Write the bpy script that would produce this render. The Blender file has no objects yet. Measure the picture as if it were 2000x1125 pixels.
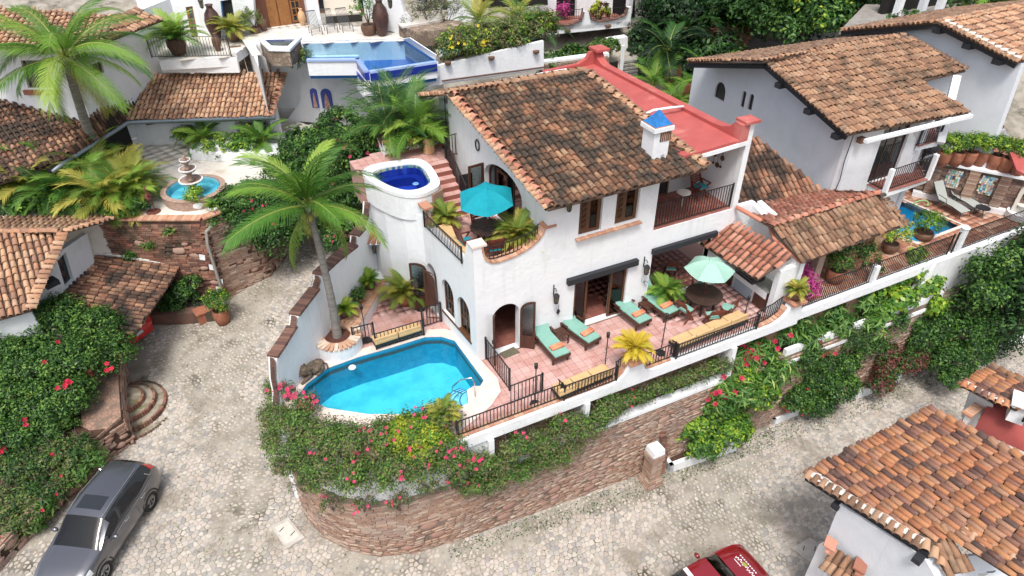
import bpy,math,random
import numpy as np
from mathutils import Vector,Matrix
from mathutils.geometry import tessellate_polygon
S=bpy.context.scene
COL=S.collection
R=math.radians
random.seed(7);rng=np.random.default_rng(7)
#  camera
AZ,PITCH,F=R(63.5),R(36.0),1334.0
CAM=Vector((0,0,20))
fh=Vector((math.cos(AZ),math.sin(AZ),0));rt=Vector((math.sin(AZ),-math.cos(AZ),0));UP=Vector((0,0,1))
fw=fh*math.cos(PITCH)-UP*math.sin(PITCH);upv=fh*math.sin(PITCH)+UP*math.cos(PITCH)
cd=bpy.data.cameras.new('camera');co=bpy.data.objects.new('camera',cd);COL.objects.link(co)
cd.sensor_width=36;cd.lens=F/2000*36;cd.clip_end=600;cd.clip_start=.1
co.matrix_world=Matrix(((rt.x,upv.x,-fw.x,CAM.x),(rt.y,upv.y,-fw.y,CAM.y),(rt.z,upv.z,-fw.z,CAM.z),(0,0,0,1)))
S.camera=co
#  light: bright overcast noon
SUN_EL,SUN_DIR=R(63),Vector((-.30,-.42,0)).normalized()
w=bpy.data.worlds.new('World');S.world=w;w.use_nodes=True
nt=w.node_tree;nt.nodes.clear()
sk=nt.nodes.new('ShaderNodeTexSky');sk.sky_type='NISHITA';sk.sun_disc=False
sk.sun_elevation=SUN_EL;sk.sun_rotation=math.atan2(SUN_DIR.x,SUN_DIR.y);sk.dust_density=4.5;sk.air_density=1.0;sk.ozone_density=.8
hs=nt.nodes.new('ShaderNodeHueSaturation');hs.inputs['Saturation'].default_value=.60;hs.inputs['Value'].default_value=1.0
bg=nt.nodes.new('ShaderNodeBackground');bg.inputs['Strength'].default_value=.15
ow=nt.nodes.new('ShaderNodeOutputWorld')
nt.links.new(sk.outputs[0],hs.inputs['Color']);nt.links.new(hs.outputs[0],bg.inputs[0]);nt.links.new(bg.outputs[0],ow.inputs[0])
sd=bpy.data.lights.new('sun','SUN');sd.energy=2.0;sd.angle=R(14);sd.color=(1,.965,.91)
so=bpy.data.objects.new('sun',sd);COL.objects.link(so)
sv=SUN_DIR*math.cos(SUN_EL)+UP*math.sin(SUN_EL)
so.rotation_euler=sv.to_track_quat('Z','Y').to_euler()
S.view_settings.view_transform='Standard';S.view_settings.look='None';S.view_settings.gamma=1
S.view_settings.use_curve_mapping=False;S.view_settings.exposure=.44
S.cycles.max_bounces=6;S.cycles.diffuse_bounces=3;S.cycles.transparent_max_bounces=12;S.cycles.transmission_bounces=4
S.cycles.glossy_bounces=3;S.cycles.caustics_reflective=False;S.cycles.caustics_refractive=False
#  a point in the place from its bearing and height
def P(px,py,z):
 d=fw+rt*((px-1000)/F)+upv*((562.5-py)/F)
 return CAM+d*((z-CAM.z)/d.z)
def proj(p):
 v=Vector(p)-CAM;d=v.dot(fw)
 return 1000+F*v.dot(rt)/d,562.5-F*v.dot(upv)/d
def height_at(p,py):
 lo,hi=p.z-10,p.z+15;q=Vector(p)
 for _ in range(40):
  q.z=(lo+hi)/2
  if proj(q)[1]>py:lo=q.z
  else:hi=q.z
 return q.z
#  materials
MATS={}
def mat(name,c,c2=None,scale=4,rough=.8,bump=0,bscale=25,pal=None,dirt=None,dscale=1.2,dth=(.45,.65),metal=0,spec=.5,transl=0,coat=0,alpha=None,detail=5,stretch=None,emis=0,vary=0,dirt2=None,cells=None,streak=None):
 if name in MATS:return MATS[name]
 m=bpy.data.materials.new(name);MATS[name]=m;m.use_nodes=True
 N=m.node_tree.nodes;L=m.node_tree.links;N.clear()
 out=N.new('ShaderNodeOutputMaterial');b=N.new('ShaderNodeBsdfPrincipled')
 geo=N.new('ShaderNodeNewGeometry')
 vec=geo.outputs['Position']
 if stretch:
  mp=N.new('ShaderNodeMapping');mp.inputs['Scale'].default_value=stretch;L.new(vec,mp.inputs[0]);vec=mp.outputs[0]
 def noise(sc,det=detail,rg=.6):
  n=N.new('ShaderNodeTexNoise');n.inputs['Scale'].default_value=sc;n.inputs['Detail'].default_value=det;n.inputs['Roughness'].default_value=rg
  L.new(vec,n.inputs['Vector']);return n.outputs['Fac']
 def mix(f,a,bb,fac=None,blend='MIX'):
  x=N.new('ShaderNodeMix');x.data_type='RGBA';x.blend_type=blend
  if f is not None:L.new(f,x.inputs[0])
  else:x.inputs[0].default_value=fac
  for i,v in((6,a),(7,bb)):
   if isinstance(v,tuple):x.inputs[i].default_value=(*v[:3],1)
   else:L.new(v,x.inputs[i])
  return x.outputs[2]
 def ramp(f,lo,hi):
  r=N.new('ShaderNodeMapRange');r.inputs[1].default_value=lo;r.inputs[2].default_value=hi;r.interpolation_type='SMOOTHSTEP'
  L.new(f,r.inputs[0]);return r.outputs[0]
 base=c
 if pal or vary:
  oi=N.new('ShaderNodeObjectInfo');at=N.new('ShaderNodeAttribute');at.attribute_name='rnd'
  ad=N.new('ShaderNodeMath');ad.operation='ADD';L.new(oi.outputs['Random'],ad.inputs[0]);L.new(at.outputs['Fac'],ad.inputs[1])
  fr=N.new('ShaderNodeMath');fr.operation='FRACT';L.new(ad.outputs[0],fr.inputs[0]);rnd=fr.outputs[0]
 if pal:
  cr=N.new('ShaderNodeValToRGB');cr.color_ramp.interpolation='CONSTANT' if len(pal)>3 else 'LINEAR'
  e=cr.color_ramp.elements
  while len(e)<len(pal):e.new(0.5)
  for i,pc in enumerate(pal):
   e[i].position=i/len(pal)if len(pal)>3 else i/(len(pal)-1);e[i].color=(*pc,1)
  L.new(rnd,cr.inputs[0]);base=cr.outputs[0]
 if c2:base=mix(ramp(noise(scale),.35,.68),base,c2)
 if cells:
  vo=N.new('ShaderNodeTexVoronoi');vo.inputs['Scale'].default_value=cells[0];L.new(vec,vo.inputs['Vector']);vr=N.new('ShaderNodeSeparateColor');L.new(vo.outputs['Color'],vr.inputs[0])
  base=mix(vr.outputs[0],base,cells[2]);ve=N.new('ShaderNodeTexVoronoi');ve.feature='DISTANCE_TO_EDGE';ve.inputs['Scale'].default_value=cells[0];L.new(vec,ve.inputs['Vector'])
  base=mix(ramp(ve.outputs['Distance'],.02,.09),cells[1],base)
 if dirt:
  base=mix(ramp(noise(dscale),*dth),base,dirt)
 if dirt2:
  base=mix(ramp(noise(dirt2[1],8,.7),dirt2[2],dirt2[3]),base,dirt2[0])
 if streak:
  mp=N.new('ShaderNodeMapping');mp.inputs['Scale'].default_value=(5,5,.35);L.new(geo.outputs['Position'],mp.inputs[0]);sn=N.new('ShaderNodeTexNoise');sn.inputs['Scale'].default_value=1;sn.inputs['Detail'].default_value=6;L.new(mp.outputs[0],sn.inputs['Vector'])
  base=mix(ramp(sn.outputs['Fac'],.55,.80),base,streak)
 if vary:
  h=N.new('ShaderNodeMapRange');h.inputs[3].default_value=1-vary;h.inputs[4].default_value=1+vary;L.new(rnd,h.inputs[0])
  hv=N.new('ShaderNodeHueSaturation');L.new(h.outputs[0],hv.inputs['Value'])
  if isinstance(base,tuple):hv.inputs['Color'].default_value=(*base,1)
  else:L.new(base,hv.inputs['Color'])
  base=hv.outputs[0]
 if isinstance(base,tuple):b.inputs['Base Color'].default_value=(*base,1)
 else:L.new(base,b.inputs['Base Color'])
 b.inputs['Roughness'].default_value=rough;b.inputs['Metallic'].default_value=metal;b.inputs['Specular IOR Level'].default_value=spec
 b.inputs['Coat Weight'].default_value=coat;b.inputs['Coat Roughness'].default_value=.05
 if bump:
  bp=N.new('ShaderNodeBump');bp.inputs['Distance'].default_value=.02;bp.inputs['Strength'].default_value=bump
  L.new(noise(bscale,4),bp.inputs['Height']);L.new(bp.outputs[0],b.inputs['Normal'])
 sh=b.outputs[0]
 if transl:
  t=N.new('ShaderNodeBsdfTranslucent');mx=N.new('ShaderNodeMixShader');mx.inputs[0].default_value=transl
  if isinstance(base,tuple):t.inputs[0].default_value=(*base,1)
  else:L.new(base,t.inputs[0])
  L.new(sh,mx.inputs[1]);L.new(t.outputs[0],mx.inputs[2]);sh=mx.outputs[0]
 L.new(sh,out.inputs[0]);return m
def water_mat(name,tint,rough=.03,bump=.25,ior=1.33):
 m=bpy.data.materials.new(name);m.use_nodes=True;N=m.node_tree.nodes;L=m.node_tree.links;N.clear()
 out=N.new('ShaderNodeOutputMaterial');t=N.new('ShaderNodeBsdfTransparent');t.inputs[0].default_value=(*tint,1)
 g=N.new('ShaderNodeBsdfGlossy');g.inputs['Roughness'].default_value=rough
 fr=N.new('ShaderNodeFresnel');fr.inputs[0].default_value=ior
 geo=N.new('ShaderNodeNewGeometry');n=N.new('ShaderNodeTexNoise');n.inputs['Scale'].default_value=3.5;n.inputs['Detail'].default_value=3
 bp=N.new('ShaderNodeBump');bp.inputs['Distance'].default_value=.04;bp.inputs['Strength'].default_value=bump
 L.new(geo.outputs['Position'],n.inputs[0]);L.new(n.outputs[0],bp.inputs['Height']);L.new(bp.outputs[0],g.inputs['Normal']);L.new(bp.outputs[0],fr.inputs['Normal'])
 mx=N.new('ShaderNodeMixShader');L.new(fr.outputs[0],mx.inputs[0]);L.new(t.outputs[0],mx.inputs[1]);L.new(g.outputs[0],mx.inputs[2]);L.new(mx.outputs[0],out.inputs[0])
 return m
def glass_mat(name,tint=(.5,.55,.55),mixf=.35):
 m=bpy.data.materials.new(name);m.use_nodes=True;N=m.node_tree.nodes;L=m.node_tree.links;N.clear()
 out=N.new('ShaderNodeOutputMaterial');t=N.new('ShaderNodeBsdfTransparent');t.inputs[0].default_value=(*tint,1)
 g=N.new('ShaderNodeBsdfGlossy');g.inputs['Roughness'].default_value=.04
 lw=N.new('ShaderNodeLayerWeight');lw.inputs[0].default_value=mixf
 mx=N.new('ShaderNodeMixShader');L.new(lw.outputs['Fresnel'],mx.inputs[0]);L.new(t.outputs[0],mx.inputs[1]);L.new(g.outputs[0],mx.inputs[2]);L.new(mx.outputs[0],out.inputs[0])
 return m
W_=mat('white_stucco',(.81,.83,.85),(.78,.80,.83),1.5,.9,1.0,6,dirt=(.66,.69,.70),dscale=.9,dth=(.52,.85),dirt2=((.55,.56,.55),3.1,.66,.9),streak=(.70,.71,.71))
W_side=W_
W_SHADE=mat('shade_toned_white_stucco',(.66,.69,.74),(.62,.65,.70),1.2,.9,.6,6,streak=(.60,.63,.67))  # side walls of white houses, their shaded tone put into the colour
MORTAR=mat('white_mortar',(.72,.70,.66),(.5,.48,.44),9,.9,.6,20)
TP=[(0.291,.143,0.078),(0.212,.097,0.054),(0.353,.202,0.114),(0.256,.122,0.068),(0.132,.067,0.039),(0.317,.151,0.078),(0.238,.122,0.071),(0.335,.218,0.136),(0.176,.092,0.057)]
T_OLD=mat('weathered_clay_tile',(.336,.168,.101),pal=TP,rough=.9,bump=.5,bscale=30,dirt=(.050,.038,.029),dscale=1.3,dth=(.34,.62),dirt2=((.403,.370,.319),9,.62,.70))
T_DARK=mat('blackened_clay_tile',(.336,.168,.101),pal=[(.353,.168,.101),(.210,.101,.063),(.420,.235,.143),(.126,.067,.046),(.302,.168,.109)],rough=.9,bump=.5,bscale=30,dirt=(.038,.029,.024),dscale=.9,dth=(.38,.60),dirt2=((.420,.395,.336),10,.68,.78))
T_WARM=mat('warm_clay_tile',(.360,.180,.108),pal=[(.468,.270,.162),(.414,.216,.126),(.504,.324,.216),(.360,.198,.126),(.450,.288,.180),(.288,.162,.108),(.540,.324,.198)],rough=.9,bump=.5,bscale=30,dirt=(.144,.090,.063),dscale=1.6,dth=(.55,.85),dirt2=((.108,.081,.063),7,.66,.8))
T_NEW=mat('orange_clay_tile',(.360,.180,.108),pal=[(.522,.225,.108),(.450,.180,.090),(.522,.270,.153),(.180,.090,.072),(.414,.198,.126),(.306,.153,.108),(.540,.252,.117),(.450,.243,.153),(.135,.081,.068),(.504,.216,.108)],rough=.85,bump=.4,bscale=30,dirt=(.270,.162,.117),dscale=4,dth=(.5,.8),dirt2=((.090,.063,.054),6,.64,.78))
T_RED=mat('red_clay_tile',(.360,.180,.108),pal=[(.450,.171,.108),(.396,.153,.099),(.486,.216,.144),(.324,.135,.090),(.504,.243,.171)],rough=.8,bump=.4,bscale=30,dirt=(.063,.041,.036),dscale=2.0,dth=(.56,.74))
T_MID=mat('brown_clay_tile',(0.353,.168,0.086),pal=[(0.335,.185,0.111),(0.273,.151,0.093),(0.397,.244,0.154),(0.212,.118,0.075),(0.317,.202,0.132),(0.371,.210,0.122)],rough=.9,bump=.5,bscale=30,dirt=(0.080,.055,0.036),dscale=1.0,dth=(.46,.74),dirt2=((0.044,.034,0.025),5,.64,.78))
UNDER=mat('dark_tile_channel',(.075,.05,.038),(.13,.08,.055),6,.95)  # slab colour stands in for the dark channels between the tiles
BRICK=mat('old_brick',(.35,.16,.1),pal=[(.38,.24,.175),(.33,.20,.145),(.44,.31,.235),(.37,.265,.21),(.28,.175,.13),(.46,.36,.285)],rough=.95,bump=.6,bscale=30,dirt=(.30,.23,.20),dscale=.8,dth=(.45,.8),dirt2=((.12,.10,.075),1.1,.62,.8))
BRICK_D=mat('dark_brick',(.3,.12,.08),pal=[(.30,.13,.09),(.22,.10,.07),(.36,.19,.13),(.16,.08,.06),(.30,.17,.12)],rough=.9,bump=.6,bscale=30,dirt=(.06,.05,.035),dscale=.9,dth=(.42,.68),dirt2=((.10,.12,.04),2.2,.66,.8))  # darker brick with blackish and olive blotches
COPE=mat('brick_coping',(.4,.18,.1),pal=[(.52,.27,.17),(.45,.22,.14),(.56,.34,.23),(.50,.30,.21)],rough=.85,bump=.4,bscale=20,dirt=(.33,.2,.15),dscale=5,dth=(.5,.8))
COPE_D=mat('dark_brick_coping',(.16,.08,.06),pal=[(.15,.075,.055),(.12,.062,.048),(.19,.10,.075),(.10,.055,.045)],rough=.8,bump=.4,bscale=20)
STONE=mat('field_stone',(.3,.25,.2),pal=[(.32,.26,.21),(.24,.17,.13),(.38,.30,.23),(.20,.16,.13),(.33,.21,.16),(.27,.25,.22)],rough=.9,bump=.7,bscale=14)
RUBBLE=mat('rubble_stone',(.33,.25,.18),rough=.9,bump=.6,bscale=9,cells=(4.2,(.14,.11,.09),(.17,.12,.09)),dirt=(.42,.36,.28),dscale=3,dth=(.55,.7))
STONE_R=mat('reddish_field_stone',(.36,.23,.18),pal=[(.40,.26,.20),(.33,.19,.15),(.44,.30,.24)],rough=.95,bump=.7,bscale=10)
COB=mat('cobble_stone',(.5,.46,.4),pal=[(.49,.45,.40),(.43,.39,.34),(.52,.475,.42),(.37,.335,.295),(.46,.40,.345),(.31,.295,.28),(.48,.42,.38),(.40,.375,.35)],rough=.9,bump=.5,bscale=18,dirt=(.23,.20,.155),dscale=.6,dth=(.46,.76),dirt2=((.14,.135,.085),1.7,.57,.80))
EARTH=mat('street_mortar',(.36,.33,.28),(.23,.205,.165),1.3,.95,.5,14,dirt=(.085,.075,.055),dscale=.8,dth=(.52,.74),dirt2=((.11,.13,.05),2.7,.66,.8))
CEMENT=mat('bare_cement',(.52,.49,.45),(.40,.37,.33),2.5,.95,.3,20)
PINK=mat('pink_floor_tile',(.5,.25,.2),pal=[(.58,.36,.33),(.55,.33,.30),(.60,.39,.36),(.53,.31,.28),(.57,.35,.32)],rough=.55,bump=.25,bscale=6,dirt=(.42,.19,.155),dscale=1.6,dth=(.45,.75),dirt2=((.66,.48,.44),3,.6,.8))
PINKD=mat('dark_red_floor_tile',(.3,.1,.08),pal=[(.30,.115,.09),(.25,.09,.07),(.34,.14,.11)],rough=.5,bump=.2,bscale=8)
GROUT=mat('floor_grout',(.40,.24,.21),rough=.9)
GROUT_D=mat('dark_floor_grout',(.22,.13,.10),rough=.9)
CREAM=mat('cream_pool_coping',(.70,.58,.52),(.74,.64,.58),3,.8,.3,20,dirt=(.60,.45,.40),dscale=5,dth=(.5,.8))
PAVE=mat('pale_paving',(.64,.61,.55),pal=[(.66,.62,.56),(.60,.56,.51),(.69,.66,.61)],rough=.85,bump=.2,bscale=10,dirt=(.48,.40,.32),dscale=.7,dth=(.55,.8))
IRON=mat('black_iron',(.018,.018,.02),rough=.45,spec=.5)
GREYM=mat('grey_metal',(.23,.27,.30),rough=.4,metal=.6)
WOODK=mat('dark_wood',(.055,.022,.014),(.09,.035,.02),8,.5,.2,40,stretch=(1,1,.2))
WOODR=mat('red_wood',(.17,.045,.025),(.11,.03,.018),8,.45)
WOODB=mat('brown_carved_wood',(.13,.055,.022),(.07,.03,.014),12,.5,.4,20)
WOODO=mat('orange_door_wood',(.32,.14,.04),(.25,.10,.03),6,.5)
WTAB=mat('dark_table_wood',(.045,.025,.02),(.07,.04,.03),9,.4)
BEAM=mat('black_beam',(.02,.022,.028),rough=.7)
TEAL=mat('turquoise_canvas',(.0,.34,.43),(.0,.30,.39),5,.8,.3,4,transl=.2)
MINT=mat('mint_canvas',(.40,.66,.56),(.37,.62,.52),5,.8,.3,4,transl=.2)
CUSHM=mat('mint_cushion',(.22,.43,.36),(.20,.39,.33),5,.9,.3,8)
CUSHT=mat('teal_cushion',(.02,.22,.28),rough=.9)
CUSHY=mat('yellow_cushion',(.60,.41,.21),(.56,.37,.18),5,.85,.3,6)
CORAL=mat('coral_towel',(.85,.25,.12),(.75,.30,.18),14,.95,.6,60)
CUSHW=mat('cream_cushion',(.60,.54,.46),rough=.9)
POT=mat('terracotta_pot',(.36,.14,.08),(.28,.105,.06),6,.8,.4,20)
POTB=mat('brown_pot',(.17,.09,.055),(.11,.06,.04),6,.7,.5,30)
POTY=mat('tan_pot',(.62,.40,.22),(.54,.33,.18),6,.7,.3,20)
VASE=mat('dark_clay_vase',(.095,.038,.03),(.05,.025,.022),6,.5,.4,16)
SOIL=mat('potting_soil',(.05,.03,.02),(.10,.045,.03),12,1,.8,40)
MULCH=mat('red_mulch',(.13,.045,.03),(.06,.025,.02),30,1,1,60)
CURT=mat('white_curtain',(.62,.64,.64),rough=.9)
GREYF=mat('grey_sling_fabric',(.36,.38,.36),rough=.8)
WHITEP=mat('white_paint',(.78,.80,.82),rough=.6)
REDR=mat('red_roof_paint',(.44,.095,.085),(.38,.08,.072),1.6,.8,.25,8,dirt=(.52,.17,.15),dscale=.7,dth=(.5,.7))
BLUET=mat('blue_tile',(.02,.14,.40),(.03,.2,.5),8,.3)
POOLT=mat('turquoise_caustic_pool_tile',(.13,.68,.78),(.08,.54,.70),1.7,.4)  # mottling stands in for soft caustic light, put into the tile colour
POOLB=mat('blue_pool_tile',(.03,.20,.46),(.025,.17,.40),4,.35)
POOLX=mat('royal_blue_mosaic',(.02,.045,.36),pal=[(.02,.04,.34),(.03,.06,.44),(.015,.03,.26),(.05,.10,.52)],rough=.3)
POOLL=mat('light_blue_mosaic',(.28,.40,.72),pal=[(.20,.30,.66),(.34,.46,.76),(.42,.55,.80)],rough=.3)
WAT=water_mat('clear_pool_water',(.66,.95,.98),.03,.4);WATB=water_mat('blue_pool_water',(.66,.86,.96),.05,.15,1.2)
GLASS=glass_mat('window_glass');CARG=glass_mat('tinted_car_glass',(.10,.13,.13),.4);DGLASS=mat('dark_glass',(.02,.024,.028),rough=.06,spec=.8)
TRUNK=mat('grey_palm_bark',(.26,.24,.22),(.17,.155,.14),3,.95,.6,20,stretch=(.6,.6,5))
BARK=mat('brown_bark',(.10,.07,.05),(.16,.12,.09),6,.95,.6,30)
BLACK=mat('unlit_black',(.012,.010,.010),rough=.9)  # near-black put where rooms and openings lie in shade
def leafm(name,cols,tr=.35,rough=.5):
 return mat(name,cols[0],pal=cols,rough=rough,transl=tr,spec=.35,vary=.25)
L_DEEP=leafm('deep_green_leaf',[(.026,.080,.019),(.048,.13,.028),(.015,.050,.013),(.09,.20,.042)])
L_MID=leafm('mid_green_leaf',[(.052,.14,.024),(.11,.235,.04),(.030,.09,.018),(.18,.31,.055),(.07,.17,.03)])
L_LIME=leafm('lime_leaf',[(.16,.34,.03),(.26,.42,.035),(.09,.24,.03),(.36,.46,.05)])
L_YEL=leafm('yellow_green_leaf',[(.34,.40,.03),(.46,.48,.04),(.22,.32,.03),(.52,.50,.06)])
L_OLIVE=leafm('dull_bougainvillea_leaf',[(.10,.17,.045),(.15,.22,.06),(.20,.22,.08),(.07,.12,.04),(.24,.19,.10),(.13,.22,.045)])
L_PALM=leafm('palm_frond_green',[(.115,.276,.034),(.196,.368,.052),(.081,.207,.034),(.276,.414,.069)])
L_PALMD=leafm('dark_frond_green',[(.035,.12,.022),(.06,.17,.03),(.025,.08,.018),(.10,.22,.035)])
L_GOLD=leafm('golden_frond',[(.24,.31,.045),(.34,.36,.06),(.16,.25,.04),(.42,.38,.08)])
L_GOLD2=leafm('yellow_areca_frond',[(.60,.46,.03),(.70,.52,.05),(.46,.42,.04)])
L_BLACK=leafm('forest_leaf',[(.010,.038,.012),(.020,.062,.018),(.008,.026,.010),(.035,.10,.024)])
L_FOR=leafm('forest_light_leaf',[(.05,.14,.04),(.035,.10,.03),(.08,.19,.05),(.11,.24,.06)])
L_VARI=leafm('striped_ginger_leaf',[(.10,.26,.05),(.20,.36,.09),(.06,.18,.035),(.36,.44,.16)])
L_RED=leafm('copper_leaf',[(.16,.05,.04),(.24,.09,.07),(.10,.05,.03),(.10,.14,.04)])
L_MAG=leafm('magenta_leaf',[(.42,.03,.20),(.30,.03,.16),(.55,.08,.28)])
FL_RED=mat('red_flower',(.75,.03,.06),(.60,.02,.10),10,.7,transl=.3)
FL_PINK=mat('pink_flower',(.80,.06,.20),(.70,.08,.16),10,.7,transl=.3)
FL_MAG=mat('crimson_ginger',(.50,.01,.06),(.62,.03,.10),20,.6,transl=.2)
FL_YEL=mat('yellow_flower',(.80,.66,.05),rough=.7,transl=.3)
TWIG=mat('bare_twig',(.22,.18,.15),rough=.9)
RACH=mat('frond_rib',(.22,.25,.05),rough=.6)
#  objects
WL={}
def tag(o,label=None,cat=None,group=None,kind=None):
 for k,v in(('label',label),('category',cat),('group',group),('kind',kind)):
  if v:o[k]=v
 return o
def thing(name,label,cat,loc=(0,0,0),group=None):
 o=bpy.data.objects.new(name,None);COL.objects.link(o);o.location=Vector(loc);o.empty_display_size=.2
 WL[o.name]=Vector(loc);return tag(o,label,cat,group)
def place(o,loc,rz=0,label=None,s=1):
 o.location=Vector(loc);o.rotation_euler=(0,0,rz);o.scale=(s,s,s);WL[o.name]=Vector(loc)
 if label:o['label']=label
 return o
def dup(root,loc,rz=0,label=None,group=None,s=None):
 def cp(o,par):
  c=o.copy();COL.objects.link(c)
  if par is not None:c.parent=par
  for ch in KIDS.get(o.name,[]):cp(ch,c);KIDS.setdefault(c.name,[]).append(ch)
  return c
 c=cp(root,None)
 c.location=Vector(loc);c.rotation_euler=(0,0,rz)
 if s:c.scale=(s,s,s)
 if label:c['label']=label
 if group:c['group']=group
 return c
KIDS={}
def adopt(o,parent):
 if parent is not None:
  o.parent=parent;KIDS.setdefault(parent.name,[]).append(o)
def base_of(parent):
 return WL.get(parent.name,Vector((0,0,0)))if parent is not None else Vector((0,0,0))
def link_mesh(me,name,parent=None,label=None,cat=None,group=None,kind=None):
 o=bpy.data.objects.new(name,me);COL.objects.link(o);adopt(o,parent);WL[o.name]=base_of(parent)
 return tag(o,label,cat,group,kind)
class M:
 """collects verts/faces in world (or local) coordinates"""
 def __init__(s):s.v=[];s.f=[];s.mi=[];s.cur=0
 def add(s,vs,fs):
  n=len(s.v);s.v.extend([tuple(x)for x in vs]);s.f.extend([tuple(i+n for i in f)for f in fs]);s.mi.extend([s.cur]*len(fs));return s
 def box(s,c,d,rz=0,T=None):
  c=Vector(c);hx,hy,hz=d[0]/2,d[1]/2,d[2]/2;cr,sr=math.cos(rz),math.sin(rz)
  vs=[]
  for z in(-hz,hz):
   for x,y in((-hx,-hy),(hx,-hy),(hx,hy),(-hx,hy)):
    q=Vector((x,y,z))
    if T is not None:q=T@q
    q=Vector((q.x*cr-q.y*sr,q.x*sr+q.y*cr,q.z));vs.append(c+q)
  return s.add(vs,[(3,2,1,0),(4,5,6,7),(0,1,5,4),(1,2,6,5),(2,3,7,6),(3,0,4,7)])
 def beam(s,a,b,w,h=None,up=(0,0,1)):
  a,b=Vector(a),Vector(b);h=h or w;d=(b-a).normalized();u=Vector(up)
  if abs(d.dot(u))>.98:u=Vector((1,0,0))
  sx=d.cross(u).normalized();sy=sx.cross(d).normalized();vs=[]
  for p in(a,b):
   for i,j in((-1,-1),(1,-1),(1,1),(-1,1)):vs.append(p+sx*(w/2*i)+sy*(h/2*j))
  return s.add(vs,[(0,1,2,3),(7,6,5,4),(4,5,1,0),(5,6,2,1),(6,7,3,2),(7,4,0,3)])
 def prism(s,poly,z0,z1):
  n=len(poly);zt=z1 if isinstance(z1,(list,tuple))else[z1]*n
  vs=[(p[0],p[1],z0)for p in poly]+[(p[0],p[1],z)for p,z in zip(poly,zt)]
  tri=tessellate_polygon([[Vector((p[0],p[1],0))for p in poly]])
  fs=[tuple(t)for t in tri]+[tuple(i+n for i in t)for t in tri]+[(i,(i+1)%n,n+(i+1)%n,n+i)for i in range(n)]
  return s.add(vs,fs)
 def slab(s,pts,th,dirn=(0,0,-1)):
  """3D polygon, thickened along dirn"""
  pts=[Vector(p)for p in pts];n=len(pts);d=Vector(dirn)*th
  tri=tessellate_polygon([pts])
  return s.add(pts+[p+d for p in pts],[tuple(t)for t in tri]+[tuple(i+n for i in t)for t in tri]+[(i,(i+1)%n,n+(i+1)%n,n+i)for i in range(n)])
 def tube(s,path,r,n=6,r2=None,cap=True):
  path=[Vector(p)for p in path];m=len(path);rs=r if isinstance(r,(list,tuple))else[r+((r2 if r2 is not None else r)-r)*i/max(1,m-1)for i in range(m)]
  vs=[];pu=None
  for i,p in enumerate(path):
   d=(path[min(i+1,m-1)]-path[max(i-1,0)]).normalized()
   u=pu if pu is not None else(Vector((0,0,1))if abs(d.z)<.9 else Vector((1,0,0)))
   sx=d.cross(u).normalized();pu=sx.cross(d).normalized()
   for k in range(n):
    a=2*math.pi*k/n;vs.append(p+sx*(rs[i]*math.cos(a))+pu*(rs[i]*math.sin(a)))
  fs=[(i*n+k,i*n+(k+1)%n,(i+1)*n+(k+1)%n,(i+1)*n+k)for i in range(m-1)for k in range(n)]
  if cap:fs+=[tuple(range(n))[::-1],tuple((m-1)*n+k for k in range(n))]
  return s.add(vs,fs)
 def lathe(s,c,prof,n=14,sx=1,sy=1,cap=True):
  c=Vector(c);vs=[]
  for r,z in prof:
   for k in range(n):
    a=2*math.pi*k/n;vs.append(c+Vector((r*math.cos(a)*sx,r*math.sin(a)*sy,z)))
  m=len(prof);fs=[(i*n+k,i*n+(k+1)%n,(i+1)*n+(k+1)%n,(i+1)*n+k)for i in range(m-1)for k in range(n)]
  if cap:fs+=[tuple(range(n))[::-1],tuple((m-1)*n+k for k in range(n))]
  return s.add(vs,fs)
 def panel(s,o,u,outer,holes=(),th=.2,n=None):
  """upright sheet: outline in (along u, z) with holes, from its front face th inwards"""
  o=Vector(o);u=Vector(u).normalized();n=Vector(n)if n is not None else Vector((-u.y,u.x,0))
  loops=[outer]+list(holes);allp=[p for l in loops for p in l]
  f0=[o+u*p[0]+Vector((0,0,p[1]))for p in allp];k=len(f0)
  tri=tessellate_polygon([[Vector((p[0],p[1],0))for p in l]for l in loops])
  fs=[tuple(t)for t in tri]+[tuple(i+k for i in t)for t in tri]
  b=0
  for l in loops:
   m=len(l);fs+=[(b+i,b+(i+1)%m,k+b+(i+1)%m,k+b+i)for i in range(m)];b+=m
  return s.add(f0+[p+n*th for p in f0],fs)
 def obj(s,name,mats,parent=None,smooth=False,label=None,cat=None,group=None,kind=None,bevel=0,rnd=False):
  b=base_of(parent);me=bpy.data.meshes.new(name)
  me.from_pydata([(x[0]-b.x,x[1]-b.y,x[2]-b.z)for x in s.v],[],s.f)
  mats=mats if isinstance(mats,(list,tuple))else[mats]
  for mm in mats:me.materials.append(mm)
  if len(mats)>1:me.polygons.foreach_set('material_index',s.mi)
  if smooth:me.polygons.foreach_set('use_smooth',[True]*len(s.f))
  if rnd:
   at=me.attributes.new('rnd','FLOAT','FACE');at.data.foreach_set('value',rng.random(len(s.f)))
  fix_normals(me)
  if name=='water' and me.polygons[0].normal.z<0:me.flip_normals()
  o=link_mesh(me,name,parent,label,cat,group,kind)
  if bevel:
   md=o.modifiers.new('bevel','BEVEL');md.width=bevel;md.segments=2;md.limit_method='ANGLE'
  return o
import bmesh
def fix_normals(me):
 bm=bmesh.new();bm.from_mesh(me);bmesh.ops.recalc_face_normals(bm,faces=bm.faces);bm.to_mesh(me);bm.free()
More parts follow.
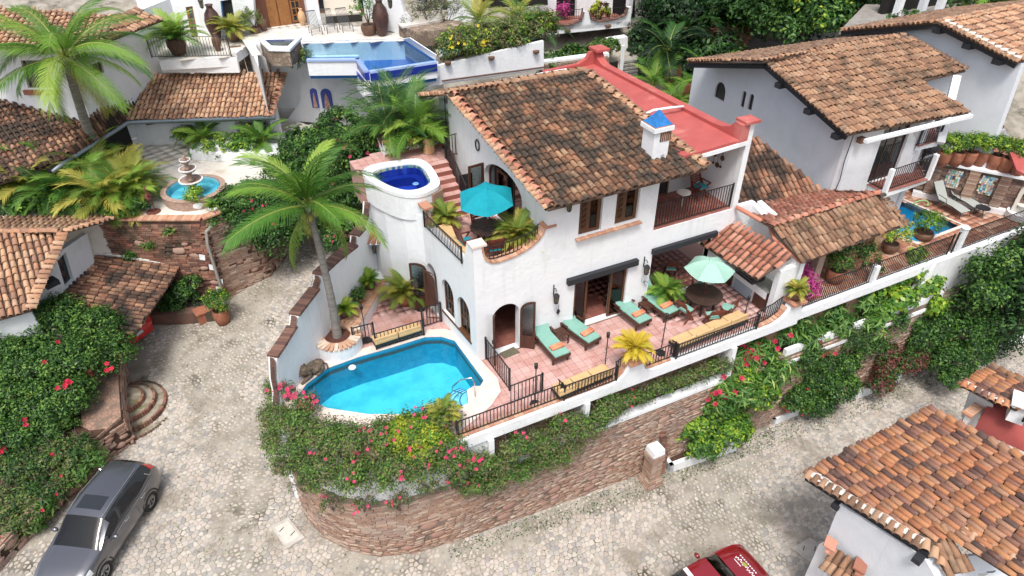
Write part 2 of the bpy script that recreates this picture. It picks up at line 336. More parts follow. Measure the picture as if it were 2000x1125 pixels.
def np_mesh(name,V,Fq,mats,mi=None,rnd=None,smooth=False):
 """V (n,3), Fq (m,k) all same size"""
 me=bpy.data.meshes.new(name);V=np.asarray(V,np.float32);Fq=np.asarray(Fq,np.int32);m,k=Fq.shape
 me.vertices.add(len(V));me.vertices.foreach_set('co',V.ravel());me.loops.add(m*k);me.loops.foreach_set('vertex_index',Fq.ravel())
 me.polygons.add(m);me.polygons.foreach_set('loop_start',np.arange(0,m*k,k,dtype=np.int32));me.polygons.foreach_set('loop_total',np.full(m,k,np.int32))
 for mm in(mats if isinstance(mats,(list,tuple))else[mats]):me.materials.append(mm)
 if mi is not None:me.polygons.foreach_set('material_index',np.asarray(mi,np.int32))
 if smooth:me.polygons.foreach_set('use_smooth',np.ones(m,bool))
 me.update(calc_edges=True)
 if rnd is not None:
  at=me.attributes.new('rnd','FLOAT','FACE');at.data.foreach_set('value',np.asarray(rnd,np.float32))
 return me
def quads_of(me):
 """triangle/quad template arrays"""
 V=np.empty(len(me.vertices)*3,np.float32);me.vertices.foreach_get('co',V);V=V.reshape(-1,3)
 Fs=[]
 for p in me.polygons:
  v=list(p.vertices)
  if len(v)==4:Fs.append(v)
  elif len(v)==3:Fs.append(v+[v[2]])
  else:
   for i in range(1,len(v)-1):Fs.append([v[0],v[i],v[i+1],v[i+1]])
 return V,np.array(Fs)
def pieces(parent,name,items,limit=300,label=None):
 """items: (world matrix, mesh). the nearest `limit` become parts, the rest one part of kind stuff"""
 if not items:return
 b=base_of(parent);Tb=Matrix.Translation(-b)
 items=sorted(items,key=lambda it:(it[0].translation-CAM).length)
 for Mx,me in items[:limit]:
  o=bpy.data.objects.new(name,me);COL.objects.link(o);o.parent=parent;o.matrix_basis=Tb@Mx
 rest=items[limit:]
 if rest:
  by={}
  for Mx,me in rest:by.setdefault(me.name,(me,[]))[1].append(Mx)
  VV=[];FF=[];RR=[];off=0;m0=None
  for me,ms in by.values():
   V,Fq=quads_of(me);A=np.array([[list(r)for r in(Tb@m_)]for m_ in ms],np.float32)
   W=np.einsum('kij,nj->kni',A[:,:3,:3],V)+A[:,None,:3,3]
   VV.append(W.reshape(-1,3));n=len(V);k=len(ms)
   FF.append((Fq[None]+(np.arange(k)*n)[:,None,None]+off).reshape(-1,4));off+=n*k
   RR.append(np.repeat(rng.random(k),len(Fq)));m0=me
  VV=np.concatenate(VV);FF=np.concatenate(FF);RR=np.concatenate(RR)
  me=tri_quads(name+'_field',VV,FF,list(m0.materials),RR)
  o=link_mesh(me,name+'_field',parent,kind='stuff')
def tri_quads(name,V,Fq,mats,rnd):
 """quads whose last two indices match are triangles: split by kind for a clean mesh"""
 isq=Fq[:,2]!=Fq[:,3];me=bpy.data.meshes.new(name)
 q=Fq[isq];t=Fq[~isq][:,:3];nl=q.size+t.size
 me.vertices.add(len(V));me.vertices.foreach_set('co',V.astype(np.float32).ravel());me.loops.add(nl)
 me.loops.foreach_set('vertex_index',np.concatenate([q.ravel(),t.ravel()]).astype(np.int32))
 me.polygons.add(len(Fq));tot=np.concatenate([np.full(len(q),4),np.full(len(t),3)]).astype(np.int32)
 me.polygons.foreach_set('loop_start',(np.cumsum(tot)-tot).astype(np.int32));me.polygons.foreach_set('loop_total',tot)
 for mm in mats:me.materials.append(mm)
 me.update(calc_edges=True)
 at=me.attributes.new('rnd','FLOAT','FACE');at.data.foreach_set('value',np.concatenate([rnd[isq],rnd[~isq]]).astype(np.float32))
 return me
def frame(o,x,y=None,z=None):
 """matrix with origin o, local x along x, z near z"""
 x=Vector(x).normalized();z=Vector(z if z is not None else(0,0,1));y_=z.cross(x).normalized();z_=x.cross(y_)
 return Matrix(((x.x,y_.x,z_.x,o[0]),(x.y,y_.y,z_.y,o[1]),(x.z,y_.z,z_.z,o[2]),(0,0,0,1)))
def inpoly(x,y,poly):
 c=False;n=len(poly);j=n-1
 for i in range(n):
  xi,yi=poly[i][0],poly[i][1];xj,yj=poly[j][0],poly[j][1]
  if(yi>y)!=(yj>y)and x<(xj-xi)*(y-yi)/(yj-yi)+xi:c=not c
  j=i
 return c
#  roof tiles
TILES={}
def tile_mesh(m,w=.19,L=.43,v=0):
 key=(m.name,round(w,3),round(L,3),v)
 if key in TILES:return TILES[key]
 rs=random.Random(v);r0=w/2*(1+rs.uniform(-.04,.05));r1=r0*.82;n=6;vs=[];tw=rs.uniform(-.012,.012)
 for(y,r,dz,t)in((0,r0,.045,0),(L,r1,0.0,0),(0,r0-.018,.045,1)):
  for k in range(n+1):
   a=math.pi*k/n;vs.append((math.cos(a)*r+(tw if y else 0),y,math.sin(a)*r*.95+dz-.012))
 fs=[(k,k+1,n+1+k+1,n+1+k)for k in range(n)]+[(k,2*(n+1)+k,2*(n+1)+k+1,k+1)for k in range(n)]
 me=bpy.data.meshes.new('roof_tile');me.from_pydata(vs,[],fs);me.materials.append(m);me.polygons.foreach_set('use_smooth',[i<n for i in range(len(fs))])
 TILES[key]=me;return me
def tmesh(m,**k):return tile_mesh(m,v=random.randrange(5),**k)
def roof(parent,pts,m,pitch=.235,row=.37,th=.07,limit=300,jit=1.0,name='roof',soffit=None):
 """pts: world polygon, the first two the eave (left, right seen from outside below)"""
 pts=[Vector(p)for p in pts];o=pts[0];u=(pts[1]-pts[0]).normalized()
 mr=sum(pts[2:],Vector((0,0,0)))/len(pts[2:]);nrm=u.cross(mr-o).normalized()
 if nrm.z<0:nrm=-nrm
 pts=pts[:2]+[CAM+(p-CAM)*((o-CAM).dot(nrm)/(p-CAM).dot(nrm))for p in pts[2:]]
 v=nrm.cross(u).normalized()
 if sum((p-o).dot(v)for p in pts)<0:v=-v
 mb=M();mb.slab([p-nrm*.02 for p in pts],th);ro=mb.obj(name,UNDER,parent)
 P2=[((p-o).dot(u),(p-o).dot(v))for p in pts]
 u0,u1=min(p[0]for p in P2),max(p[0]for p in P2);v0,v1=min(p[1]for p in P2),max(p[1]for p in P2)
 nu=max(1,round((u1-u0)/pitch));nv=max(1,round((v1-v0)/row));it=[]
 zx=u.cross(v).normalized();sgn=1 if zx.z>0 else-1
 for i in range(nu):
  off=random.uniform(-.5,.5)*.10*jit
  for j in range(-1,nv+1):
   a=u0+(i+.5)*(u1-u0)/nu+random.uniform(-.012,.012)*jit;bq=v0+j*row+off+random.uniform(-.03,.03)*jit
   if not inpoly(a,bq+row*.45,P2):continue
   q=o+u*a+v*(bq-.04)+nrm*random.uniform(.0,.018)*jit
   yaw=random.uniform(-.05,.05)*jit;x=(u*math.cos(yaw)+v*math.sin(yaw))
   if sgn<0:x=-x
   it.append((frame(q,x,z=nrm),tmesh(m)))
 pieces(ro,'roof_tile',it,limit);return ro
def tile_line(ro,A,B,m,w=.24,L=.42,up=(0,0,1),step=.34,lift=.03):
 """ridge or hip: tiles end to end from A to B"""
 A,B=Vector(A),Vector(B);d=(B-A);n=max(1,int(d.length/step));d.normalize();it=[]
 for i in range(n):
  q=A+d*(i*step)+Vector((0,0,lift+random.uniform(-.01,.012)));x=d.cross(Vector(up)).normalized()
  it.append((frame(q,x,z=Vector(up)),tmesh(m,w=w,L=L)))
 pieces(ro,'ridge_tile',it)
def tile_fringe(ro,A,B,out,m,w=.2,L=.34,step=.215,drop=.25,lift=.05,start=0):
 """short tiles laid across a rake, pointing outwards"""
 A,B=Vector(A),Vector(B);d=B-A;n=max(1,int(d.length/step));d.normalize();out=Vector(out).normalized();it=[]
 for i in range(n):
  q=A+d*((i+.5)*step+random.uniform(-.015,.015))+out*random.uniform(.14,.19)+Vector((0,0,lift-.07))
  y=(-out+Vector((0,0,drop))).normalized();x=y.cross(Vector((0,0,1))).normalized();z=x.cross(y)
  it.append((frame(q,x,z=z),tmesh(m,w=w,L=L)))
 pieces(ro,'edge_tile',it)
#  floors
FT={}
def floor_tiles(parent,poly,z,m,size=.3,ang=0,gap=.012,th=.012,holes=(),limit=300,name='floor_tile',brick=False):
 key=(m.name,size,gap)
 if key not in FT:
  mb=M();s2=size-gap;d=(s2,s2/2 if brick else s2);mb.box((0,0,-.015+th/2),(d[0],d[1],.03));b=bpy.data.meshes.new(name)
  b.from_pydata(mb.v,[],mb.f[1:]);b.materials.append(m);FT[key]=b
 me=FT[key];c,s=math.cos(ang),math.sin(ang);it=[]
 xs=[p[0]*c+p[1]*s for p in poly];ys=[-p[0]*s+p[1]*c for p in poly]
 sy=size/2 if brick else size
 ny=int((max(ys)-min(ys))/sy)+1;nx=int((max(xs)-min(xs))/size)+2
 for j in range(ny):
  for i in range(nx):
   a=min(xs)+(i+(.5 if(brick and j%2)else 0))*size+size/2;bb=min(ys)+j*sy+sy/2;x,y=a*c-bb*s,a*s+bb*c
   if not inpoly(x,y,poly)or any(inpoly(x,y,h)for h in holes):continue
   it.append((Matrix.Translation((x,y,z+random.uniform(-.002,.002)))@Matrix.Rotation(ang,4,'Z'),me))
 pieces(parent,name,it,limit)
#  masonry
BM={}
def brick_mesh(m,L,h,d=.05):
 key=(m.name,round(L,2),h,d)
 if key in BM:return BM[key]
 mb=M();mb.box((0,0,0),(L,d*2,h));me=bpy.data.meshes.new('brick');me.from_pydata(mb.v,[],mb.f);me.materials.append(m);BM[key]=me;return me
def stone_mesh(m,i,flat=.5):
 key=(m.name,'st',i,flat)
 if key in BM:return BM[key]
 rs=random.Random(i*7+3);n=8;vs=[];rr=[rs.uniform(.8,1.1)for _ in range(n)]
 for k in range(n):a=2*math.pi*k/n;vs.append((math.cos(a)*rr[k],-.1,math.sin(a)*rr[k]))
 for k in range(n):a=2*math.pi*k/n;vs.append((math.cos(a)*rr[k]*.72,flat*.9,math.sin(a)*rr[k]*.72))
 vs.append((0,flat,0));fs=[(k,(k+1)%n,n+(k+1)%n,n+k)for k in range(n)]+[(n+k,n+(k+1)%n,2*n)for k in range(n)]
 me=bpy.data.meshes.new('stone');me.from_pydata(vs,[],fs);me.materials.append(m);me.polygons.foreach_set('use_smooth',[True]*len(fs));BM[key]=me;return me
def path_at(path,s):
 for i in range(len(path)-1):
  a,b=Vector((*path[i][:2],0)),Vector((*path[i+1][:2],0));l=(b-a).length
  if s<=l or i==len(path)-2:return a+(b-a)*min(1.0,s/l),(b-a).normalized()
  s-=l
def path_len(path):return sum((Vector(path[i][:2])-Vector(path[i+1][:2])).length for i in range(len(path)-1))
def masonry(parent,path,zlo,zhi,m,bl=.3,bh=.085,side=1,stones=.0,smat=None,jl=.35,limit=300,core=None,thick=.35,slope=0):
 """brick courses along a plan path; zlo(s), zhi(s); side=+1: face on the right of travel"""
 L=path_len(path);it=[];st=[];placed=[]
 zmin=min(zlo(s)for s in np.linspace(0,L,12));zmax=max(zhi(s)for s in np.linspace(0,L,12))
 rs=random.Random(int(L*100))
 n_st=int(stones*L*(zmax-zmin))
 for _ in range(n_st*3):
  if len(placed)>=n_st:break
  s=rs.uniform(.3,L-.3);z=rs.uniform(zlo(s)+.25,max(zlo(s)+.3,zhi(s)-.25));r=rs.uniform(.14,.27)
  if z+r>zhi(s)or any(abs(s-a)<(r+c)*1.3 and abs(z-b)<(r+c)*.9 for a,b,c in placed):continue
  placed.append((s,z,r));p,d=path_at(path,s);nrm=Vector((d.y,-d.x,0))*side
  Mx=frame(p+nrm*.015+Vector((0,0,z)),d,z=(0,0,1))@Matrix.Rotation(math.pi if side>0 else 0,4,'Z')@Matrix.Diagonal((r*1.25,.09,r*.8,1))@Matrix.Rotation(rs.uniform(-.3,.3),4,'Y')
  st.append((Mx,stone_mesh(smat or STONE_R,rs.randrange(6))))
 z=zmin+bh/2;row=0
 while z<zmax:
  s=rs.uniform(0,bl*.5);row+=1
  while s<L-.05:
   l=bl*rs.choice((.7,.85,1,1,1.15,1.35));c=s+l/2;s+=l+.018
   if c>L:break
   zz=z+slope*c
   if zz-bh/2<zlo(c)or zz+bh/2>zhi(c)or any(abs(c-a)<r*1.2+l*.35 and abs(zz-b)<r*.75 for a,b,r in placed):continue
   p,d=path_at(path,c);nrm=Vector((d.y,-d.x,0))*side
   it.append((frame(p+nrm*rs.uniform(-.018,.014)+Vector((0,0,zz+rs.uniform(-.006,.006))),d,z=(0,0,1))@Matrix.Rotation(rs.uniform(-.03,.03),4,'Y'),brick_mesh(m,round(l,2),bh-.02)))
  z+=bh
 pieces(parent,'brick',it,limit);pieces(parent,'stone',st,120)
def wall_core(path,z0,z1,th,side=1):
 """plan outline of a wall following a path, thickness away from the face"""
 a=[Vector((*p[:2],0))for p in path];out=[]
 for i,p in enumerate(a):
  d=(a[min(i+1,len(a)-1)]-a[max(i-1,0)]).normalized();out.append(p-Vector((d.y,-d.x,0))*side*th)
 return a,out
def ribbon(mb,path,z0,z1,th,side=1):
 """solid wall along a path; z0/z1 lists or numbers"""
 a,b=wall_core(path,0,0,th,side);n=len(a);Z0=z0 if isinstance(z0,(list,tuple))else[z0]*n;Z1=z1 if isinstance(z1,(list,tuple))else[z1]*n
 vs=[]
 for i in range(n):vs+=[(a[i].x,a[i].y,Z0[i]),(b[i].x,b[i].y,Z0[i]),(b[i].x,b[i].y,Z1[i]),(a[i].x,a[i].y,Z1[i])]
 fs=[(4*i+k,4*i+(k+1)%4,4*i+4+(k+1)%4,4*i+4+k)for i in range(n-1)for k in range(4)]+[(0,1,2,3),(4*n-1,4*n-2,4*n-3,4*n-4)]
 return mb.add(vs,fs)
def cope_line(parent,path3,m,w=.32,h=.07,step=.13,name='coping_brick',gap=.012):
 """bricks laid across the top of a wall along a 3D path"""
 path3=[Vector(p)for p in path3];it=[]
 for a,b in zip(path3,path3[1:]):
  l=(b-a).length;n=max(1,round(l/step));d=(b-a)/l;st=l/n
  me=brick_mesh(m,st-gap,h,w/2)
  for i in range(n):
   q=a+d*(st*(i+.5));zz=Vector((0,0,1))if abs(d.z)<.9 else Vector((1,0,0))
   it.append((frame(q+Vector((0,0,h*.4+random.uniform(-.005,.005))),d,z=zz),me))
 pieces(parent,name,it)
def arch(u0,u1,z0,z1,rise=None,n=9):
 """(u,z) outline of an arched opening, z1 = crown"""
 r=(u1-u0)/2;rise=rise or r;c=(u0+u1)/2
 return[(u0,z0),(u1,z0)]+[(c+r*math.cos(math.pi*k/n),z1-rise+rise*math.sin(math.pi*k/n))for k in range(n+1)]
def inset(out,d):
 n=len(out);r=[]
 A=sum(out[i][0]*out[(i+1)%n][1]-out[(i+1)%n][0]*out[i][1]for i in range(n));sg=1 if A>0 else-1
 for i in range(n):
  p0,p1,p2=Vector(out[i-1]),Vector(out[i]),Vector(out[(i+1)%n]);a=(p1-p0).normalized();b=(p2-p1).normalized()
  na=Vector((-a.y,a.x))*sg;nb=Vector((-b.y,b.x))*sg;k=na+nb;q=k/max(.3,k.length_squared/2)*d;r.append((p1.x+q.x,p1.y+q.y))
 return r
def glazed(parent,name,o,u,outline,wood,fw_=.06,th=.06,bars=(),glass=None,n=None,label=None,curtain=False,hbars=()):
 """framed glazed leaf or window: frame > glass, glazing bars as sub-parts"""
 mb=M();inner=inset(outline,fw_);mb.panel(o,u,outline,[inner],th,n=n);fr=mb.obj(name,wood,parent,label=label)
 u_=Vector(u).normalized();nn=Vector(n)if n is not None else Vector((-u_.y,u_.x,0))
 g=M();g.panel(Vector(o)+nn*th*.45,u,inner,(),.008,n=n);g.obj('pane',glass or GLASS,fr)
 zs=[p[1]for p in outline];us=[p[0]for p in outline]
 for bu in bars:
  uu=min(us)+(max(us)-min(us))*bu;b=M();b.beam(Vector(o)+u_*uu+nn*th*.5+Vector((0,0,min(zs)+fw_)),Vector(o)+u_*uu+nn*th*.5+Vector((0,0,max(zs)-fw_)),.045,.05);b.obj('glazing_bar',wood,fr)
 for hb in hbars:
  zz=min(zs)+(max(zs)-min(zs))*hb;b=M();b.beam(Vector(o)+u_*(min(us)+fw_)+nn*th*.5+Vector((0,0,zz)),Vector(o)+u_*(max(us)-fw_)+nn*th*.5+Vector((0,0,zz)),.045,.05);b.obj('glazing_bar',wood,fr)
 if curtain:
  c=M();pts=[];u0,u1=min(us)+.1,max(us)-.1;k=14
  for i in range(k+1):uu=u0+(u1-u0)*i/k;pts.append((uu,.22+.03*(i%2)))
  for(a,b)in zip(pts,pts[1:]):
   q=[Vector(o)+u_*a[0]+nn*a[1],Vector(o)+u_*b[0]+nn*b[1]];c.add([q[0]+UP*(min(zs)+.1),q[1]+UP*(min(zs)+.1),q[1]+UP*(max(zs)-.15),q[0]+UP*(max(zs)-.15)],[(0,1,2,3)])
  c.obj('curtain',CURT,fr)
 return fr
#  helpers on planes
def PL(px,py,A,B):
 A=Vector((*A[:2],0));B=Vector((*B[:2],0));d=B-A;n=Vector((-d.y,d.x,0));r=fw+rt*((px-1000)/F)+upv*((562.5-py)/F)
 return CAM+r*((A-CAM).dot(n)/r.dot(n))
def UZ(px,py,A,B):
 q=PL(px,py,A,B);u=Vector((B[0]-A[0],B[1]-A[1],0)).normalized();return((q-Vector((A[0],A[1],0))).dot(u),q.z)
def PP(px,py,a,b,c):
 n=(Vector(b)-Vector(a)).cross(Vector(c)-Vector(a));r=fw+rt*((px-1000)/F)+upv*((562.5-py)/F)
 return CAM+r*((Vector(a)-CAM).dot(n)/r.dot(n))
def struct(mb,name,m,**k):return mb.obj(name,m,kind='structure',**k)
#  ground
CTRL=[(0,16,-.1),(-4,14,-.15),(-4,20,0),(-.5,27.6,1.0),(2.7,30.1,1.8),(4.5,29,2.2),(3,25,1.5),(1.2,21,.75),(-3,27,.55),(-6,24,.25),(-8,16,0),(6,32,2.8),(8,34,3.4),(-4,8,-.3),(2.5,13,-.25),(4.5,13,-.4),(8,13,-.75),(11.5,12.9,-1.05),(16,12.6,-1.35),(22,12.3,-1.75),(30,11.8,-2.2),(4,9,-.55),(12,9,-1.1),(22,9,-1.8),(12,4,-1.2),(30,6,-2.3),(0,38,3.6),(-10,34,3),(10,45,5.2),(-10,50,6),(24,32,4.0),(30,40,6.0),(20,60,9),(45,45,8),(45,20,1),(50,5,-2.5),(60,60,12),(0,80,12),(-30,20,2),(-30,60,9),(0,-20,-2),(60,-20,-5),(100,60,14),(0,140,20),(100,140,24),(-60,80,14),(120,0,0),(20,22,1.5),(12,22,1.5)]
CX=np.array(CTRL,float)
def _phi(d2):return np.where(d2>0,.5*d2*np.log(np.maximum(d2,1e-9)),0)
def _fit():
 n=len(CX);A=np.zeros((n+3,n+3));d2=((CX[:,None,:2]-CX[None,:,:2])**2).sum(-1);A[:n,:n]=_phi(d2)+np.eye(n)*2;A[:n,n]=1;A[:n,n+1:]=CX[:,:2]
 A[n:,:n]=A[:n,n:].T;return np.linalg.solve(A,np.concatenate([CX[:,2],np.zeros(3)]))
TW=_fit()
def Garr(xy):
 xy=np.atleast_2d(xy);d2=((xy[:,None,:]-CX[None,:,:2])**2).sum(-1);return _phi(d2)@TW[:-3]+TW[-3]+xy@TW[-2:]
def G(x,y):return float(Garr(np.array([[x,y]]))[0])
xs=np.concatenate([np.arange(-140,-12,8),np.arange(-12,46,.8),np.arange(46,210,8)]);ys=np.concatenate([np.arange(-80,0,8),np.arange(0,50,.8),np.arange(50,260,8)])
gx,gy=np.meshgrid(xs,ys);gz=Garr(np.stack([gx.ravel(),gy.ravel()],1));nx,ny=len(xs),len(ys)
idx=np.arange(nx*ny).reshape(ny,nx);Fq=np.stack([idx[:-1,:-1].ravel(),idx[:-1,1:].ravel(),idx[1:,1:].ravel(),idx[1:,:-1].ravel()],1)
ground=link_mesh(np_mesh('ground',np.stack([gx.ravel(),gy.ravel(),gz],1),Fq,EARTH,smooth=True),'ground',kind='structure')
VILLA=[(.3,17.9),(.1,17.2),(.12,15.9),(.5,14.9),(1.1,14.1),(1.9,13.5),(2.9,13.15),(4.5,13.02),(8,13.0),(40,12.5),(40,40),(6.5,40),(6.5,33),(5.2,24.5),(5.0,22.2),(2.2,19.4)]
def smooth_patch(x,y):
 v=math.sin(x*.55+1.3*math.sin(y*.31)+.8)*.5+math.sin(y*.43-x*.35+2.1)*.5+.18*math.sin(x*3.1+y*1.7)+.15*math.sin(y*4.3-x*2.2)
 lane=abs(x+1.9+.25*math.sin(y*.9)-.12*(y-16))if y>13 else 9
 edge=y-12.1+.25*math.sin(x*1.3)if 1<x<12 else-1
 return v>.40 or lane<.75+.3*math.sin(y*1.9)or 0<edge<.75
def cobbles():
 s=.175;pts={};rs=random.Random(5)
 for i in range(-55,204):
  for j in range(27,218):
   pts[(i,j)]=((i+.5*(j%2)+rs.uniform(-.36,.36))*s,(j+rs.uniform(-.36,.36))*s*.9)
 cells=[]
 for(i,j),(x,y)in pts.items():
  if i<-53 or i>201 or j<29 or j>215:continue
  if y>33 or inpoly(x,y,VILLA)or(x>7 and y>13.3)or(y>24 and x<-4.2)or(y>28.8+max(0,x+.5)*.55 and x<6):continue
  px,py=proj((x,y,G0(x,y)))
  if not(-60<px<2060 and-20<py<1190):continue
  poly=[(-.13,-.13),(.13,-.13),(.13,.13),(-.13,.13)]
  for di in(-1,0,1):
   for dj in(-1,0,1):
    if not(di or dj):continue
    q=pts.get((i+di,j+dj))
    if not q:continue
    a,b=q[0]-x,q[1]-y;c=(a*a+b*b)/2;new=[]
    for k in range(len(poly)):
     p,r=poly[k],poly[(k+1)%len(poly)];fp,fr=p[0]*a+p[1]*b-c,r[0]*a+r[1]*b-c
     if fp<=0:new.append(p)
     if(fp<0)!=(fr<0)and fp!=fr:t=fp/(fp-fr);new.append((p[0]+(r[0]-p[0])*t,p[1]+(r[1]-p[1])*t))
    poly=new
    if len(poly)<3:break
  if len(poly)>=3:cells.append((x,y,poly))
 Z=Garr(np.array([(c[0],c[1])for c in cells]));big=[];V=[];Fs=[]
 dist=[(x-CAM.x)**2+(y-CAM.y)**2+(z-CAM.z)**2 for(x,y,_),z in zip(cells,Z)];order=np.argsort(dist)
 road=link_mesh(bpy.data.meshes.new('street'),'street',kind='structure')
 for k,ci in enumerate(order):
  x,y,poly=cells[ci];z=Z[ci];sm=smooth_patch(x,y);h=rs.uniform(.001,.006)if sm else rs.uniform(.010,.036);g=rs.uniform(.50,.86)if sm else rs.uniform(.86,.97);n=len(poly)
  vs=[(p[0]*g,p[1]*g,-.03)for p in poly]+[(p[0]*g,p[1]*g,h*.45)for p in poly]+[(p[0]*g*.74,p[1]*g*.74,h)for p in poly]
  fs=[(a,(a+1)%n,n+(a+1)%n,n+a)for a in range(n)]+[(n+a,n+(a+1)%n,2*n+(a+1)%n,2*n+a)for a in range(n)]+[tuple(range(2*n,3*n))]
  if k<300:
   me=bpy.data.meshes.new('cobblestone');me.from_pydata(vs,[],fs);me.materials.append(COB);o=bpy.data.objects.new('cobblestone',me);COL.objects.link(o);o.parent=road;o.location=(x,y,z)
  else:
   b=len(V);V.extend([(p[0]+x,p[1]+y,p[2]+z)for p in vs]);Fs.extend([tuple(i+b for i in f)for f in fs]);big.extend([rs.random()]*len(fs))
 me=bpy.data.meshes.new('cobblestone_field');me.from_pydata(V,[],Fs);me.materials.append(COB);at=me.attributes.new('rnd','FLOAT','FACE');at.data.foreach_set('value',big)
 link_mesh(me,'cobblestone_field',road,kind='stuff')
 pass
def G0(x,y):return-.1 if y<18 else(y-18)*.11
cobbles()
#  retaining wall of the villa platform
FR=[(.3,18.6),(.1,17.2),(.12,15.9),(.5,14.9),(1.1,14.1),(1.9,13.5),(2.9,13.15),(4.5,13.02),(6.2,13.0),(8.5,13.0),(12,12.97),(16,12.95),(20,12.9),(25,12.8),(31,12.7)]
FRr=FR
def gpath(path):
 L=path_len(path);ss=np.linspace(0,L,40);zz=[G(*path_at(path,s)[0][:2])for s in ss]
 return lambda s:float(np.interp(s,ss,zz))
gz_=gpath(FR)
t=thing('retaining_wall','long curved brick and stone retaining wall holding up the pool terrace above the lower street','wall',(8,13,-.5))
mb=M();ribbon(mb,[(p[0],p[1])for p in FR],[G(p[0],p[1])-.6 for p in FR],2.42,.3,side=1);core=mb.obj('wall_core',mat('brick_mortar',(.24,.19,.15),(.15,.11,.08),5,.95,.5,30),t)
masonry(t,FR,lambda s:gz_(s)-.05,lambda s:2.40 if s<28 else 2.0,BRICK,bl=.31,bh=.088,stones=.38,smat=STONE_R,core=None,slope=.0)
mb=M();st=[(5.7,13.0),(8.5,13.0),(12,12.97),(15.2,12.95)];ribbon(mb,[(a,b-.06)for a,b in st],2.42,2.56,.34);mb.obj('white_ledge',W_,t)
mb=M();st=[(18.2,12.93),(20,12.9),(25,12.8),(27,12.76)];ribbon(mb,[(a,b-.1)for a,b in st],2.05,2.18,.4);ribbon(mb,[(a,b+.02)for a,b in st],2.30,2.72,.16);mb.obj('white_ledge',W_,t)
#  villa platform, terrace floor, pool
POOL=[P(*p,4.25)for p in((583,775),(600,752),(640,722),(700,700),(770,680),(830,661),(862,660),(888,668),(945,746),(938,757),(925,757),(912,765),(915,790),(880,808),(820,812),(720,812),(640,800))]
POOL2=[(p.x,p.y)for p in POOL]
COPE1=[P(*p,4.3)for p in((555,790),(573,748),(620,712),(680,690),(740,672),(822,645),(868,643),(905,655),(935,700),(972,740),(978,765),(960,792),(925,822),(895,846),(840,858),(720,862),(600,850))]
COPE2=[(p.x,p.y)for p in COPE1]
ter=link_mesh(bpy.data.meshes.new('terrace'),'terrace',kind='structure')
slabp=[(.35,17.6),(.3,16),(.6,15.05),(1.2,14.3),(2,13.75),(3,13.4),(4.5,13.28),(18.3,13.25),(18.3,16.07),(18.3,22),(6.2,23.5),(5.3,22.4),(2.0,19.1)]
mb=M()
def ring_slab(mb,outer,hole,z,th):
 mb2=[Vector((p[0],p[1],0))for p in outer],[Vector((p[0],p[1],0))for p in hole];tri=tessellate_polygon(list(mb2));al=list(mb2[0])+list(mb2[1]);k=len(al)
 vs=[(p.x,p.y,z)for p in al]+[(p.x,p.y,z-th)for p in al];fs=[tuple(t)for t in tri]+[tuple(i+k for i in t)for t in tri];n=len(outer);m_=len(hole)
 fs+=[(i,(i+1)%n,k+(i+1)%n,k+i)for i in range(n)]+[(n+i,n+(i+1)%m_,k+n+(i+1)%m_,k+n+i)for i in range(m_)]
 mb.add(vs,fs)
ring_slab(mb,slabp,POOL2,4.285,.3);mb.obj('floor_slab',GROUT,ter)
FL=[(3.1,18.75),(5.0,22.6),(6.1,22.9),(6.6,16.2),(18.2,16.0),(18.2,13.3),(4.6,13.3),(6.9,14.2),(6.5,18.3),(1.6,18.6),(2.6,19.9)]
tp=[(.6,17.3),(4.5,13.3),(18.25,13.3),(18.25,16.0),(6.72,16.0),(6.1,22.9),(5.3,22.4),(1.9,18.9)]
floor_tiles(ter,tp,4.30,PINK,size=.3,gap=.012,holes=(COPE2,),limit=300)
floor_tiles(ter,[(7.0,16.1),(17.2,16.1),(17.2,20.5),(7.0,20.5)],4.30,PINKD,size=.28,gap=.02,limit=200,name='interior_floor_tile')
mb=M();mb.prism([(7.0,16.0),(17.2,16.0),(17.2,20.6),(7.0,20.6)],4.0,4.29);mb.obj('interior_floor',GROUT_D,ter)
pool=thing('swimming_pool','turquoise swimming pool with rounded end and cream coping on the pink tiled terrace','pool',(3.5,16.5,3))
mb=M();ring_slab(mb,COPE2,POOL2,4.325,.12);mb.obj('coping',CREAM,pool)
bot=[(p[0]*.0+p[0],p[1])for p in POOL2]
mb=M();n=len(POOL2);zb=3.05
mb.add([(p[0],p[1],4.3)for p in POOL2]+[(p[0],p[1],zb)for p in POOL2],[(i,(i+1)%n,n+(i+1)%n,n+i)for i in range(n)]);mb.obj('basin_wall',mat('blue_basin_tile',(.03,.36,.58),(.02,.28,.50),6,.4),pool)
mb=M();mb.add([(p[0],p[1],zb)for p in POOL2],[tuple(range(n))]);mb.obj('basin',POOLT,pool)
mb=M();mb.add([(p[0],p[1],4.302)for p in POOL2]+[(p[0],p[1],4.14)for p in POOL2],[(i,(i+1)%n,n+(i+1)%n,n+i)for i in range(n)])
cx,cy=sum(p[0]for p in POOL2)/n,sum(p[1]for p in POOL2)/n
mb.v=[(x+(cx-x)*.004,y+(cy-y)*.004,z)for x,y,z in mb.v];mb.obj('waterline_band',mat('waterline_tile',(.02,.22,.42),(.03,.3,.5),20,.3),pool)
mb=M();mb.add([(p[0],p[1],4.20)for p in POOL2],[tuple(range(n))]);mb.obj('water',WAT,pool)
sc=P(925,775,4.2)
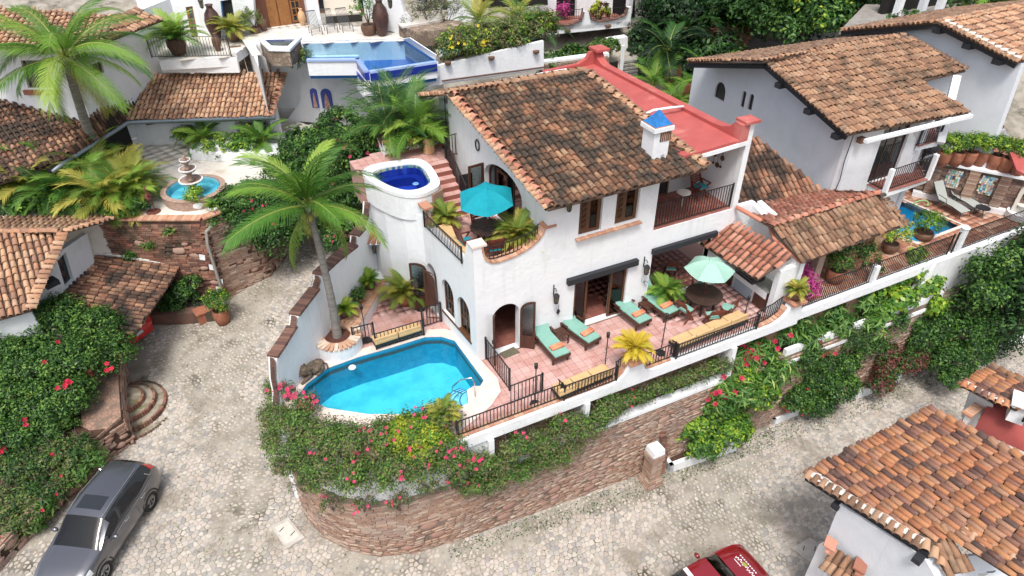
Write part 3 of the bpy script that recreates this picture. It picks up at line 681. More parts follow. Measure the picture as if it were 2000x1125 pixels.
for k in range(4):
 r=.45+.26*k;mb=M();a0,a1=R(88),R(262);pl=[(sc.x,sc.y)]+[(sc.x+r*math.cos(a0+(a1-a0)*i/14),sc.y+r*math.sin(a0+(a1-a0)*i/14))for i in range(15)]
 pl=[p for p in pl];ztop=4.06-.19*k;mb.prism(pl,ztop-.19,ztop);so_=mb.obj('pool_step',mat('pale_pool_step',(.45,.82,.86),(.40,.76,.82),5,.4),pool)
 e=M();e.tube([(p[0],p[1],ztop+.005)for p in pl[1:]],.018,5);e.obj('step_edge',POOLX,so_)
def chrome_rail():
 a=P(890,765,3.9);b=P(913,752,4.3);c=P(930,776,4.32)
 o=thing('pool_handrail','bent chrome handrail over the curved pool steps','handrail',c);q=sc
 mb=M();mb.tube([P(928,775,4.3),P(926,745,4.95),P(920,738,5.08),P(900,742,4.95),P(884,755,4.6),P(883,763,4.4),P(900,768,4.15),P(918,780,3.75)],.022,7);mb.obj('rail',mat('polished_steel',(.7,.72,.74),rough=.15,metal=1),o,smooth=True)
chrome_rail()
tag(M().lathe(P(688,718,4.2),[(.0,.035),(.11,.035),(.13,.012),(.12,-.01)],14).obj('pool_skimmer_float',WHITEP),'small white round float on the pool water','float')
t=thing('platform_wall','white rendered wall band and overhanging lip of the terrace above the brick wall','wall',(4,13.2,3))
mb=M();pw=[(.36,18.2),(.22,17.2),(.24,15.95),(.62,14.98),(1.2,14.22),(1.98,13.62),(2.95,13.28),(4.5,13.14),(5.75,13.12)];ribbon(mb,pw,2.40,4.24,.25);mb.obj('band',W_,t)
mb=M();ribbon(mb,[(5.75,13.7),(31,13.4)],-1.5,3.95,.3);mb.obj('recess_wall',BRICK_D,t)
masonry(t,[(5.75,13.68),(15.5,13.6)],lambda s:2.45,lambda s:3.95,BRICK,bl=.34,bh=.1,stones=0,limit=100)
mb=M();mb.box((10.5,13.35,2.46),(9.5,.8,.06));mb.obj('planter_soil',SOIL,t)
for x in(5.75,9.2,15.35):
 mb=M();mb.box((x,13.3,3.2),(.18,.75,1.52));mb.obj('white_post',W_,t)
SW=[]
for x,z in((4.3,4.38),(4.6,4.32),(10.15,4.32),(10.42,4.40),(10.6,4.55),(10.72,4.80),(10.78,4.98),(11.28,4.98),(11.34,4.75),(11.42,4.52),(11.56,4.38),(11.8,4.32),(17.0,4.32),(17.35,4.40),(17.6,4.58),(17.75,4.82),(17.8,4.98),(18.36,4.98)):SW.append((x,z))
mb=M();mb.panel((0,13.02,0),(1,0,0),[(4.3,3.93),(18.36,3.93)]+SW[::-1],(),.26);mb.obj('lip',W_,t)
cope_line(t,[(x,13.24,z)for x,z in((4.62,4.34),(10.15,4.34),(10.45,4.44),(10.62,4.62),(10.74,4.86))],COPE,w=.24,h=.05,step=.17)
cope_line(t,[(x,13.24,z)for x,z in((11.38,4.72),(11.46,4.50),(11.7,4.36),(12.6,4.34))],COPE,w=.24,h=.05,step=.17)
cope_line(t,[(x,13.24,z)for x,z in((16.5,4.34),(17.1,4.36),(17.5,4.54),(17.72,4.84))],COPE,w=.24,h=.05,step=.17)
for x in(11.03,18.08):
 mb=M();mb.box((x,13.2,5.02),(.66,.66,.09));mb.obj('pedestal_cap',COPE,t)
#  the main villa
v=thing('villa','large white villa with weathered tile roof, red roof deck and arched doors behind the pool','house',(9,17,4.3))
FY=16.07;FO=(6.7,FY,0);ux=(1,0,0)
fz=lambda pts:[(x-6.7,z)for x,z in pts]
arch1=fz(arch(7.30,8.28,4.31,6.36,.45,12))
sl=fz([(10.42,4.31),(12.62,4.31),(12.62,6.45),(10.42,6.45)])
w1=fz([(10.42,8.24),(11.30,8.24),(11.30,9.62),(10.42,9.62)]);w2=fz([(11.82,8.28),(12.74,8.28),(12.74,9.66),(11.82,9.66)])
patio_o=fz([(13.62,4.31),(16.3,4.31),(16.3,6.7),(13.62,6.7)])
bal=fz([(13.50,7.62),(17.02,7.62),(17.02,10.14),(13.50,10.14)])
outer=fz([(6.7,4.2),(17.26,4.2),(17.26,10.95),(17.0,10.95),(16.9,10.5),(16.7,10.32),(16.2,10.22),(13.4,10.1),(9.28,9.95),(9.28,8.95),(9.12,8.72),(8.95,8.52),(8.6,8.30),(8.1,8.15),(7.55,8.10),(7.3,8.14),(7.08,8.32),(7.0,8.62),(6.98,8.82),(6.7,8.82)])
mb=M();mb.panel(FO,ux,outer,[arch1,sl,w1,w2,patio_o,bal],.28);mb.obj('facade',W_,v)
SA,SB=(6.7,16.07,0),(6.34,19.7,0);su=Vector((SB[0]-SA[0],SB[1]-SA[1],0)).normalized();nin=Vector((su.y,-su.x,0))
sw1=arch(.42,1.28,4.86,6.42,.5,12);sw2=arch(1.55,2.42,4.90,6.45,.5,12);sdo=arch(2.80,3.55,4.31,6.45,.42,12)
mb=M();mb.panel((6.7,16.075,0),su,[(0.004,4.2),(3.62,4.2),(3.62,8.62),(3.5,8.62),(3.42,8.2),(3.3,7.96),(.75,7.96),(.62,8.1),(.52,8.5),(.42,8.82),(.004,8.82)],[sw1,sw2,sdo],.26,n=nin);mb.obj('side_wall',W_,v)
for so2 in(sw1,sw2):
 glazed(v,'arched_window',Vector((6.7,16.07,0))+nin*.1,su,so2,WOODB,.06,.06,bars=(.5,),hbars=(.38,),n=nin,curtain=False)
mb=M();mb.panel(Vector((6.7,16.07,0))-nin*.03,su,[(.36,4.79),(2.5,4.83),(2.5,4.90),(.36,4.86)],(),.2,n=nin);mb.obj('window_sill',WOODB,v)
def door_leaf(parent,hinge,ang,w,zt,z0=4.33,mir=False,glassm=None,name='door_leaf',rise=.45,wood=WOODK):
 """quarter-arched leaf standing on hinge, opened to angle ang"""
 u=Vector((math.cos(ang),math.sin(ang),0));n=9
 top=[(w-w*math.cos(math.pi/2*k/n),(zt-rise)+rise*math.sin(math.pi/2*k/n))for k in range(n+1)]
 outl=[(0,z0),(w,z0),(w,zt)]+[p for p in top[::-1]if p[0]<w-.01]+([(0,zt-rise)]if top[0][0]>.001 else[])
 cl=[]
 for p in outl:
  if not cl or(Vector(p)-Vector(cl[-1])).length>.005:cl.append(p)
 inner=[(p[0],max(p[1],z0+.55))for p in inset(cl,.075)]
 mb=M();mb.panel(hinge,u,cl,[inner],.05);d=mb.obj(name,wood,parent)
 g=M();nn=Vector((-u.y,u.x,0));g.panel(Vector(hinge)+nn*.02,u,inner,(),.008);g.obj('pane',glassm or GLASS,d)
 h=M();h.box(Vector(hinge)+u*(w-.05)-nn*.03+UP*(z0+1.0),(.03,.05,.14));h.obj('handle',IRON,d);return d
door_leaf(v,(8.30,16.04,0),R(-38),.52,6.36);door_leaf(v,(7.28,16.04,0),R(-112),.5,6.36)
h=Vector(SA)+su*2.78-nin*.02;door_leaf(v,h,R(-4+90+60),.46,6.42)
h=Vector(SA)+su*3.58-nin*.02;door_leaf(v,h,R(172),.62,6.42)
mb=M();mb.box((11.9,20.7,6),(10.8,.12,3.6));mb.box((7.0,18.6,6),(.08,4.0,3.4));mb.box((9.55,18.4,5.7),(.14,4.4,3));mb.box((13.4,18.4,5.7),(.14,4.4,3));mb.obj('inner_wall',mat('darkened_interior_plaster',(.20,.17,.15),rough=.9),v)  # plaster darkened in its colour so the rooms look unlit
mb=M();mb.prism([(6.98,16.34),(17.2,16.34),(17.2,20.6),(6.75,20.6)],7.3,7.55);mb.obj('upper_floor',PINKD,v)
glazed(v,'sliding_door',(10.44,16.14,0),ux,[(0,4.32),(.56,4.32),(.56,6.44),(0,6.44)],WOODB,.08,.06,glass=GLASS)
glazed(v,'sliding_door',(11.95,16.14,0),ux,[(0,4.32),(.66,4.32),(.66,6.44),(0,6.44)],WOODB,.08,.06,curtain=True)
mb=M();mb.box((11.5,16.0,6.57),(2.86,.2,.22));mb.obj('lintel',BEAM,v)
for wx,wz in((10.44,8.26),(11.84,8.30)):
 W2=.84 if wx<11 else.88
 mb=M();mb.panel((wx,16.16,0),ux,[(0,wz),(W2,wz),(W2,wz+1.36),(0,wz+1.36)],[[(.44,wz+.12),(W2-.12,wz+.12),(W2-.12,wz+1.25),(.44,wz+1.25)]],.07);wf=mb.obj('window',WOODB,v)
 g=M();g.panel((wx,16.19,0),ux,[(.44,wz+.12),(W2-.12,wz+.12),(W2-.12,wz+1.25),(.44,wz+1.25)],(),.008);g.obj('pane',GLASS,wf)
 c=M()
 for i in range(7):c.add([(wx+.46+.04*i,16.26+.02*(i%2),wz+.1),(wx+.50+.04*i,16.26+.02*((i+1)%2),wz+.1),(wx+.50+.04*i,16.26+.02*((i+1)%2),wz+1.3),(wx+.46+.04*i,16.26+.02*(i%2),wz+1.3)],[(0,1,2,3)])
 c.obj('curtain',CURT,wf)
 c=M()
 for i in range(5):
  for s_ in(-1,1):c.box((wx+.22,16.14,wz+.26+.2*i),(.20,.03,.035),T=Matrix.Rotation(s_*R(40),3,'Y'))
 c.obj('carving',WOODK,wf)
cope_line(v,[(10.3,16.0,8.17),(12.85,16.0,8.20)],COPE,w=.2,h=.05,step=.16,name='sill_brick')
cp=[(6.98,8.80),(7.0,8.60),(7.08,8.32),(7.3,8.14),(7.55,8.10),(8.1,8.15),(8.6,8.30),(8.95,8.52),(9.12,8.72),(9.2,8.9)]
def cope_v(parent,pts,m,w=.3,h=.06,step=.14):
 it=[]
 for a,b in zip(pts,pts[1:]):
  a,b=Vector(a),Vector(b);l=(b-a).length;n=max(1,round(l/step));d=(b-a)/l
  for i in range(n):
   q=a+d*(l/n*(i+.5));side=Vector((0,1,0))if abs(d.x)>.05 or abs(d.z)>.9 else Vector((1,0,0));z=d.cross(side).normalized()
   z=-z if z.z<0 else z
   it.append((frame(q+z*h*.4,d,z=z),brick_mesh(m,l/n-.012,h,w/2)))
 pieces(parent,'coping_brick',it)
cope_v(v,[(x,16.2,z)for x,z in cp],COPE,w=.34,h=.06)
for c_,s_ in(((6.9,16.25,8.86),(.5,.42,.07)),((9.35,16.2,8.93),(.42,.4,.06))):
 mb=M();mb.box(c_,s_);mb.obj('parapet_cap',CREAM if c_[0]<7 else COPE,v)
e=Vector(SA)+su*3.45+nin*.1;mb=M();mb.box((e.x,e.y,8.66),(.5,.34,.07),rz=math.atan2(su.y,su.x));mb.obj('parapet_cap',COPE,v)
cope_v(v,[Vector(SA)+su*a+nin*.12+UP*z for a,z in((3.5,8.6),(3.42,8.22),(3.3,7.98))],COPE,w=.28)
GA,GB=(9.30,16.35,0),(8.78,22.9,0);gu=Vector((GB[0]-GA[0],GB[1]-GA[1],0)).normalized();gn=Vector((gu.y,-gu.x,0))
gd=arch(1.35,3.9,7.62,9.7,.7,12)
mb=M();mb.panel(GA,gu,[(0,7.3),(6.6,7.3),(6.6,10.9),(5.35,11.25),(0,9.98)],[gd],.25,n=gn);mb.obj('gable_wall',W_,v)
mb=M();mb.box((11.2,18.8,8.7),(.1,4.6,2.3));mb.obj('inner_wall',MATS['darkened_interior_plaster'],v)
def leaf_rect(parent,hinge,ang,w,z0,z1,wood=WOODK,glassm=None,low=.5):
 u=Vector((math.cos(ang),math.sin(ang),0));mb=M();mb.panel(hinge,u,[(0,z0),(w,z0),(w,z1),(0,z1)],[[(.08,z0+low),(w-.08,z0+low),(w-.08,z1-.08),(.08,z1-.08)]],.05);d=mb.obj('door_leaf',wood,parent)
 g=M();nn=Vector((-u.y,u.x,0));g.panel(Vector(hinge)+nn*.02,u,[(.08,z0+low),(w-.08,z0+low),(w-.08,z1-.08),(.08,z1-.08)],(),.008);g.obj('pane',glassm or GLASS,d)
glazed(v,'arched_glass_door',Vector(GA)+gn*.18,gu,gd,WOODK,.08,.05,bars=(.33,.66),glass=DGLASS,n=gn);leaf_rect(v,Vector(GA)+gu*3.95-gn*.02,R(186),.62,7.65,9.4);leaf_rect(v,Vector(GA)+gu*2.4+gn*.1,math.atan2(gu.y,gu.x),.7,7.65,9.5)
tag(M().lathe(Vector(GA)+gu*5.2-gn*.03+UP*9.0,[(.0,0),(.17,0)],16).obj('wall_ring',IRON),'small dark oval ring hanging on the white gable wall under the roof edge','ornament')if False else None
mb=M();q=PL(934,283,GA,GB)-gn*.04;mb.tube([q+gu*(.13*math.cos(a))+UP*(.2*math.sin(a))for a in[2*math.pi*k/16 for k in range(17)]],.025,5);tag(mb.obj('oval_wall_ring',IRON),'small dark oval ring hanging on the white gable wall under the roof edge','ornament')
ut=link_mesh(bpy.data.meshes.new('upper_terrace'),'upper_terrace',kind='structure')
up_poly=[(6.95,16.3),(9.3,16.3),(9.1,20.6),(8.9,23),(7.2,23),(7.1,20.3),(6.5,19.6),(6.85,16.3)]
mb=M();mb.prism([(6.93,16.33),(9.32,16.33),(8.95,22.9),(6.9,22.9),(6.62,19.7)],7.35,7.585);mb.obj('floor_slab',GROUT,ut)
floor_tiles(ut,[(6.95,16.35),(9.28,16.35),(9.1,20.4),(6.62,20.4)],7.6,PINK,size=.26,gap=.012,limit=120)
stt=thing('terrace_stairs','flight of red tiled steps climbing from the umbrella terrace to the spa','stairs',(7.9,21,7.6))
for k in range(7):
 y0=20.1+.3*k;x1=9.15 if k<1 else(8.75 if k<2 else 8.3);x0=7.1 if k>2 else 7.35
 mb=M();mb.prism([(x0,y0),(x1,y0),(x1-.02,22.6),(x0,22.6)],7.55,7.6+.178*(k+1));s_=mb.obj('step',PINKD,stt)
 n_=int((x1-x0-.02)/.3);tw_=(x1-x0-.02)/n_;it=[]
 b=M();b.box((0,0,0),(tw_-.01,.29,.016));me=bpy.data.meshes.new('tread_tile');me.from_pydata(b.v,[],b.f);me.materials.append(PINK)
 pieces(s_,'tread_tile',[(Matrix.Translation((x0+.01+tw_*(i+.5),y0+.15,7.6+.178*(k+1)+.006)),me)for i in range(n_)])
RIM=[(5.05,22.3),(5.1,21.6),(5.35,20.8),(5.8,20.0),(6.35,19.72),(6.9,19.85),(7.3,20.12),(7.45,21.0),(7.5,21.8),(7.35,22.35),(6.9,22.55),(5.6,22.7)]
def chaikin(p,k=2):
 for _ in range(k):p=[q for i in range(len(p))for a,b in((p[i],p[(i+1)%len(p)]),)for q in((a[0]*.75+b[0]*.25,a[1]*.75+b[1]*.25),(a[0]*.25+b[0]*.75,a[1]*.25+b[1]*.75))]
 return p
RIM=chaikin(RIM)
tw=thing('spa_tower','round white tower with a blue tiled hot tub on top, beside the stairs','hot tub',(6.3,21.3,4.3))
HOLE=[(6.28+(x-6.28)*.70,21.15+(y-21.15)*.70)for x,y in RIM]
BASE=[(5.25,23.6),(5.22,21.7),(5.4,20.9),(5.85,20.15),(6.38,19.7),(7.25,20.1),(7.4,21.0),(7.45,23.6)]
mb=M();mb.prism(BASE[:2]+[BASE[1]]+chaikin(BASE[1:5],1)[1:-2]+BASE[4:]if False else BASE,4.2,8.2);mb.obj('tower_wall',W_,tw)
mb=M();n=len(RIM);nb=0
def ringwall(mb,outer,inner,z0,z1):
 ring_slab(mb,outer,inner,z1,z1-z0)
ringwall(mb,[(6.28+(x-6.28)*.975,21.15+(y-21.15)*.975)for x,y in RIM],HOLE,8.0,8.86);mb.obj('tub_wall',W_,tw)
mb=M();ringwall(mb,RIM,[(6.28+(x-6.28)*.74,21.15+(y-21.15)*.74)for x,y in RIM],8.86,9.02);mb.obj('white_rim',W_,tw,bevel=.04)
mb=M();mb.add([(x,y,8.98)for x,y in HOLE]+[(x,y,8.3)for x,y in HOLE],[(i,(i+1)%n,n+(i+1)%n,n+i)for i in range(n)]+[tuple(range(n,2*n))]);mb.v=[(6.28+(x-6.28)*.99,21.15+(y-21.15)*.99,z)for x,y,z in mb.v];mb.obj('basin',POOLX,tw,rnd=True)
IN2=[(6.28+(x-6.28)*.72,21.15+(y-21.15)*.72)for x,y in HOLE]
mb=M();ringwall(mb,[(6.28+(x-6.28)*.985,21.15+(y-21.15)*.985)for x,y in HOLE],IN2,8.32,8.62);mb.obj('tub_seat',POOLX,tw)
mb=M();mb.add([(x,y,8.84)for x,y in HOLE],[tuple(range(n))]);mb.obj('water',WATB,tw)
for a,b in((.5,.1),(-.35,-.75),(.1,-.8)):mb=M();mb.lathe((6.28+a*.9,21.15+b*.9,8.63),[(.001,.02),(.1,.02),(.12,0)],12);mb.obj('tub_light',POOLL,tw)
it=[(frame(Vector((a.x,a.y,8.93)),b-a,z=(0,0,1)),brick_mesh(mat('cream_patterned_tile',(.4,.45,.3),pal=[(.45,.5,.3),(.05,.16,.35),(.5,.5,.4),(.1,.3,.3)],rough=.4),.11,.09,.02))for i in range(n)for t_ in np.arange(.06,.95,.12/max(.2,(Vector(HOLE[i])-Vector(HOLE[(i+1)%n])).length))for a,b in[(Vector((*HOLE[i],0)).lerp(Vector((*HOLE[(i+1)%n],0)),t_),Vector((*HOLE[(i+1)%n],0)))]]
pieces(tw,'band_tile',it)
mb=M();mb.panel((6.95,20.0,0),(.86,-.0+.5,0),[(0,7.6),(.42,7.6),(.42,8.84),(0,8.84)],(),.05)if False else mb.prism([(6.86,19.80),(7.31,20.03),(7.27,20.12),(6.82,19.9)],7.6,8.84);mb.obj('stone_cladding',STONE,tw)
fa=Vector((5.22,21.75,0));fb=Vector((5.62,20.45,0));fu=(fb-fa).normalized()
glazed(tw,'arched_window',fa+Vector((fu.y,-fu.x,0))*-.03,fu,arch(.12,.92,4.85,6.15,.45,12),WOODK,.06,.05,bars=(.5,),glass=DGLASS,n=Vector((-fu.y,fu.x,0)))
spt=link_mesh(bpy.data.meshes.new('spa_terrace'),'spa_terrace',kind='structure')
mb=M();mb.prism([(5.0,22.6),(7.4,22.2),(8.3,22.2),(8.3,22.55),(8.98,22.5),(8.9,24.4),(6.2,23.9),(5.0,23.6)],7.6,8.83);mb.obj('floor_slab',GROUT,spt)
floor_tiles(spt,[(5.0,22.62),(7.4,22.25),(8.3,22.25),(8.3,22.6),(8.95,22.55),(8.88,24.3),(6.2,23.85),(5.0,23.6)],8.845,PINK,size=.28,gap=.012,limit=120)
t=thing('planter_wall','low white planter wall with brick coping behind the spa terrace','planter',(7.5,24,8.8))
pa=[(P(a,b,8.85).x,P(a,b,8.85).y)for a,b in((752,307),(880,281))];mb=M();ribbon(mb,pa[::-1],7.5,9.36,.2,side=-1);mb.obj('wall',W_,t);cope_line(t,[(x,y+.1,9.37)for x,y in pa],COPE,w=.28,h=.05,step=.16)
mb=M();ribbon(mb,[(x,y-.02)for x,y in pa][::-1],8.85,8.95,.04,side=-1);mb.obj('red_skirting',PINKD,t)
q=[(pa[0][0],pa[0][1]+.2),(pa[1][0],pa[1][1]+.2),(pa[1][0]+.1,26.4),(pa[0][0]+.3,26.0)];mb=M();mb.prism(q,5.5,9.1);mb.obj('bed_wall',W_,t);mb=M();mb.prism(q,9.1,9.25);mb.obj('soil',SOIL,t)
E0,E1=Vector((8.89,15.42,9.98)),Vector((14.86,15.42,10.0));R0,R1=Vector((8.42,21.78,11.5)),Vector((13.86,21.72,11.5))
ro=roof(v,[E0,E1,R1,R0],T_OLD,pitch=.212,row=.345)
tile_line(ro,E0+Vector((.1,0,.07)),R0+Vector((.1,0,.07)),T_RED,w=.26,step=.36)
tile_line(ro,E1+Vector((-.06,0,.07)),R1+Vector((-.06,0,.07)),T_WARM,w=.26,step=.36)
tile_fringe(ro,E0,R0,(-1,-.07,0),T_WARM);tile_fringe(ro,E1,R1,(1,.15,0),T_WARM,lift=.10)
B0,B1=P(822,186,10.75),P(1098,142,10.75)
rb=roof(v,[B1,B0,R0,R1],T_WARM,pitch=.222,row=.37,name='back_roof',limit=150);tile_line(rb,R0,R1,T_MID,w=.26)
tile_fringe(rb,B0,R0,(-1,0,0),T_WARM)
mb=M();mb.slab([E0+Vector((.05,.25,-.10)),E1+Vector((-.05,.25,-.10)),E1+Vector((-.05,.4,-.08)),E0+Vector((.05,.4,-.08))],.1);mb.obj('eave_board',BEAM,v)
mb=M();mb.box((11.8,24.0,9.3),(5.4,.2,3));mb.box((9.0,23.4,9.8),(.2,1.6,1.4));mb.obj('back_wall',W_,v)
cb=PP(1277,300,E0,E1,R1);t=M();t.box((cb.x,cb.y,cb.z+.40),(.62,.62,1.1));ch=t.obj('chimney',W_,v)
t=M();t.box((cb.x,cb.y,cb.z+.98),(.78,.78,.14));t.obj('chimney_cornice',W_,ch);t=M();t.box((cb.x,cb.y,cb.z+1.07),(.70,.70,.05));t.obj('chimney_band',COPE,ch)
t=M();t.lathe((cb.x,cb.y,cb.z+1.09),[(.50,0),(.36,.09),(.2,.24),(.05,.40),(.0,.44)],4);t.v=[(cb.x+(x-cb.x)*math.cos(R(45))-(y-cb.y)*math.sin(R(45)),cb.y+(x-cb.x)*math.sin(R(45))+(y-cb.y)*math.cos(R(45)),z)for x,y,z in t.v];t.obj('chimney_cap',BLUET,ch)
for i in range(5):t=M();t.box((cb.x-.02+.075*i-.0,cb.y-.315,cb.z+.70),(.035,.03,.30));t.obj('vent_slat',COPE,ch)
t=M();t.box((cb.x+.13,cb.y-.312,cb.z+.70),(.42,.015,.32));t.obj('vent_recess',BEAM,ch)
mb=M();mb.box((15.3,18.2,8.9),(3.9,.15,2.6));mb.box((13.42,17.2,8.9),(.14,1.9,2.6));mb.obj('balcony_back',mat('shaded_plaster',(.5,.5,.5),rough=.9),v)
glazed(v,'balcony_door',(13.55,18.05,0),ux,[(0,7.62),(1.0,7.62),(1.0,9.75),(0,9.75)],WOODB,.08,.06,glass=DGLASS);glazed(v,'balcony_door',(14.6,18.05,0),ux,[(0,7.62),(1.0,7.62),(1.0,9.75),(0,9.75)],WOODB,.08,.06,glass=DGLASS)
mb=M();mb.box((17.14,17.3,8.9),(.22,2.2,2.7));mb.obj('balcony_side_wall',W_,v)
floor_tiles(v,[(13.5,16.1),(17.0,16.1),(17.0,18.1),(13.5,18.1)],7.64,PINKD,size=.24,gap=.015,limit=120,name='balcony_tile')
mb=M();mb.prism([(13.5,16.34),(17.2,16.34),(17.2,18.3),(13.5,18.3)],7.2,7.625);mb.obj('balcony_floor',GROUT_D,v)
RR_=[(14.3,16.02),(17.22,16.02),(16.9,25.0),(13.6,25.0)]
mb=M();mb.slab([(14.3,16.02,10.30),(16.9,16.02,10.42),(16.75,25.1,10.42),(13.4,25.1,10.30)],.16);mb.obj('roof_deck',REDR,v)
mb=M();mb.slab([(14.6,15.97,10.20),(17.0,15.97,10.32),(17.0,16.2,10.32),(14.6,16.2,10.2)],.14);mb.obj('deck_fascia',W_,v)
cv=[(16.0,10.95),(16.35,10.95),(16.55,10.72),(16.9,10.58),(17.5,10.53),(24.3,10.53),(24.6,10.58),(24.85,10.72),(25.0,10.98),(25.35,10.98),(25.35,10.2),(16.0,10.2)]
mb=M();mb.panel((16.86,0,0),(-.015,1,0),cv,(),.36,n=(1,0,0));mb.obj('deck_parapet',REDR,v)
mb=M();mb.box((17.05,16.2,10.99),(.62,.55,.09));mb.box((16.72,25.1,11.03),(.66,.7,.10));mb.obj('parapet_cap',REDR,v)
mb=M();mb.box((17.24,21,8.4),(.3,9.6,3.2));mb.obj('right_wall',W_,v)
mb=M();mb.panel((14.9,25.05,0),ux,[(-.9,10.2),(1.9,10.2),(1.9,10.95),(1.35,10.95),(1.2,10.7),(.8,10.52),(-.9,10.45)],(),.2);mb.obj('back_parapet',REDR,v)
a_=P(1255,225,10.55);b_=P(1335,208,10.6);mb=M();mb.tube([a_,a_.lerp(b_,.3)+Vector((0,.1,.05)),a_.lerp(b_,.65)+UP*.06,b_],.05,6);tag(mb.obj('roof_pipe',WHITEP,smooth=True),'bent white pipe lying across the red roof deck','pipe')
k=thing('outdoor_kitchen','outdoor kitchen alcove under a small red tiled lean-to roof at the right of the terrace','kitchen',(17.2,15,4.3))
K0,K1=P(1367,474,6.25),P(1480,545,6.25);K2,K3=P(1545,502,6.95),P(1424,432,6.95)
roof(k,[K0,K1,K2,K3],T_RED,pitch=.24,row=.36)
mb=M();mb.prism([(18.05,13.55),(18.25,13.55),(18.25,16.1),(18.05,16.1)],4.3,[6.75,6.75,7.55,7.55]);mb.obj('back_wall',W_,k)
mb=M();mb.box((17.75,13.62,5.3),(.8,.22,2.0));mb.obj('end_wall',W_,k)
mb=M();mb.box((17.72,15.0,4.62),(.66,2.3,.64));mb.obj('counter',W_,k);mb=M();mb.box((17.70,15.0,5.14),(.74,2.4,.07));mb.obj('countertop',mat('speckled_stone',(.3,.3,.27),(.12,.12,.11),30,.4),k)
mb=M();mb.box((17.62,14.98,5.0),(.6,2.3,.30));mb.obj('counter_top_base',W_,k)
mb=M();mb.box((17.36,14.1,4.75),(.06,.62,.8));mb.obj('cabinet_door',WOODK,k);mb=M();mb.box((17.36,15.85,4.75),(.06,.5,.8));mb.obj('cabinet_door',WOODK,k)
mb=M();mb.box((17.35,15.0,4.62),(.05,.9,.55));mb.obj('niche_shade_panel',mat('niche_shade',(.35,.42,.5),rough=.8),k)  # flat panel on the counter, the niche shade put into its colour
g=thing('grill','dark steel gas grill with open lid built into the kitchen counter','grill',(17.55,15,5.1))
mb=M();mb.box((17.5,14.95,5.25),(.6,.95,.2));mb.obj('grill_body',mat('dark_steel',(.08,.08,.085),rough=.35,metal=.5),g);mb=M();mb.box((17.78,14.95,5.55),(.08,.95,.5),T=Matrix.Rotation(R(15),3,'Y'));mb.obj('grill_lid',MATS['dark_steel'],g)
mb=M();mb.tube([(17.2,14.55,5.28),(17.2,15.35,5.28)],.02,6);mb.obj('grill_handle',mat('bright_steel',(.5,.5,.5),rough=.3,metal=1),g)
for i in range(4):mb=M();mb.lathe((17.19,14.65+.2*i,5.2),[(.0,-.02),(.03,-.02),(.03,.02),(0,.02)],8);mb.obj('knob',IRON,g)
mb=M();mb.prism([(16.3,16.1),(18.2,16.1),(18.2,16.3),(16.3,16.3)],4.3,7.6);mb.obj('rear_wall',W_,k)
mb=M();mb.box((15.0,15.99,6.78),(2.9,.14,.2));mb.obj('patio_lintel',BEAM,v)
mb=M();mb.panel((18.28,16.1,0),(0,-1,0),[(0,4.3),(2.6,4.3),(2.6,6.65),(2.2,6.7),(1.9,7.0),(1.5,7.35),(0,7.62)],(),.2,n=(1,0,0));mb.obj('swept_wall',W_,k)
gp=[P(1438,404,7.7),P(1503,440,7.2),P(1512,466,7.0),P(1566,512,6.55)]
mb=M();mb.tube(gp,.085,8);tag(mb.obj('terracotta_gutter',mat('terracotta_gutter_paint',(.50,.20,.13),rough=.6),smooth=True),'long bent terracotta gutter pipe along the tile roof right of the kitchen','gutter')
def pxw(parent,name,m,A,B,outline,holes=(),th=.2,flip=False,**k):
 """upright wall on the plan line A-B whose outline is given by bearings"""
 u=Vector((B[0]-A[0],B[1]-A[1],0)).normalized();nn=Vector((-u.y,u.x,0))
 if nn.dot(Vector((A[0],A[1],0)))<0:nn=-nn
 mb=M();mb.panel((A[0],A[1],0),u,[UZ(*p,A,B)for p in outline],[[UZ(*p,A,B)for p in h]for h in holes],th,n=nn);return mb.obj(name,m,parent,**k)
def pxs(mb,pts,z,th):
 mb.slab([P(*p,z)for p in pts],th);return mb
def floor_px(owner,pts,z,m,g=GROUT,size=.3,limit=150,th=.3,name='floor_tile',tiles=True):
 q=[(P(*p,z).x,P(*p,z).y)for p in pts];mb=M();mb.prism(q,z-th,z-.012);mb.obj('floor_slab',g,owner)
 if tiles:floor_tiles(owner,q,z,m,size=size,limit=limit,name=name)
 return q
def rail(name,label,pts,h,step=.12,posts=True,parent=None,group=None,thick=.022,mat_=None,knobs=False,top=.035):
 """iron railing along 3D floor points; every bar its own part"""
 pts=[Vector(p)for p in pts];t=thing(name,label,'railing',pts[0],group)if parent is None else parent
 mat_=mat_ or IRON;b=M();b.beam((0,0,.05),(0,0,h-.03),thick);key=('bar',round(h,2),thick,mat_.name)
 if key not in BM:me=bpy.data.meshes.new('baluster');me.from_pydata(b.v,[],b.f);me.materials.append(mat_);BM[key]=me
 it=[]
 mb=M()
 for a,c in zip(pts,pts[1:]):mb.beam(a+UP*h,c+UP*h,top,top*.7)
 mb.obj('top_rail',mat_,t);mb=M()
 for a,c in zip(pts,pts[1:]):mb.beam(a+UP*.06,c+UP*.06,.025,.025)
 mb.obj('bottom_rail',mat_,t)
 for a,c in zip(pts,pts[1:]):
  d=c-a;n=max(1,round(d.length/step))
  for i in range(n):it.append((Matrix.Translation(a+d*((i+.5)/n)),BM[key]))
 pieces(t,'baluster',it)
 if posts:
  for p in([pts[0],pts[-1]]if posts is True else posts):
   mb=M();mb.beam(p,p+UP*(h+.05),.055);mb.obj('post',mat_,t)
 return t
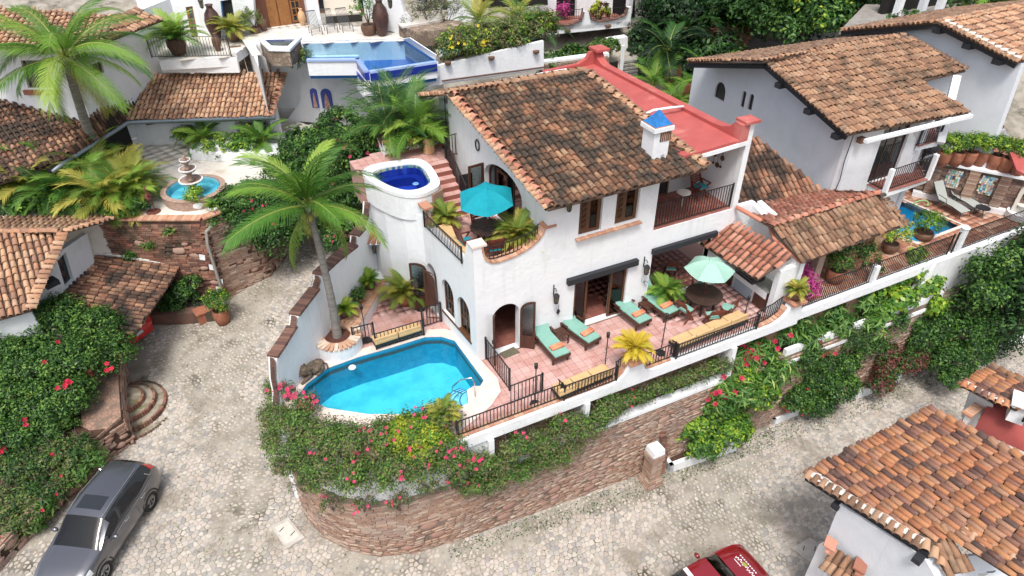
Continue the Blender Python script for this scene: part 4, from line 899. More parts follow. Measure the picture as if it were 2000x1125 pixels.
#  neighbour to the right
n_=thing('neighbour_house','big white house right of the villa with long tile roof and two iron balconies','house',(25,18,5))
NA,NB=(22.45,16.1),(23.1,24.9)
def archpx(A,B,p0,p1,top,rise=.3):
 a,b,c=UZ(*p0,A,B),UZ(*p1,A,B),UZ(*top,A,B);lo,hi=min(a[0],b[0]),max(a[0],b[0]);return arch(lo,hi,(a[1]+b[1])/2,c[1],rise,10)
hw=[archpx(NA,NB,(1394,191),(1414,197),(1406,159),.45),archpx(NA,NB,(1445,208),(1452,211),(1451,176),.12),archpx(NA,NB,(1459,213),(1467,217),(1466,182),.12)]
u=Vector((NB[0]-NA[0],NB[1]-NA[1],0)).normalized();nn=Vector((u.y,-u.x,0))
mb=M();mb.panel((NA[0],NA[1],0),u,[(0,3.5),(10.2,3.5),(10.2,9.3),(5.0,10.95),(0,9.62)],hw,.25,n=nn);mb.obj('gable_wall',W_SHADE,n_)
for h_ in hw:glazed(n_,'arched_window',Vector((NA[0],NA[1],0))+nn*.08,u,h_,WOODK,.05,.05,glass=DGLASS,n=nn)
q0,q1,q2,q3=P(1656,262,9.72),P(1893,218,9.72),P(1766,69,11.1),P(1493,118,11.1)
na_,nb_=PP(1800,158,q0,q1,q3),PP(1887,137,q0,q1,q3)
ro=roof(n_,[q0,q1,na_,nb_,q2,q3],T_MID,pitch=.21,row=.40,limit=300)
tile_fringe(ro,q0,q3,(-1,0,0),T_MID);tile_line(ro,q3,q2,T_MID,w=.24);tile_fringe(ro,nb_,q2,(1,0,0),T_MID)
k0,k1,k2=P(1343,120,9.75),P(1500,92,9.9),P(1690,70,10.1)
rb=roof(n_,[k2,k0,q3,q2],T_WARM,pitch=.21,row=.40,name='back_roof',limit=120)
tile_fringe(rb,k0,q3,(-1,0,0),T_MID,lift=.08)
mb=M();mb.beam(q0+Vector((.12,.1,-.2)),q3+Vector((.12,0,-.25)),.1,.2);mb.beam(k0+Vector((.1,0,-.2)),q3+Vector((.1,0,-.25)),.1,.2);mb.obj('barge_board',BEAM,n_)
for f_ in(.08,.40,.76):c=q0.lerp(q3,f_);mb=M();mb.box(c+Vector((.18,.1,-.38)),(.55,.3,.2));mb.obj('beam_end',BEAM,n_)
mb=M();mb.beam(P(1690,276,9.62),P(1897,226,9.62),.16,.13);mb.obj('gutter',GREYM if False else W_,n_)
FA,FB=(22.45,16.1),(28.5,16.1)
fu=lambda px,py:UZ(px,py,FA,FB)
d0=[fu(1697,345),fu(1738,342),fu(1752,262),fu(1712,270)];d0=[(d0[0][0],6.95),(d0[1][0]+.3,6.95),(d0[1][0]+.3,9.3),(d0[0][0],9.3)]
mb=M();mb.panel((22.45,16.1,0),ux,[(0,3.5),(4.6,3.5),(4.6,9.62),(0,9.62)],[d0],.2);mb.obj('front_wall',W_,n_)
glazed(n_,'balcony_door',(22.45,16.2,0),ux,d0,WOODK,.06,.05,bars=(.33,.66),glass=DGLASS)
def balcony(px_pts,z,h,rl,lab,wh=.22):
 q=[P(*p,z)for p in px_pts];mb=M();mb.slab([p for p in q],.22);b_=mb.obj('balcony',W_,n_)
 poly=[(p.x,p.y)for p in q];floor_tiles(b_,poly,z+.02,PINKD,size=.24,gap=.015,limit=80)
 rail('balcony_railing',lab,[P(*p,z+.02)for p in rl],h,step=.13)
balcony([(1671,346),(1727,378),(1812,348),(1800,318),(1745,318)],6.9,.95,[(1673,346),(1727,374),(1808,346),(1797,322)],'black iron railing around the near balcony of the house right of the villa')
mb=M();c=P(1727,378,6.9);mb.box(c+UP*.5,(.16,.16,1.15));mb.box(c+Vector((.1,.12,-1.2)),(.24,.24,2.5));mb.obj('balcony_post',W_,n_)
c=P(1812,348,6.9);mb=M();mb.box(c+UP*.5,(.16,.16,1.15));mb.obj('balcony_post',W_,n_)
mb=M();mb.box(P(1737,392,6)+Vector((.3,.5,-.8)),(1.2,.3,2.4));mb.obj('porch_wall',W_,n_)
balcony([(1790,285),(1833,276),(1826,240),(1795,250)],8.2,.8,[(1791,284),(1832,275)],'black iron railing of the upper balcony tucked under the right house eave')
mb=M();mb.beam(P(1836,280,8.2),P(1868,150,10.4),.3,.3);mb.beam(P(1775,300,7.4),P(1790,240,9.3),.3,.3);mb.obj('white_pier',W_,n_)
mb=M();mb.box((26.9,17.6,6.6),(.25,3.2,6.2));mb.box((28.6,18.0,7),(3.6,.2,6));mb.obj('rear_wall',W_SHADE,n_)
mb=M();mb.panel(P(1800,165,9.9),ux,[(0,-1.3),(2.3,-1.3),(2.3,.5),(0,.2)],(),.2);mb.obj('dormer_wall',W_SHADE,n_)
w_=[q0+Vector((.15,.3,-.5)),P(1668,300,7.8),P(1655,330,7),P(1632,372,6.2)];mb=M();mb.tube([(22.40,15.98,9.5),(22.36,15.99,8.4),(22.42,15.98,7.6),(22.3,15.99,6.8)],.02,5);tag(mb.obj('wall_cable',IRON),'black cable running down the corner of the white house by the balcony','cable')
mb=M();mb.beam((22.7,15.9,9.25),(22.95,15.9,9.25),.2,.22);tag(mb.obj('wall_light',POTB),'small dark wall light under the gutter of the right house','light')
c=P(1708,340,6.95);mb=M();mb.lathe(c,[(0,.0),(.28,.0),(.34,.12),(.3,.26),(.0,.3)],12,sx=1.2);tag(mb.obj('white_basket',WHITEP),'rounded white basket on the near balcony floor of the right house','basket')
lo=thing('link_building','low building with weathered tile roofs and covered porch between villa and right house','building',(20,15,4.3))
a0,a1,a2,a3=P(1447,407,6.95),P(1606,375,6.95),P(1560,300,8.0),P(1478,262,8.6)
a0b=P(1425,345,8.3)
roof(lo,[a0,a1,P(1478,268,8.55),P(1440,262,8.7)],T_DARK,pitch=.23,row=.37,name='main_roof')
r0,r1=P(1506,441,7.45),P(1716,377,7.45);e0,e1=P(1568,512,6.65),P(1770,438,6.65)
rp=roof(lo,[e0,e1,r1,r0],T_MID,pitch=.225,row=.36,name='porch_roof');tile_line(rp,r0,r1,T_RED,w=.24);tile_fringe(rp,e1,r1,(1,.1,0),T_MID)
roof(lo,[a1,a0,r0,r1],T_RED,pitch=.2,row=.36,name='valley_roof',limit=150)
mb=M();mb.slab([P(1610,372,7.05),P(1700,382,7.2),P(1716,377,7.4),P(1665,372,7.4)],.1);mb.obj('flashing_roof',T_DARK,lo)
for px,py in((1588,566),(1700,508)):
 c=P(px,py,4.35);mb=M();mb.box((c.x,c.y+.2,5.4),(.34,.34,2.3));mb.obj('brick_pier',MATS['tan_pot']if px>1650 else BRICK,lo)
c=P(1560,560,4.35);masonry(lo,[(18.45,14.3),(18.45,14.0),(18.8,14.0)],lambda s:4.3,lambda s:6.5,BRICK,bl=.2,bh=.08,limit=60)
mb=M();mb.box((18.64,14.2,5.4),(.32,.32,2.2));mb.obj('pier_core',BRICK,lo)
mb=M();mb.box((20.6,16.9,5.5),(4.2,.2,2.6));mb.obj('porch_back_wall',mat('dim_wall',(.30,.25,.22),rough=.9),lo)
dk=link_mesh(bpy.data.meshes.new('pool_deck'),'pool_deck',kind='structure')
PO=[P(*p,4.3)for p in((1752,386),(1878,440),(1790,473),(1722,445))];PO2=[(p.x,p.y)for p in PO]
dq=[(18.4,13.4),(33,13.2),(35.5,16.5),(33.5,20),(18.4,17.2)]
mb=M();ring_slab(mb,dq,PO2,4.285,.3);mb.obj('floor_slab',GROUT,dk);DT=mat('orange_deck_tile',(.4,.2,.1),pal=[(.44,.22,.14),(.38,.17,.11),(.52,.33,.24),(.33,.15,.10)],rough=.7)
floor_tiles(dk,dq,4.30,DT,size=.33,gap=.02,holes=(PO2,),limit=300)
pp=thing('blue_pool','deep blue rectangular pool behind the iron railing on the right','pool',(28,16,3))
mb=M();ring_slab(mb,[(c.x*1.0+(c.x-28.3)*.09,c.y+(c.y-15.9)*.12)for c in PO],PO2,4.33,.1);mb.obj('coping',CREAM,pp)
mb=M();mb.add([(*p,4.33)for p in PO2]+[(*p,3.4)for p in PO2],[(i,(i+1)%4,4+(i+1)%4,4+i)for i in range(4)]+[(4,5,6,7)]);mb.obj('basin',mat('mid_blue_pool',(.05,.45,.66),rough=.4),pp)
mb=M();mb.add([(*p,4.2)for p in PO2],[(0,1,2,3)]);mb.obj('water',WATB,pp)
t=thing('deck_edge_wall','white painted edge wall of the right pool deck with a sloping buttress','wall',(24,13.3,3.5))
mb=M();mb.panel((18.36,13.12,0),ux,[(0,3.98),(7.6,3.98),(7.6,4.34),(0,4.34)],(),.3);mb.obj('white_band',W_,t)
mb=M();mb.panel((25.9,13.05,0),ux,[(-.6,2.3),(6.6,2.5),(6.6,4.36),(.1,4.36)],(),.35);mb.obj('white_buttress',W_,t)
mb=M();c=P(1844,480,4.35);mb.box((c.x,13.3,4.9),(.24,.24,1.15));mb.lathe((c.x,13.3,5.48),[(.17,0),(.19,.05),(.1,.12),(0,.14)],10);mb.obj('white_post',W_,t)
c=P(1690,545,4.35);mb=M();mb.box((c.x,13.3,4.75),(.22,.22,.8));mb.obj('white_post',W_,t)
rail('deck_railing','long black iron railing with dense bars along the porch right of the villa',[(18.75,13.3,4.36),(21.6,13.3,4.36),(22.9,13.3,4.36),(26.9,13.3,4.36)],.95,step=.115)
rail('deck_railing','black iron railing beside the white post next to the blue pool',[(27.2,13.3,4.36),(30.2,13.3,4.36),(33.0,13.3,4.36)],.95,step=.115)
sw=thing('feature_wall','stone and brick feature wall with white ledge behind the grey deck loungers','wall',(31,17,4.3))
WA,WB=P(1795,379,4.35),P(1962,414,4.35)
d=(WB-WA).normalized();WA=WA-d*.3;WB=WB+d*1.2
pth=[(WA.x,WA.y),(WB.x,WB.y)];Lw=path_len(pth)
mb=M();ribbon(mb,pth,4.0,6.1,.5,side=1);mb.obj('wall_core',MATS['brick_mortar'],sw)
masonry(sw,pth,lambda s:4.3,lambda s:6.05,mat('dark_stone_brick',(.2,.12,.1),pal=[(.16,.10,.08),(.22,.14,.11),(.12,.08,.07),(.26,.18,.14)],rough=.9,bump=.5),bl=.34,bh=.16,stones=.6,smat=STONE,limit=150)
dn=Vector((d.y,-d.x,0))
for f_ in(.12,.42,.66):
 c=WA.lerp(WB,f_);it=[]
 for j in range(19):it.append((frame(Vector((c.x,c.y,4.36+.092*j))+dn*.10,d,z=(0,0,1)),brick_mesh(BRICK,.42,.075,.09)))
 pieces(sw,'pilaster_brick',it)
mb=M();ribbon(mb,[(a[0]+dn.x*.2,a[1]+dn.y*.2)for a in pth],6.08,6.18,.75,side=1);mb.obj('white_ledge',W_,sw)
mb=M();ribbon(mb,[(a[0]+dn.x*.3,a[1]+dn.y*.3)for a in pth],4.3,4.55,.3,side=1);mb.obj('white_bench',W_,sw)
for f_,cols in((.27,(.25,.5,.6)),(.54,(.35,.55,.65))):
 c=WA.lerp(WB,f_);m_=mat('mosaic_picture',(.3,.4,.5),pal=[(.35,.6,.7),(.55,.5,.4),(.1,.25,.4),(.5,.3,.25),(.2,.4,.25),(.75,.7,.6)],rough=.5);it=[]
 b=M();b.box((0,0,0),(.085,.05,.085));me=bpy.data.meshes.new('mosaic_tile');me.from_pydata(b.v,[],b.f);me.materials.append(m_)
 for i in range(6):
  for j in range(9):
   if random.random()<.85:it.append((frame(Vector((c.x,c.y,5.05+.1*j))+dn*.06+d*(.1*(i-2.5)+.02*math.sin(j)),d,z=(0,0,1)),me))
 pieces(sw,'mosaic_tile',it)
c=WA.lerp(WB,.86)+dn*.3;f_=thing('wall_fountain','pale carved stone wall fountain with round white basin beside the closed umbrella','fountain',(c.x,c.y,4.35))
mb=M();mb.lathe((c.x,c.y,4.35),[(.5,0),(.52,.3),(.42,.32),(.40,.12),(.0,.12)],18);mb.obj('basin',W_,f_)
mb=M();o_=Vector((c.x,c.y,0))-dn*.2;mb.panel(o_-d*.35,d,arch(0,.7,4.5,5.9,.35,10),[arch(.16,.54,4.8,5.6,.19,8)],.15,n=dn);mb.lathe(o_+dn*.12+UP*4.75,[(.05,0),(.18,.1),(.22,.2),(.05,.22)],12);mb.obj('back_niche',MATS['pale_paving'],f_)
#  far right house
r_=thing('corner_house','white house at the far right with orange tile roof and white mortar edge','house',(31,20,6))
RA,RB=P(1985,110,10.9),P(1690,50,10.5)
RA2,RB2=(31.7,16.2),(30.4,23.5)
u=Vector((RB2[0]-RA2[0],RB2[1]-RA2[1],0)).normalized()
m0=PL(1998,118,RA2,RB2);m1=PL(1845,40,RA2,RB2);m2=PL(1655,57,RA2,RB2)
mb=M();mb.panel((RA2[0],RA2[1],0),u,[(-.6,4),(12,4)]+[(Vector((p.x-RA2[0],p.y-RA2[1],0)).dot(u),p.z-.15)for p in(m2,m1,m0)],(),.3,n=(1,0,0));mb.obj('gable_wall',W_SHADE,r_)
ov=Vector((-.45,0,0));X8=Vector((8.5,.2,0))
ro=roof(r_,[m0+ov,m0+X8,m1+X8,m1+ov],T_WARM,pitch=.22,row=.42,limit=300);tile_line(ro,m0+ov+Vector((.3,0,.06)),m1+ov+Vector((.3,0,.06)),MORTAR,w=.2,step=.3);tile_fringe(ro,m0+ov,m1+ov,(-1,0,0),T_MID,lift=.05)
rb=roof(r_,[m2+X8,m2+ov,m1+ov,m1+X8],T_WARM,pitch=.22,row=.42,name='back_roof',limit=100);tile_fringe(rb,m2+ov,m1+ov,(-1,0,0),T_MID)
mb=M();mb.beam(m0+ov+Vector((.1,0,-.18)),m1+ov+Vector((.1,0,-.18)),.1,.22);mb.beam(m2+ov+Vector((.1,0,-.18)),m1+ov+Vector((.1,0,-.18)),.1,.22);mb.obj('barge_board',BEAM,r_)
for a,b,f_ in((m0,m1,.2),(m0,m1,.58),(m0,m1,.98),(m2,m1,.12)):c=a.lerp(b,f_);mb=M();mb.box(c+Vector((-.15,0,-.35)),(.7,.35,.22));mb.obj('beam_end',BEAM,r_)
ps=[P(1760,300,6.9),P(1963,246,6.9),P(1868,185,8.0),P(1780,240,8.0)]
roof(r_,ps,T_DARK,pitch=.22,row=.38,name='lower_roof',limit=200)
mb=M();mb.slab([P(1800,310,6.7),P(1963,252,6.7),P(1985,290,4.9),P(1850,330,4.9)],.2,(0,.3,0));mb.obj('lower_wall',W_SHADE,r_)
t=thing('pot_terrace','brown paved ledge holding the row of big terracotta planters','terrace',(32,18,5))
mb=M();mb.prism([(WA.x-dn.x*.5,WA.y-dn.y*.5),(WB.x-dn.x*.5,WB.y-dn.y*.5),(WB.x+4,WB.y+2.5),(WA.x+2.5,WA.y+5)],4.3,6.12);mb.obj('ledge',MATS['dark_brick'],t)
mb=M();mb.slab([P(1972,296,7.2),P(2012,312,7.2),P(2012,345,6.9),P(1986,332,6.9)],.12);tag(mb.obj('red_awning',REDR),'faded red flat roof at the right edge behind the planters','roof')
#  upper left house and patio
RT=[(-3.9,29.95),(-.55,28.3),(.5,28.65),(1.5,28.75),(3.2,30.2),(5.2,31.6),(7,33.0)]
pt_=link_mesh(bpy.data.meshes.new('fountain_patio'),'fountain_patio',kind='structure')
pq=[(-3.9,30.1),(-.5,28.6),(.5,28.95),(1.5,29.1),(3.1,30.5),(5.1,31.95),(6,36),(4,40),(-4.5,41),(-9,36),(-9,31)]
mb=M();mb.prism(pq,.5,5.38);mb.obj('floor_slab',PAVE,pt_);floor_tiles(pt_,pq,5.395,PAVE,size=.5,gap=.006,ang=.4,limit=200,name='paving_slab')
t=thing('street_retaining_wall','tall dark brick and boulder retaining wall below the fountain patio','wall',(-.5,28.2,1))
gz2=gpath(RT[:2]);mb=M();ribbon(mb,[(-5.5,30.75)]+RT,[-.2]*8,[5.3]*8,.4,side=1);mb.obj('wall_core',BRICK_D,t)
masonry(t,[(-4.6,30.3),(-.55,28.25)],lambda s:.3,lambda s:5.25,BRICK_D,bl=.34,bh=.11,stones=.55,smat=STONE_R,limit=300)
masonry(t,RT[1:],lambda s:.9+s*.25,lambda s:5.2,BRICK,bl=.34,bh=.105,stones=.7,smat=STONE_R,limit=260)
cope_line(t,[Vector((a-.0,b+.1,5.36))for a,b in[(-4.2,30.1)]+RT[1:5]],COPE,w=.42,h=.07,step=.2)
A0=Vector((-.62,28.2,0));mb=M();mb.tube([A0+UP*5.1+Vector((.5,-.0,0)),A0+UP*4.9+Vector((.1,-.15,0)),A0+UP*4.3+Vector((-.0,-.2,0)),A0+UP*2.5+Vector((0,-.22,0)),A0+UP*.6+Vector((0,-.25,0))],.07,6);mb.obj('drain_pipe',mat('grey_cement',(.28,.27,.24),rough=.9),t)
for z_,dx in((3.0,-.1),(2.2,.05),(3.6,-.35),(1.8,-.1)):mb=M();mb.add([(-.75+dx,28.1,z_),(-.55+dx,28.02,z_-.05),(-.5+dx,28.0,z_+.22),(-.72+dx,28.08,z_+.3)],[(0,1,2,3)]);mb.obj('plaster_patch',W_,t)
ha=thing('upper_left_house','white house at upper left wrapped by low clay tile roofs with metal gutter','house',(-4,38,5))
z_e=7.0;g0,g1,g2=P(130,312,z_e),P(245,236,z_e),P(528,228,z_e)
t0,t1=P(290,145,8.2),P(556,140,8.2);cI=P(176,228,7.9)
roof(ha,[g1,g2,t1,t0],T_WARM,pitch=.22,row=.36,name='porch_roof');
rr1=roof(ha,[g0,g1,t0,cI],T_DARK,pitch=.23,row=.36,name='corner_roof',limit=200)
lw_=P(0,330,6.6);roof(ha,[P(-120,400,6.6),g0,cI,P(-60,175,8.2)],T_DARK,pitch=.24,row=.40,name='long_roof',limit=300)
tile_line(rr1,g2+UP*.05,t1+UP*.05,T_RED,w=.26);tile_fringe(rr1,g2,t1,(1,0,0),T_WARM,step=.2)
mb=M();mb.tube([g0+Vector((-.6,-.7,-.15)),g0+Vector((0,-.1,-.05)),g1+Vector((.1,-.15,-.05)),g2+Vector((.2,-.1,-.05))],.11,8);mb.obj('gutter',GREYM,ha,smooth=True)
wb=Vector((.0,.9,0));mb=M();mb.panel((g1.x+.2,g1.y+.7,0),(g2-g1),[(0,5.3),(7.2,5.3),(7.2,7.1),(0,7.1)],[[(5.0,5.35),(6.2,5.35),(6.2,6.8),(5.0,6.8)]],.2);mb.obj('porch_wall',W_,ha)
mb=M();mb.panel((g1.x+.15,g1.y+.7,0),Vector((g0.x-g1.x,g0.y-g1.y,0)),[(.6,5.3),(6,5.3),(6,7.0),(.6,7.0)],(),.2);mb.obj('side_wall',BLACK,ha)  # black panel puts in the shade under the corner roof
mb=M();c=P(243,300,5.4);mb.box((c.x,c.y+.1,6.1),(.22,.22,1.6));mb.obj('post',W_,ha)
HB,HC=P(0,197,8.1),P(295,143,8.35)
s2=(cI-HB);hA=cI-s2.normalized()*7
uu=Vector((cI.x-hA.x,cI.y-hA.y,0));LL=uu.length;uu.normalize()
def upx(px,py):q=PL(px,py,(hA.x,hA.y),(cI.x,cI.y));return(Vector((q.x-hA.x,q.y-hA.y,0)).dot(uu),q.z)
wl=[upx(55,172),upx(108,172),upx(88,118),upx(40,118)];top=11.3
mb=M();mb.panel((hA.x,hA.y,0),uu,[(-2,6),(LL,6),(LL,top),(-2,top)],[wl],.25);mb.obj('left_wall',W_,ha)
glazed(ha,'window',Vector((hA.x,hA.y,0))+Vector((-uu.y,uu.x,0))*.1,uu,[(p[0],p[1])for p in wl],WOODK,.06,.05,glass=DGLASS)
a_,b_=upx(50,180),upx(116,180);mb=M();mb.panel(Vector((hA.x,hA.y,0))-Vector((-uu.y,uu.x,0))*.12,uu,[(a_[0],a_[1]-.1),(b_[0],b_[1]-.1),(b_[0],b_[1]+.12),(a_[0],a_[1]+.12)],(),.2);mb.obj('sill',POT,ha)
hE=P(318,130,8.4);vv=Vector((hE.x-cI.x,hE.y-cI.y,0));L2=vv.length;vv.normalize()
def vpx(px,py):q=PL(px,py,(cI.x,cI.y),(hE.x,hE.y));return(Vector((q.x-cI.x,q.y-cI.y,0)).dot(vv),q.z)
wr=[vpx(186,150),vpx(204,141),vpx(198,118),vpx(178,127)]
mb=M();mb.panel((cI.x,cI.y,0),vv,[(0,6),(L2+2,6),(L2+2,top),(0,top)],[wr],.25);mb.obj('right_wall',W_,ha)
glazed(ha,'window',Vector((cI.x,cI.y,0))+Vector((-vv.y,vv.x,0))*.1,vv,wr,WOODK,.05,.05,glass=DGLASS)
u0,u1,u2,u3=P(-60,110,11.2),P(205,82,11.2),P(318,38,11.6),P(150,5,12.6)
roof(ha,[P(-120,100,11.3),u1,P(232,30,11.75),P(-80,8,12.0)],T_WARM,pitch=.24,row=.40,name='upper_roof',limit=250)
roof(ha,[u1,P(318,38,11.2),P(262,14,11.7),P(232,30,11.75)],T_WARM,pitch=.24,row=.40,name='upper_roof_right',limit=100)
c=g1.lerp(g2,.16);mb=M();mb.box((c.x,c.y+.5,6.75),(.4,.5,.16));mb.obj('beam_end',WOODK,ha)
#  infinity pool villa above
pv=thing('hilltop_villa','white villa at the top with orange wood doors, stone steps and an infinity pool terrace','house',(8,36,9))
TZ=9.5
tv=link_mesh(bpy.data.meshes.new('upper_pool_terrace'),'upper_pool_terrace',kind='structure')
floor_px(tv,[(505,130),(478,70),(560,45),(860,60),(800,78),(590,84),(500,84)],TZ,PAVE,g=W_,size=.45,th=3.5,limit=120,name='paving_slab')
floor_px(tv,[(310,118),(300,70),(480,60),(490,82),(452,110)],9.2,PAVE,g=W_,size=.45,th=.5,limit=100,name='paving_slab')
IP=[(590,82),(785,76),(850,118),(720,137),(702,113),(600,114)];ipz=TZ
ip=[P(*p,ipz)for p in IP];ip2=[(p.x,p.y)for p in ip]
po=thing('infinity_pool','blue infinity pool with tiled overflow edge on the upper terrace','pool',ip[0])
mb=M();n=6;mb.add([(*p,ipz+.02)for p in ip2]+[(*p,ipz-1.0)for p in ip2],[(i,(i+1)%n,n+(i+1)%n,n+i)for i in range(n)]+[tuple(range(n,2*n))]);mb.obj('basin',mat('pool_mosaic_blue',(.02,.15,.45),(.02,.12,.38),5,.4),po)
mb=M();mb.add([(*p,ipz-.05)for p in ip2],[tuple(range(n))]);mb.obj('water',WATB,po)
cI2=Vector((sum(p[0]for p in ip2)/n,sum(p[1]for p in ip2)/n,0))
def edge_strip(mb,pts,w,z0,z1,inward=.0):
 for a,b in zip(pts,pts[1:]):
  a,b=Vector((a[0],a[1],0)),Vector((b[0],b[1],0));d=(b-a).normalized();o=Vector((d.y,-d.x,0))
  o=o if o.dot(a-cI2)>0 else-o
  mb.add([a+UP*z0,b+UP*z0,b+o*w+UP*z0,a+o*w+UP*z0,a+UP*z1,b+UP*z1,b+o*w+UP*z1,a+o*w+UP*z1],[(0,1,2,3),(4,5,6,7),(0,1,5,4),(1,2,6,5),(2,3,7,6),(3,0,4,7)])
mb=M();edge_strip(mb,[ip2[2],ip2[3],ip2[4],ip2[5]],.22,ipz-.10,ipz+.0);mb.obj('overflow_edge',POOLL,po,rnd=True)
mb=M();edge_strip(mb,[ip2[1],ip2[2],ip2[3],ip2[4],ip2[5]],.16,ipz-.8,ipz-.12);mb.obj('outer_wall',W_,po)
mb=M();edge_strip(mb,[ip2[2],ip2[3],ip2[4]],.2,ipz-.45,ipz-.105);mb.v=[(x*1.0,y-.03,z)for x,y,z in mb.v];mb.obj('overflow_face',POOLX,po,rnd=True)
cat=[P(*p,8.9)for p in((850,128),(855,140),(714,160),(688,130),(700,118),(722,142))]
mb=M();mb.slab([p for p in cat],.2);mb.obj('catch_basin',POOLX,po,rnd=True)
pxw(pv,'pool_wall',W_,P(714,165,8.8),P(1062,110,8.8),[(714,150),(858,128),(1062,80),(1062,136),(862,165),(740,188),(712,186)],th=.2)
qa,qb=P(686,125,8.9),P(714,158,8.9);mb=M();mb.slab([qa+UP*.05,qb+UP*.05,qb-UP*1.1,qa-UP*1.1],.15,(1,0,0));mb.obj('pool_wall_left',W_,pv)
pxw(pv,'arched_base_wall',W_,P(590,215,6.0),P(740,215,6.0),[(592,112),(700,110),(745,180),(742,250),(560,235),(586,200)],[],th=.3)
WPA,WPB=P(590,215,6.0),P(740,215,6.0)
uw=Vector((WPB.x-WPA.x,WPB.y-WPA.y,0)).normalized()
for a,b,c_ in(((611,210),(625,212),(616,172)),((631,211),(652,213),(640,173))):
 p_,q_,r__=UZ(*a,WPA,WPB),UZ(*b,WPA,WPB),UZ(*c_,WPA,WPB)
 mb=M();mb.panel(Vector((WPA.x,WPA.y,0))-Vector((-uw.y,uw.x,0))*.06,uw,arch(p_[0],q_[0],p_[1],r__[1],(q_[0]-p_[0])/2,10),(),.05);nb_=mb.obj('painted_niche',mat('niche_blue',(.05,.08,.35),rough=.6),pv)
 m_=(p_[0]+q_[0])/2;w2=(q_[0]-p_[0])*.28;hh=(r__[1]-p_[1]);mb=M();mb.panel(Vector((WPA.x,WPA.y,0))-Vector((-uw.y,uw.x,0))*.09,uw,[(m_-w2,p_[1]+.03),(m_+w2,p_[1]+.03),(m_+w2*.5,p_[1]+hh*.6),(m_,p_[1]+hh*.8),(m_-w2*.5,p_[1]+hh*.6)],(),.03);mb.obj('painted_figure',mat('niche_rust',(.45,.16,.10),(.6,.5,.4),8),nb_)
mb=M();c=P(738,215,6.6);mb.box((c.x+.45,c.y+.3,7.1),(.7,.9,2.4));mb.obj('white_pier',W_,pv)
sp=thing('square_spa','small square blue spa with white rim raised beside the upper stone steps','hot tub',P(540,80,9.9))
z9=9.95;o4=[P(*p,z9)for p in((503,74),(589,72),(566,96),(524,95))];i4=[P(*p,z9)for p in((516,77),(577,76),(562,90),(530,89))]
mb=M();ring_slab(mb,[(p.x,p.y)for p in o4],[(p.x,p.y)for p in i4],z9,.12);mb.obj('rim',W_,sp)
mb=M();mb.add([(p.x,p.y,z9-.02)for p in i4]+[(p.x,p.y,z9-.8)for p in i4],[(i,(i+1)%4,4+(i+1)%4,4+i)for i in range(4)]+[(4,5,6,7)]);mb.obj('basin',POOLX,sp,rnd=True)
mb=M();mb.add([(p.x,p.y,z9-.1)for p in i4],[(0,1,2,3)]);mb.obj('water',WATB,sp)
mb=M();cc=sum(o4,Vector((0,0,0)))/4;mb.prism([(cc.x+(p.x-cc.x)*.93,cc.y+(p.y-cc.y)*.93)for p in o4],9.1,z9-.11);mb.obj('stone_base',RUBBLE,sp)
ss=thing('stone_steps','narrow white edged steps between rubble walls climbing to the upper pool','stairs',P(490,130,7.4))
for k in range(8):
 f=k/7;a=P(483+(0-14)*f+12*(1-f)*0,132-44*f,7.5+1.7*f);b=P(509-22*f,131-44*f,7.5+1.7*f)
 d=(b-a);mb=M();mb.slab([a,b,b+Vector((.1,.5,0)),a+Vector((.1,.5,0))],.24);st_=mb.obj('step',MATS['clay_riser']if 'clay_riser' in MATS else mat('clay_riser',(.36,.2,.14),(.6,.55,.5),14,.8),ss)
 mb=M();mb.slab([a+UP*.03,b+UP*.03,b+Vector((.03,.26,.03)),a+Vector((.03,.26,.03))],.05);mb.obj('white_nosing',MATS['pale_paving'],st_)
for pts in(((447,90),(470,88),(482,135),(462,138)),((492,76),(522,97),(528,135),(512,138))):
 q=[P(pts[0][0],pts[0][1],9.3),P(pts[1][0],pts[1][1],9.3),P(pts[2][0],pts[2][1],7.6),P(pts[3][0],pts[3][1],7.6)]
 mb=M();mb.slab(q,.9);mb.obj('rubble_wall',RUBBLE,ss)
q=[P(*p,9.4)for p in((490,71),(503,70),(533,96),(518,98))];mb=M();mb.slab(q,.1);mb.obj('capping',MATS['pale_paving'],ss)
pxw(pv,'terrace_wall',W_,P(318,115,9.15),P(460,112,9.15),[(318,113),(462,112),(468,142),(318,142)],th=.2)
pxw(pv,'spa_wall',W_,P(530,140,7.6),P(600,140,7.6),[(533,108),(598,108),(600,140),(535,140)],th=.2)
rail('upper_railing','black iron railing in front of the potted palm on the upper left terrace',[P(297,113,9.2),P(330,113,9.2),P(452,110,9.2)],1.0,step=.14)
VA,VB=P(395,85,9.25),P(740,45,9.5)
fw1=[(300,95),(390,88),(545,60),(620,50),(620,-60),(290,-60)]
pxw(pv,'front_wall_left',W_,P(330,70,9.25),P(520,66,9.4),[(285,76),(470,72),(500,70),(490,-60),(250,-60)],[[(375,78),(388,76),(376,12),(362,14)],[(437,60),(462,58),(452,-2),(430,2)]],th=.3)
LA,LB=P(330,70,9.25),P(520,66,9.4);lu=Vector((LB.x-LA.x,LB.y-LA.y,0)).normalized();ln=Vector((-lu.y,lu.x,0))
glazed(pv,'glass_door',Vector((LA.x,LA.y,0))+ln*.1,lu,[UZ(*p,LA,LB)for p in((375,78),(388,76),(376,12),(362,14))],WOODO,.1,.06,hbars=(.5,),glass=GLASS)
glazed(pv,'arched_window',Vector((LA.x,LA.y,0))+ln*.12,lu,[UZ(*p,LA,LB)for p in((437,60),(462,58),(452,-2),(430,2))],BLUET,.05,.06,glass=DGLASS)
CA,CB=P(500,56,9.5),P(640,38,9.5);cu=Vector((CB.x-CA.x,CB.y-CA.y,0)).normalized()
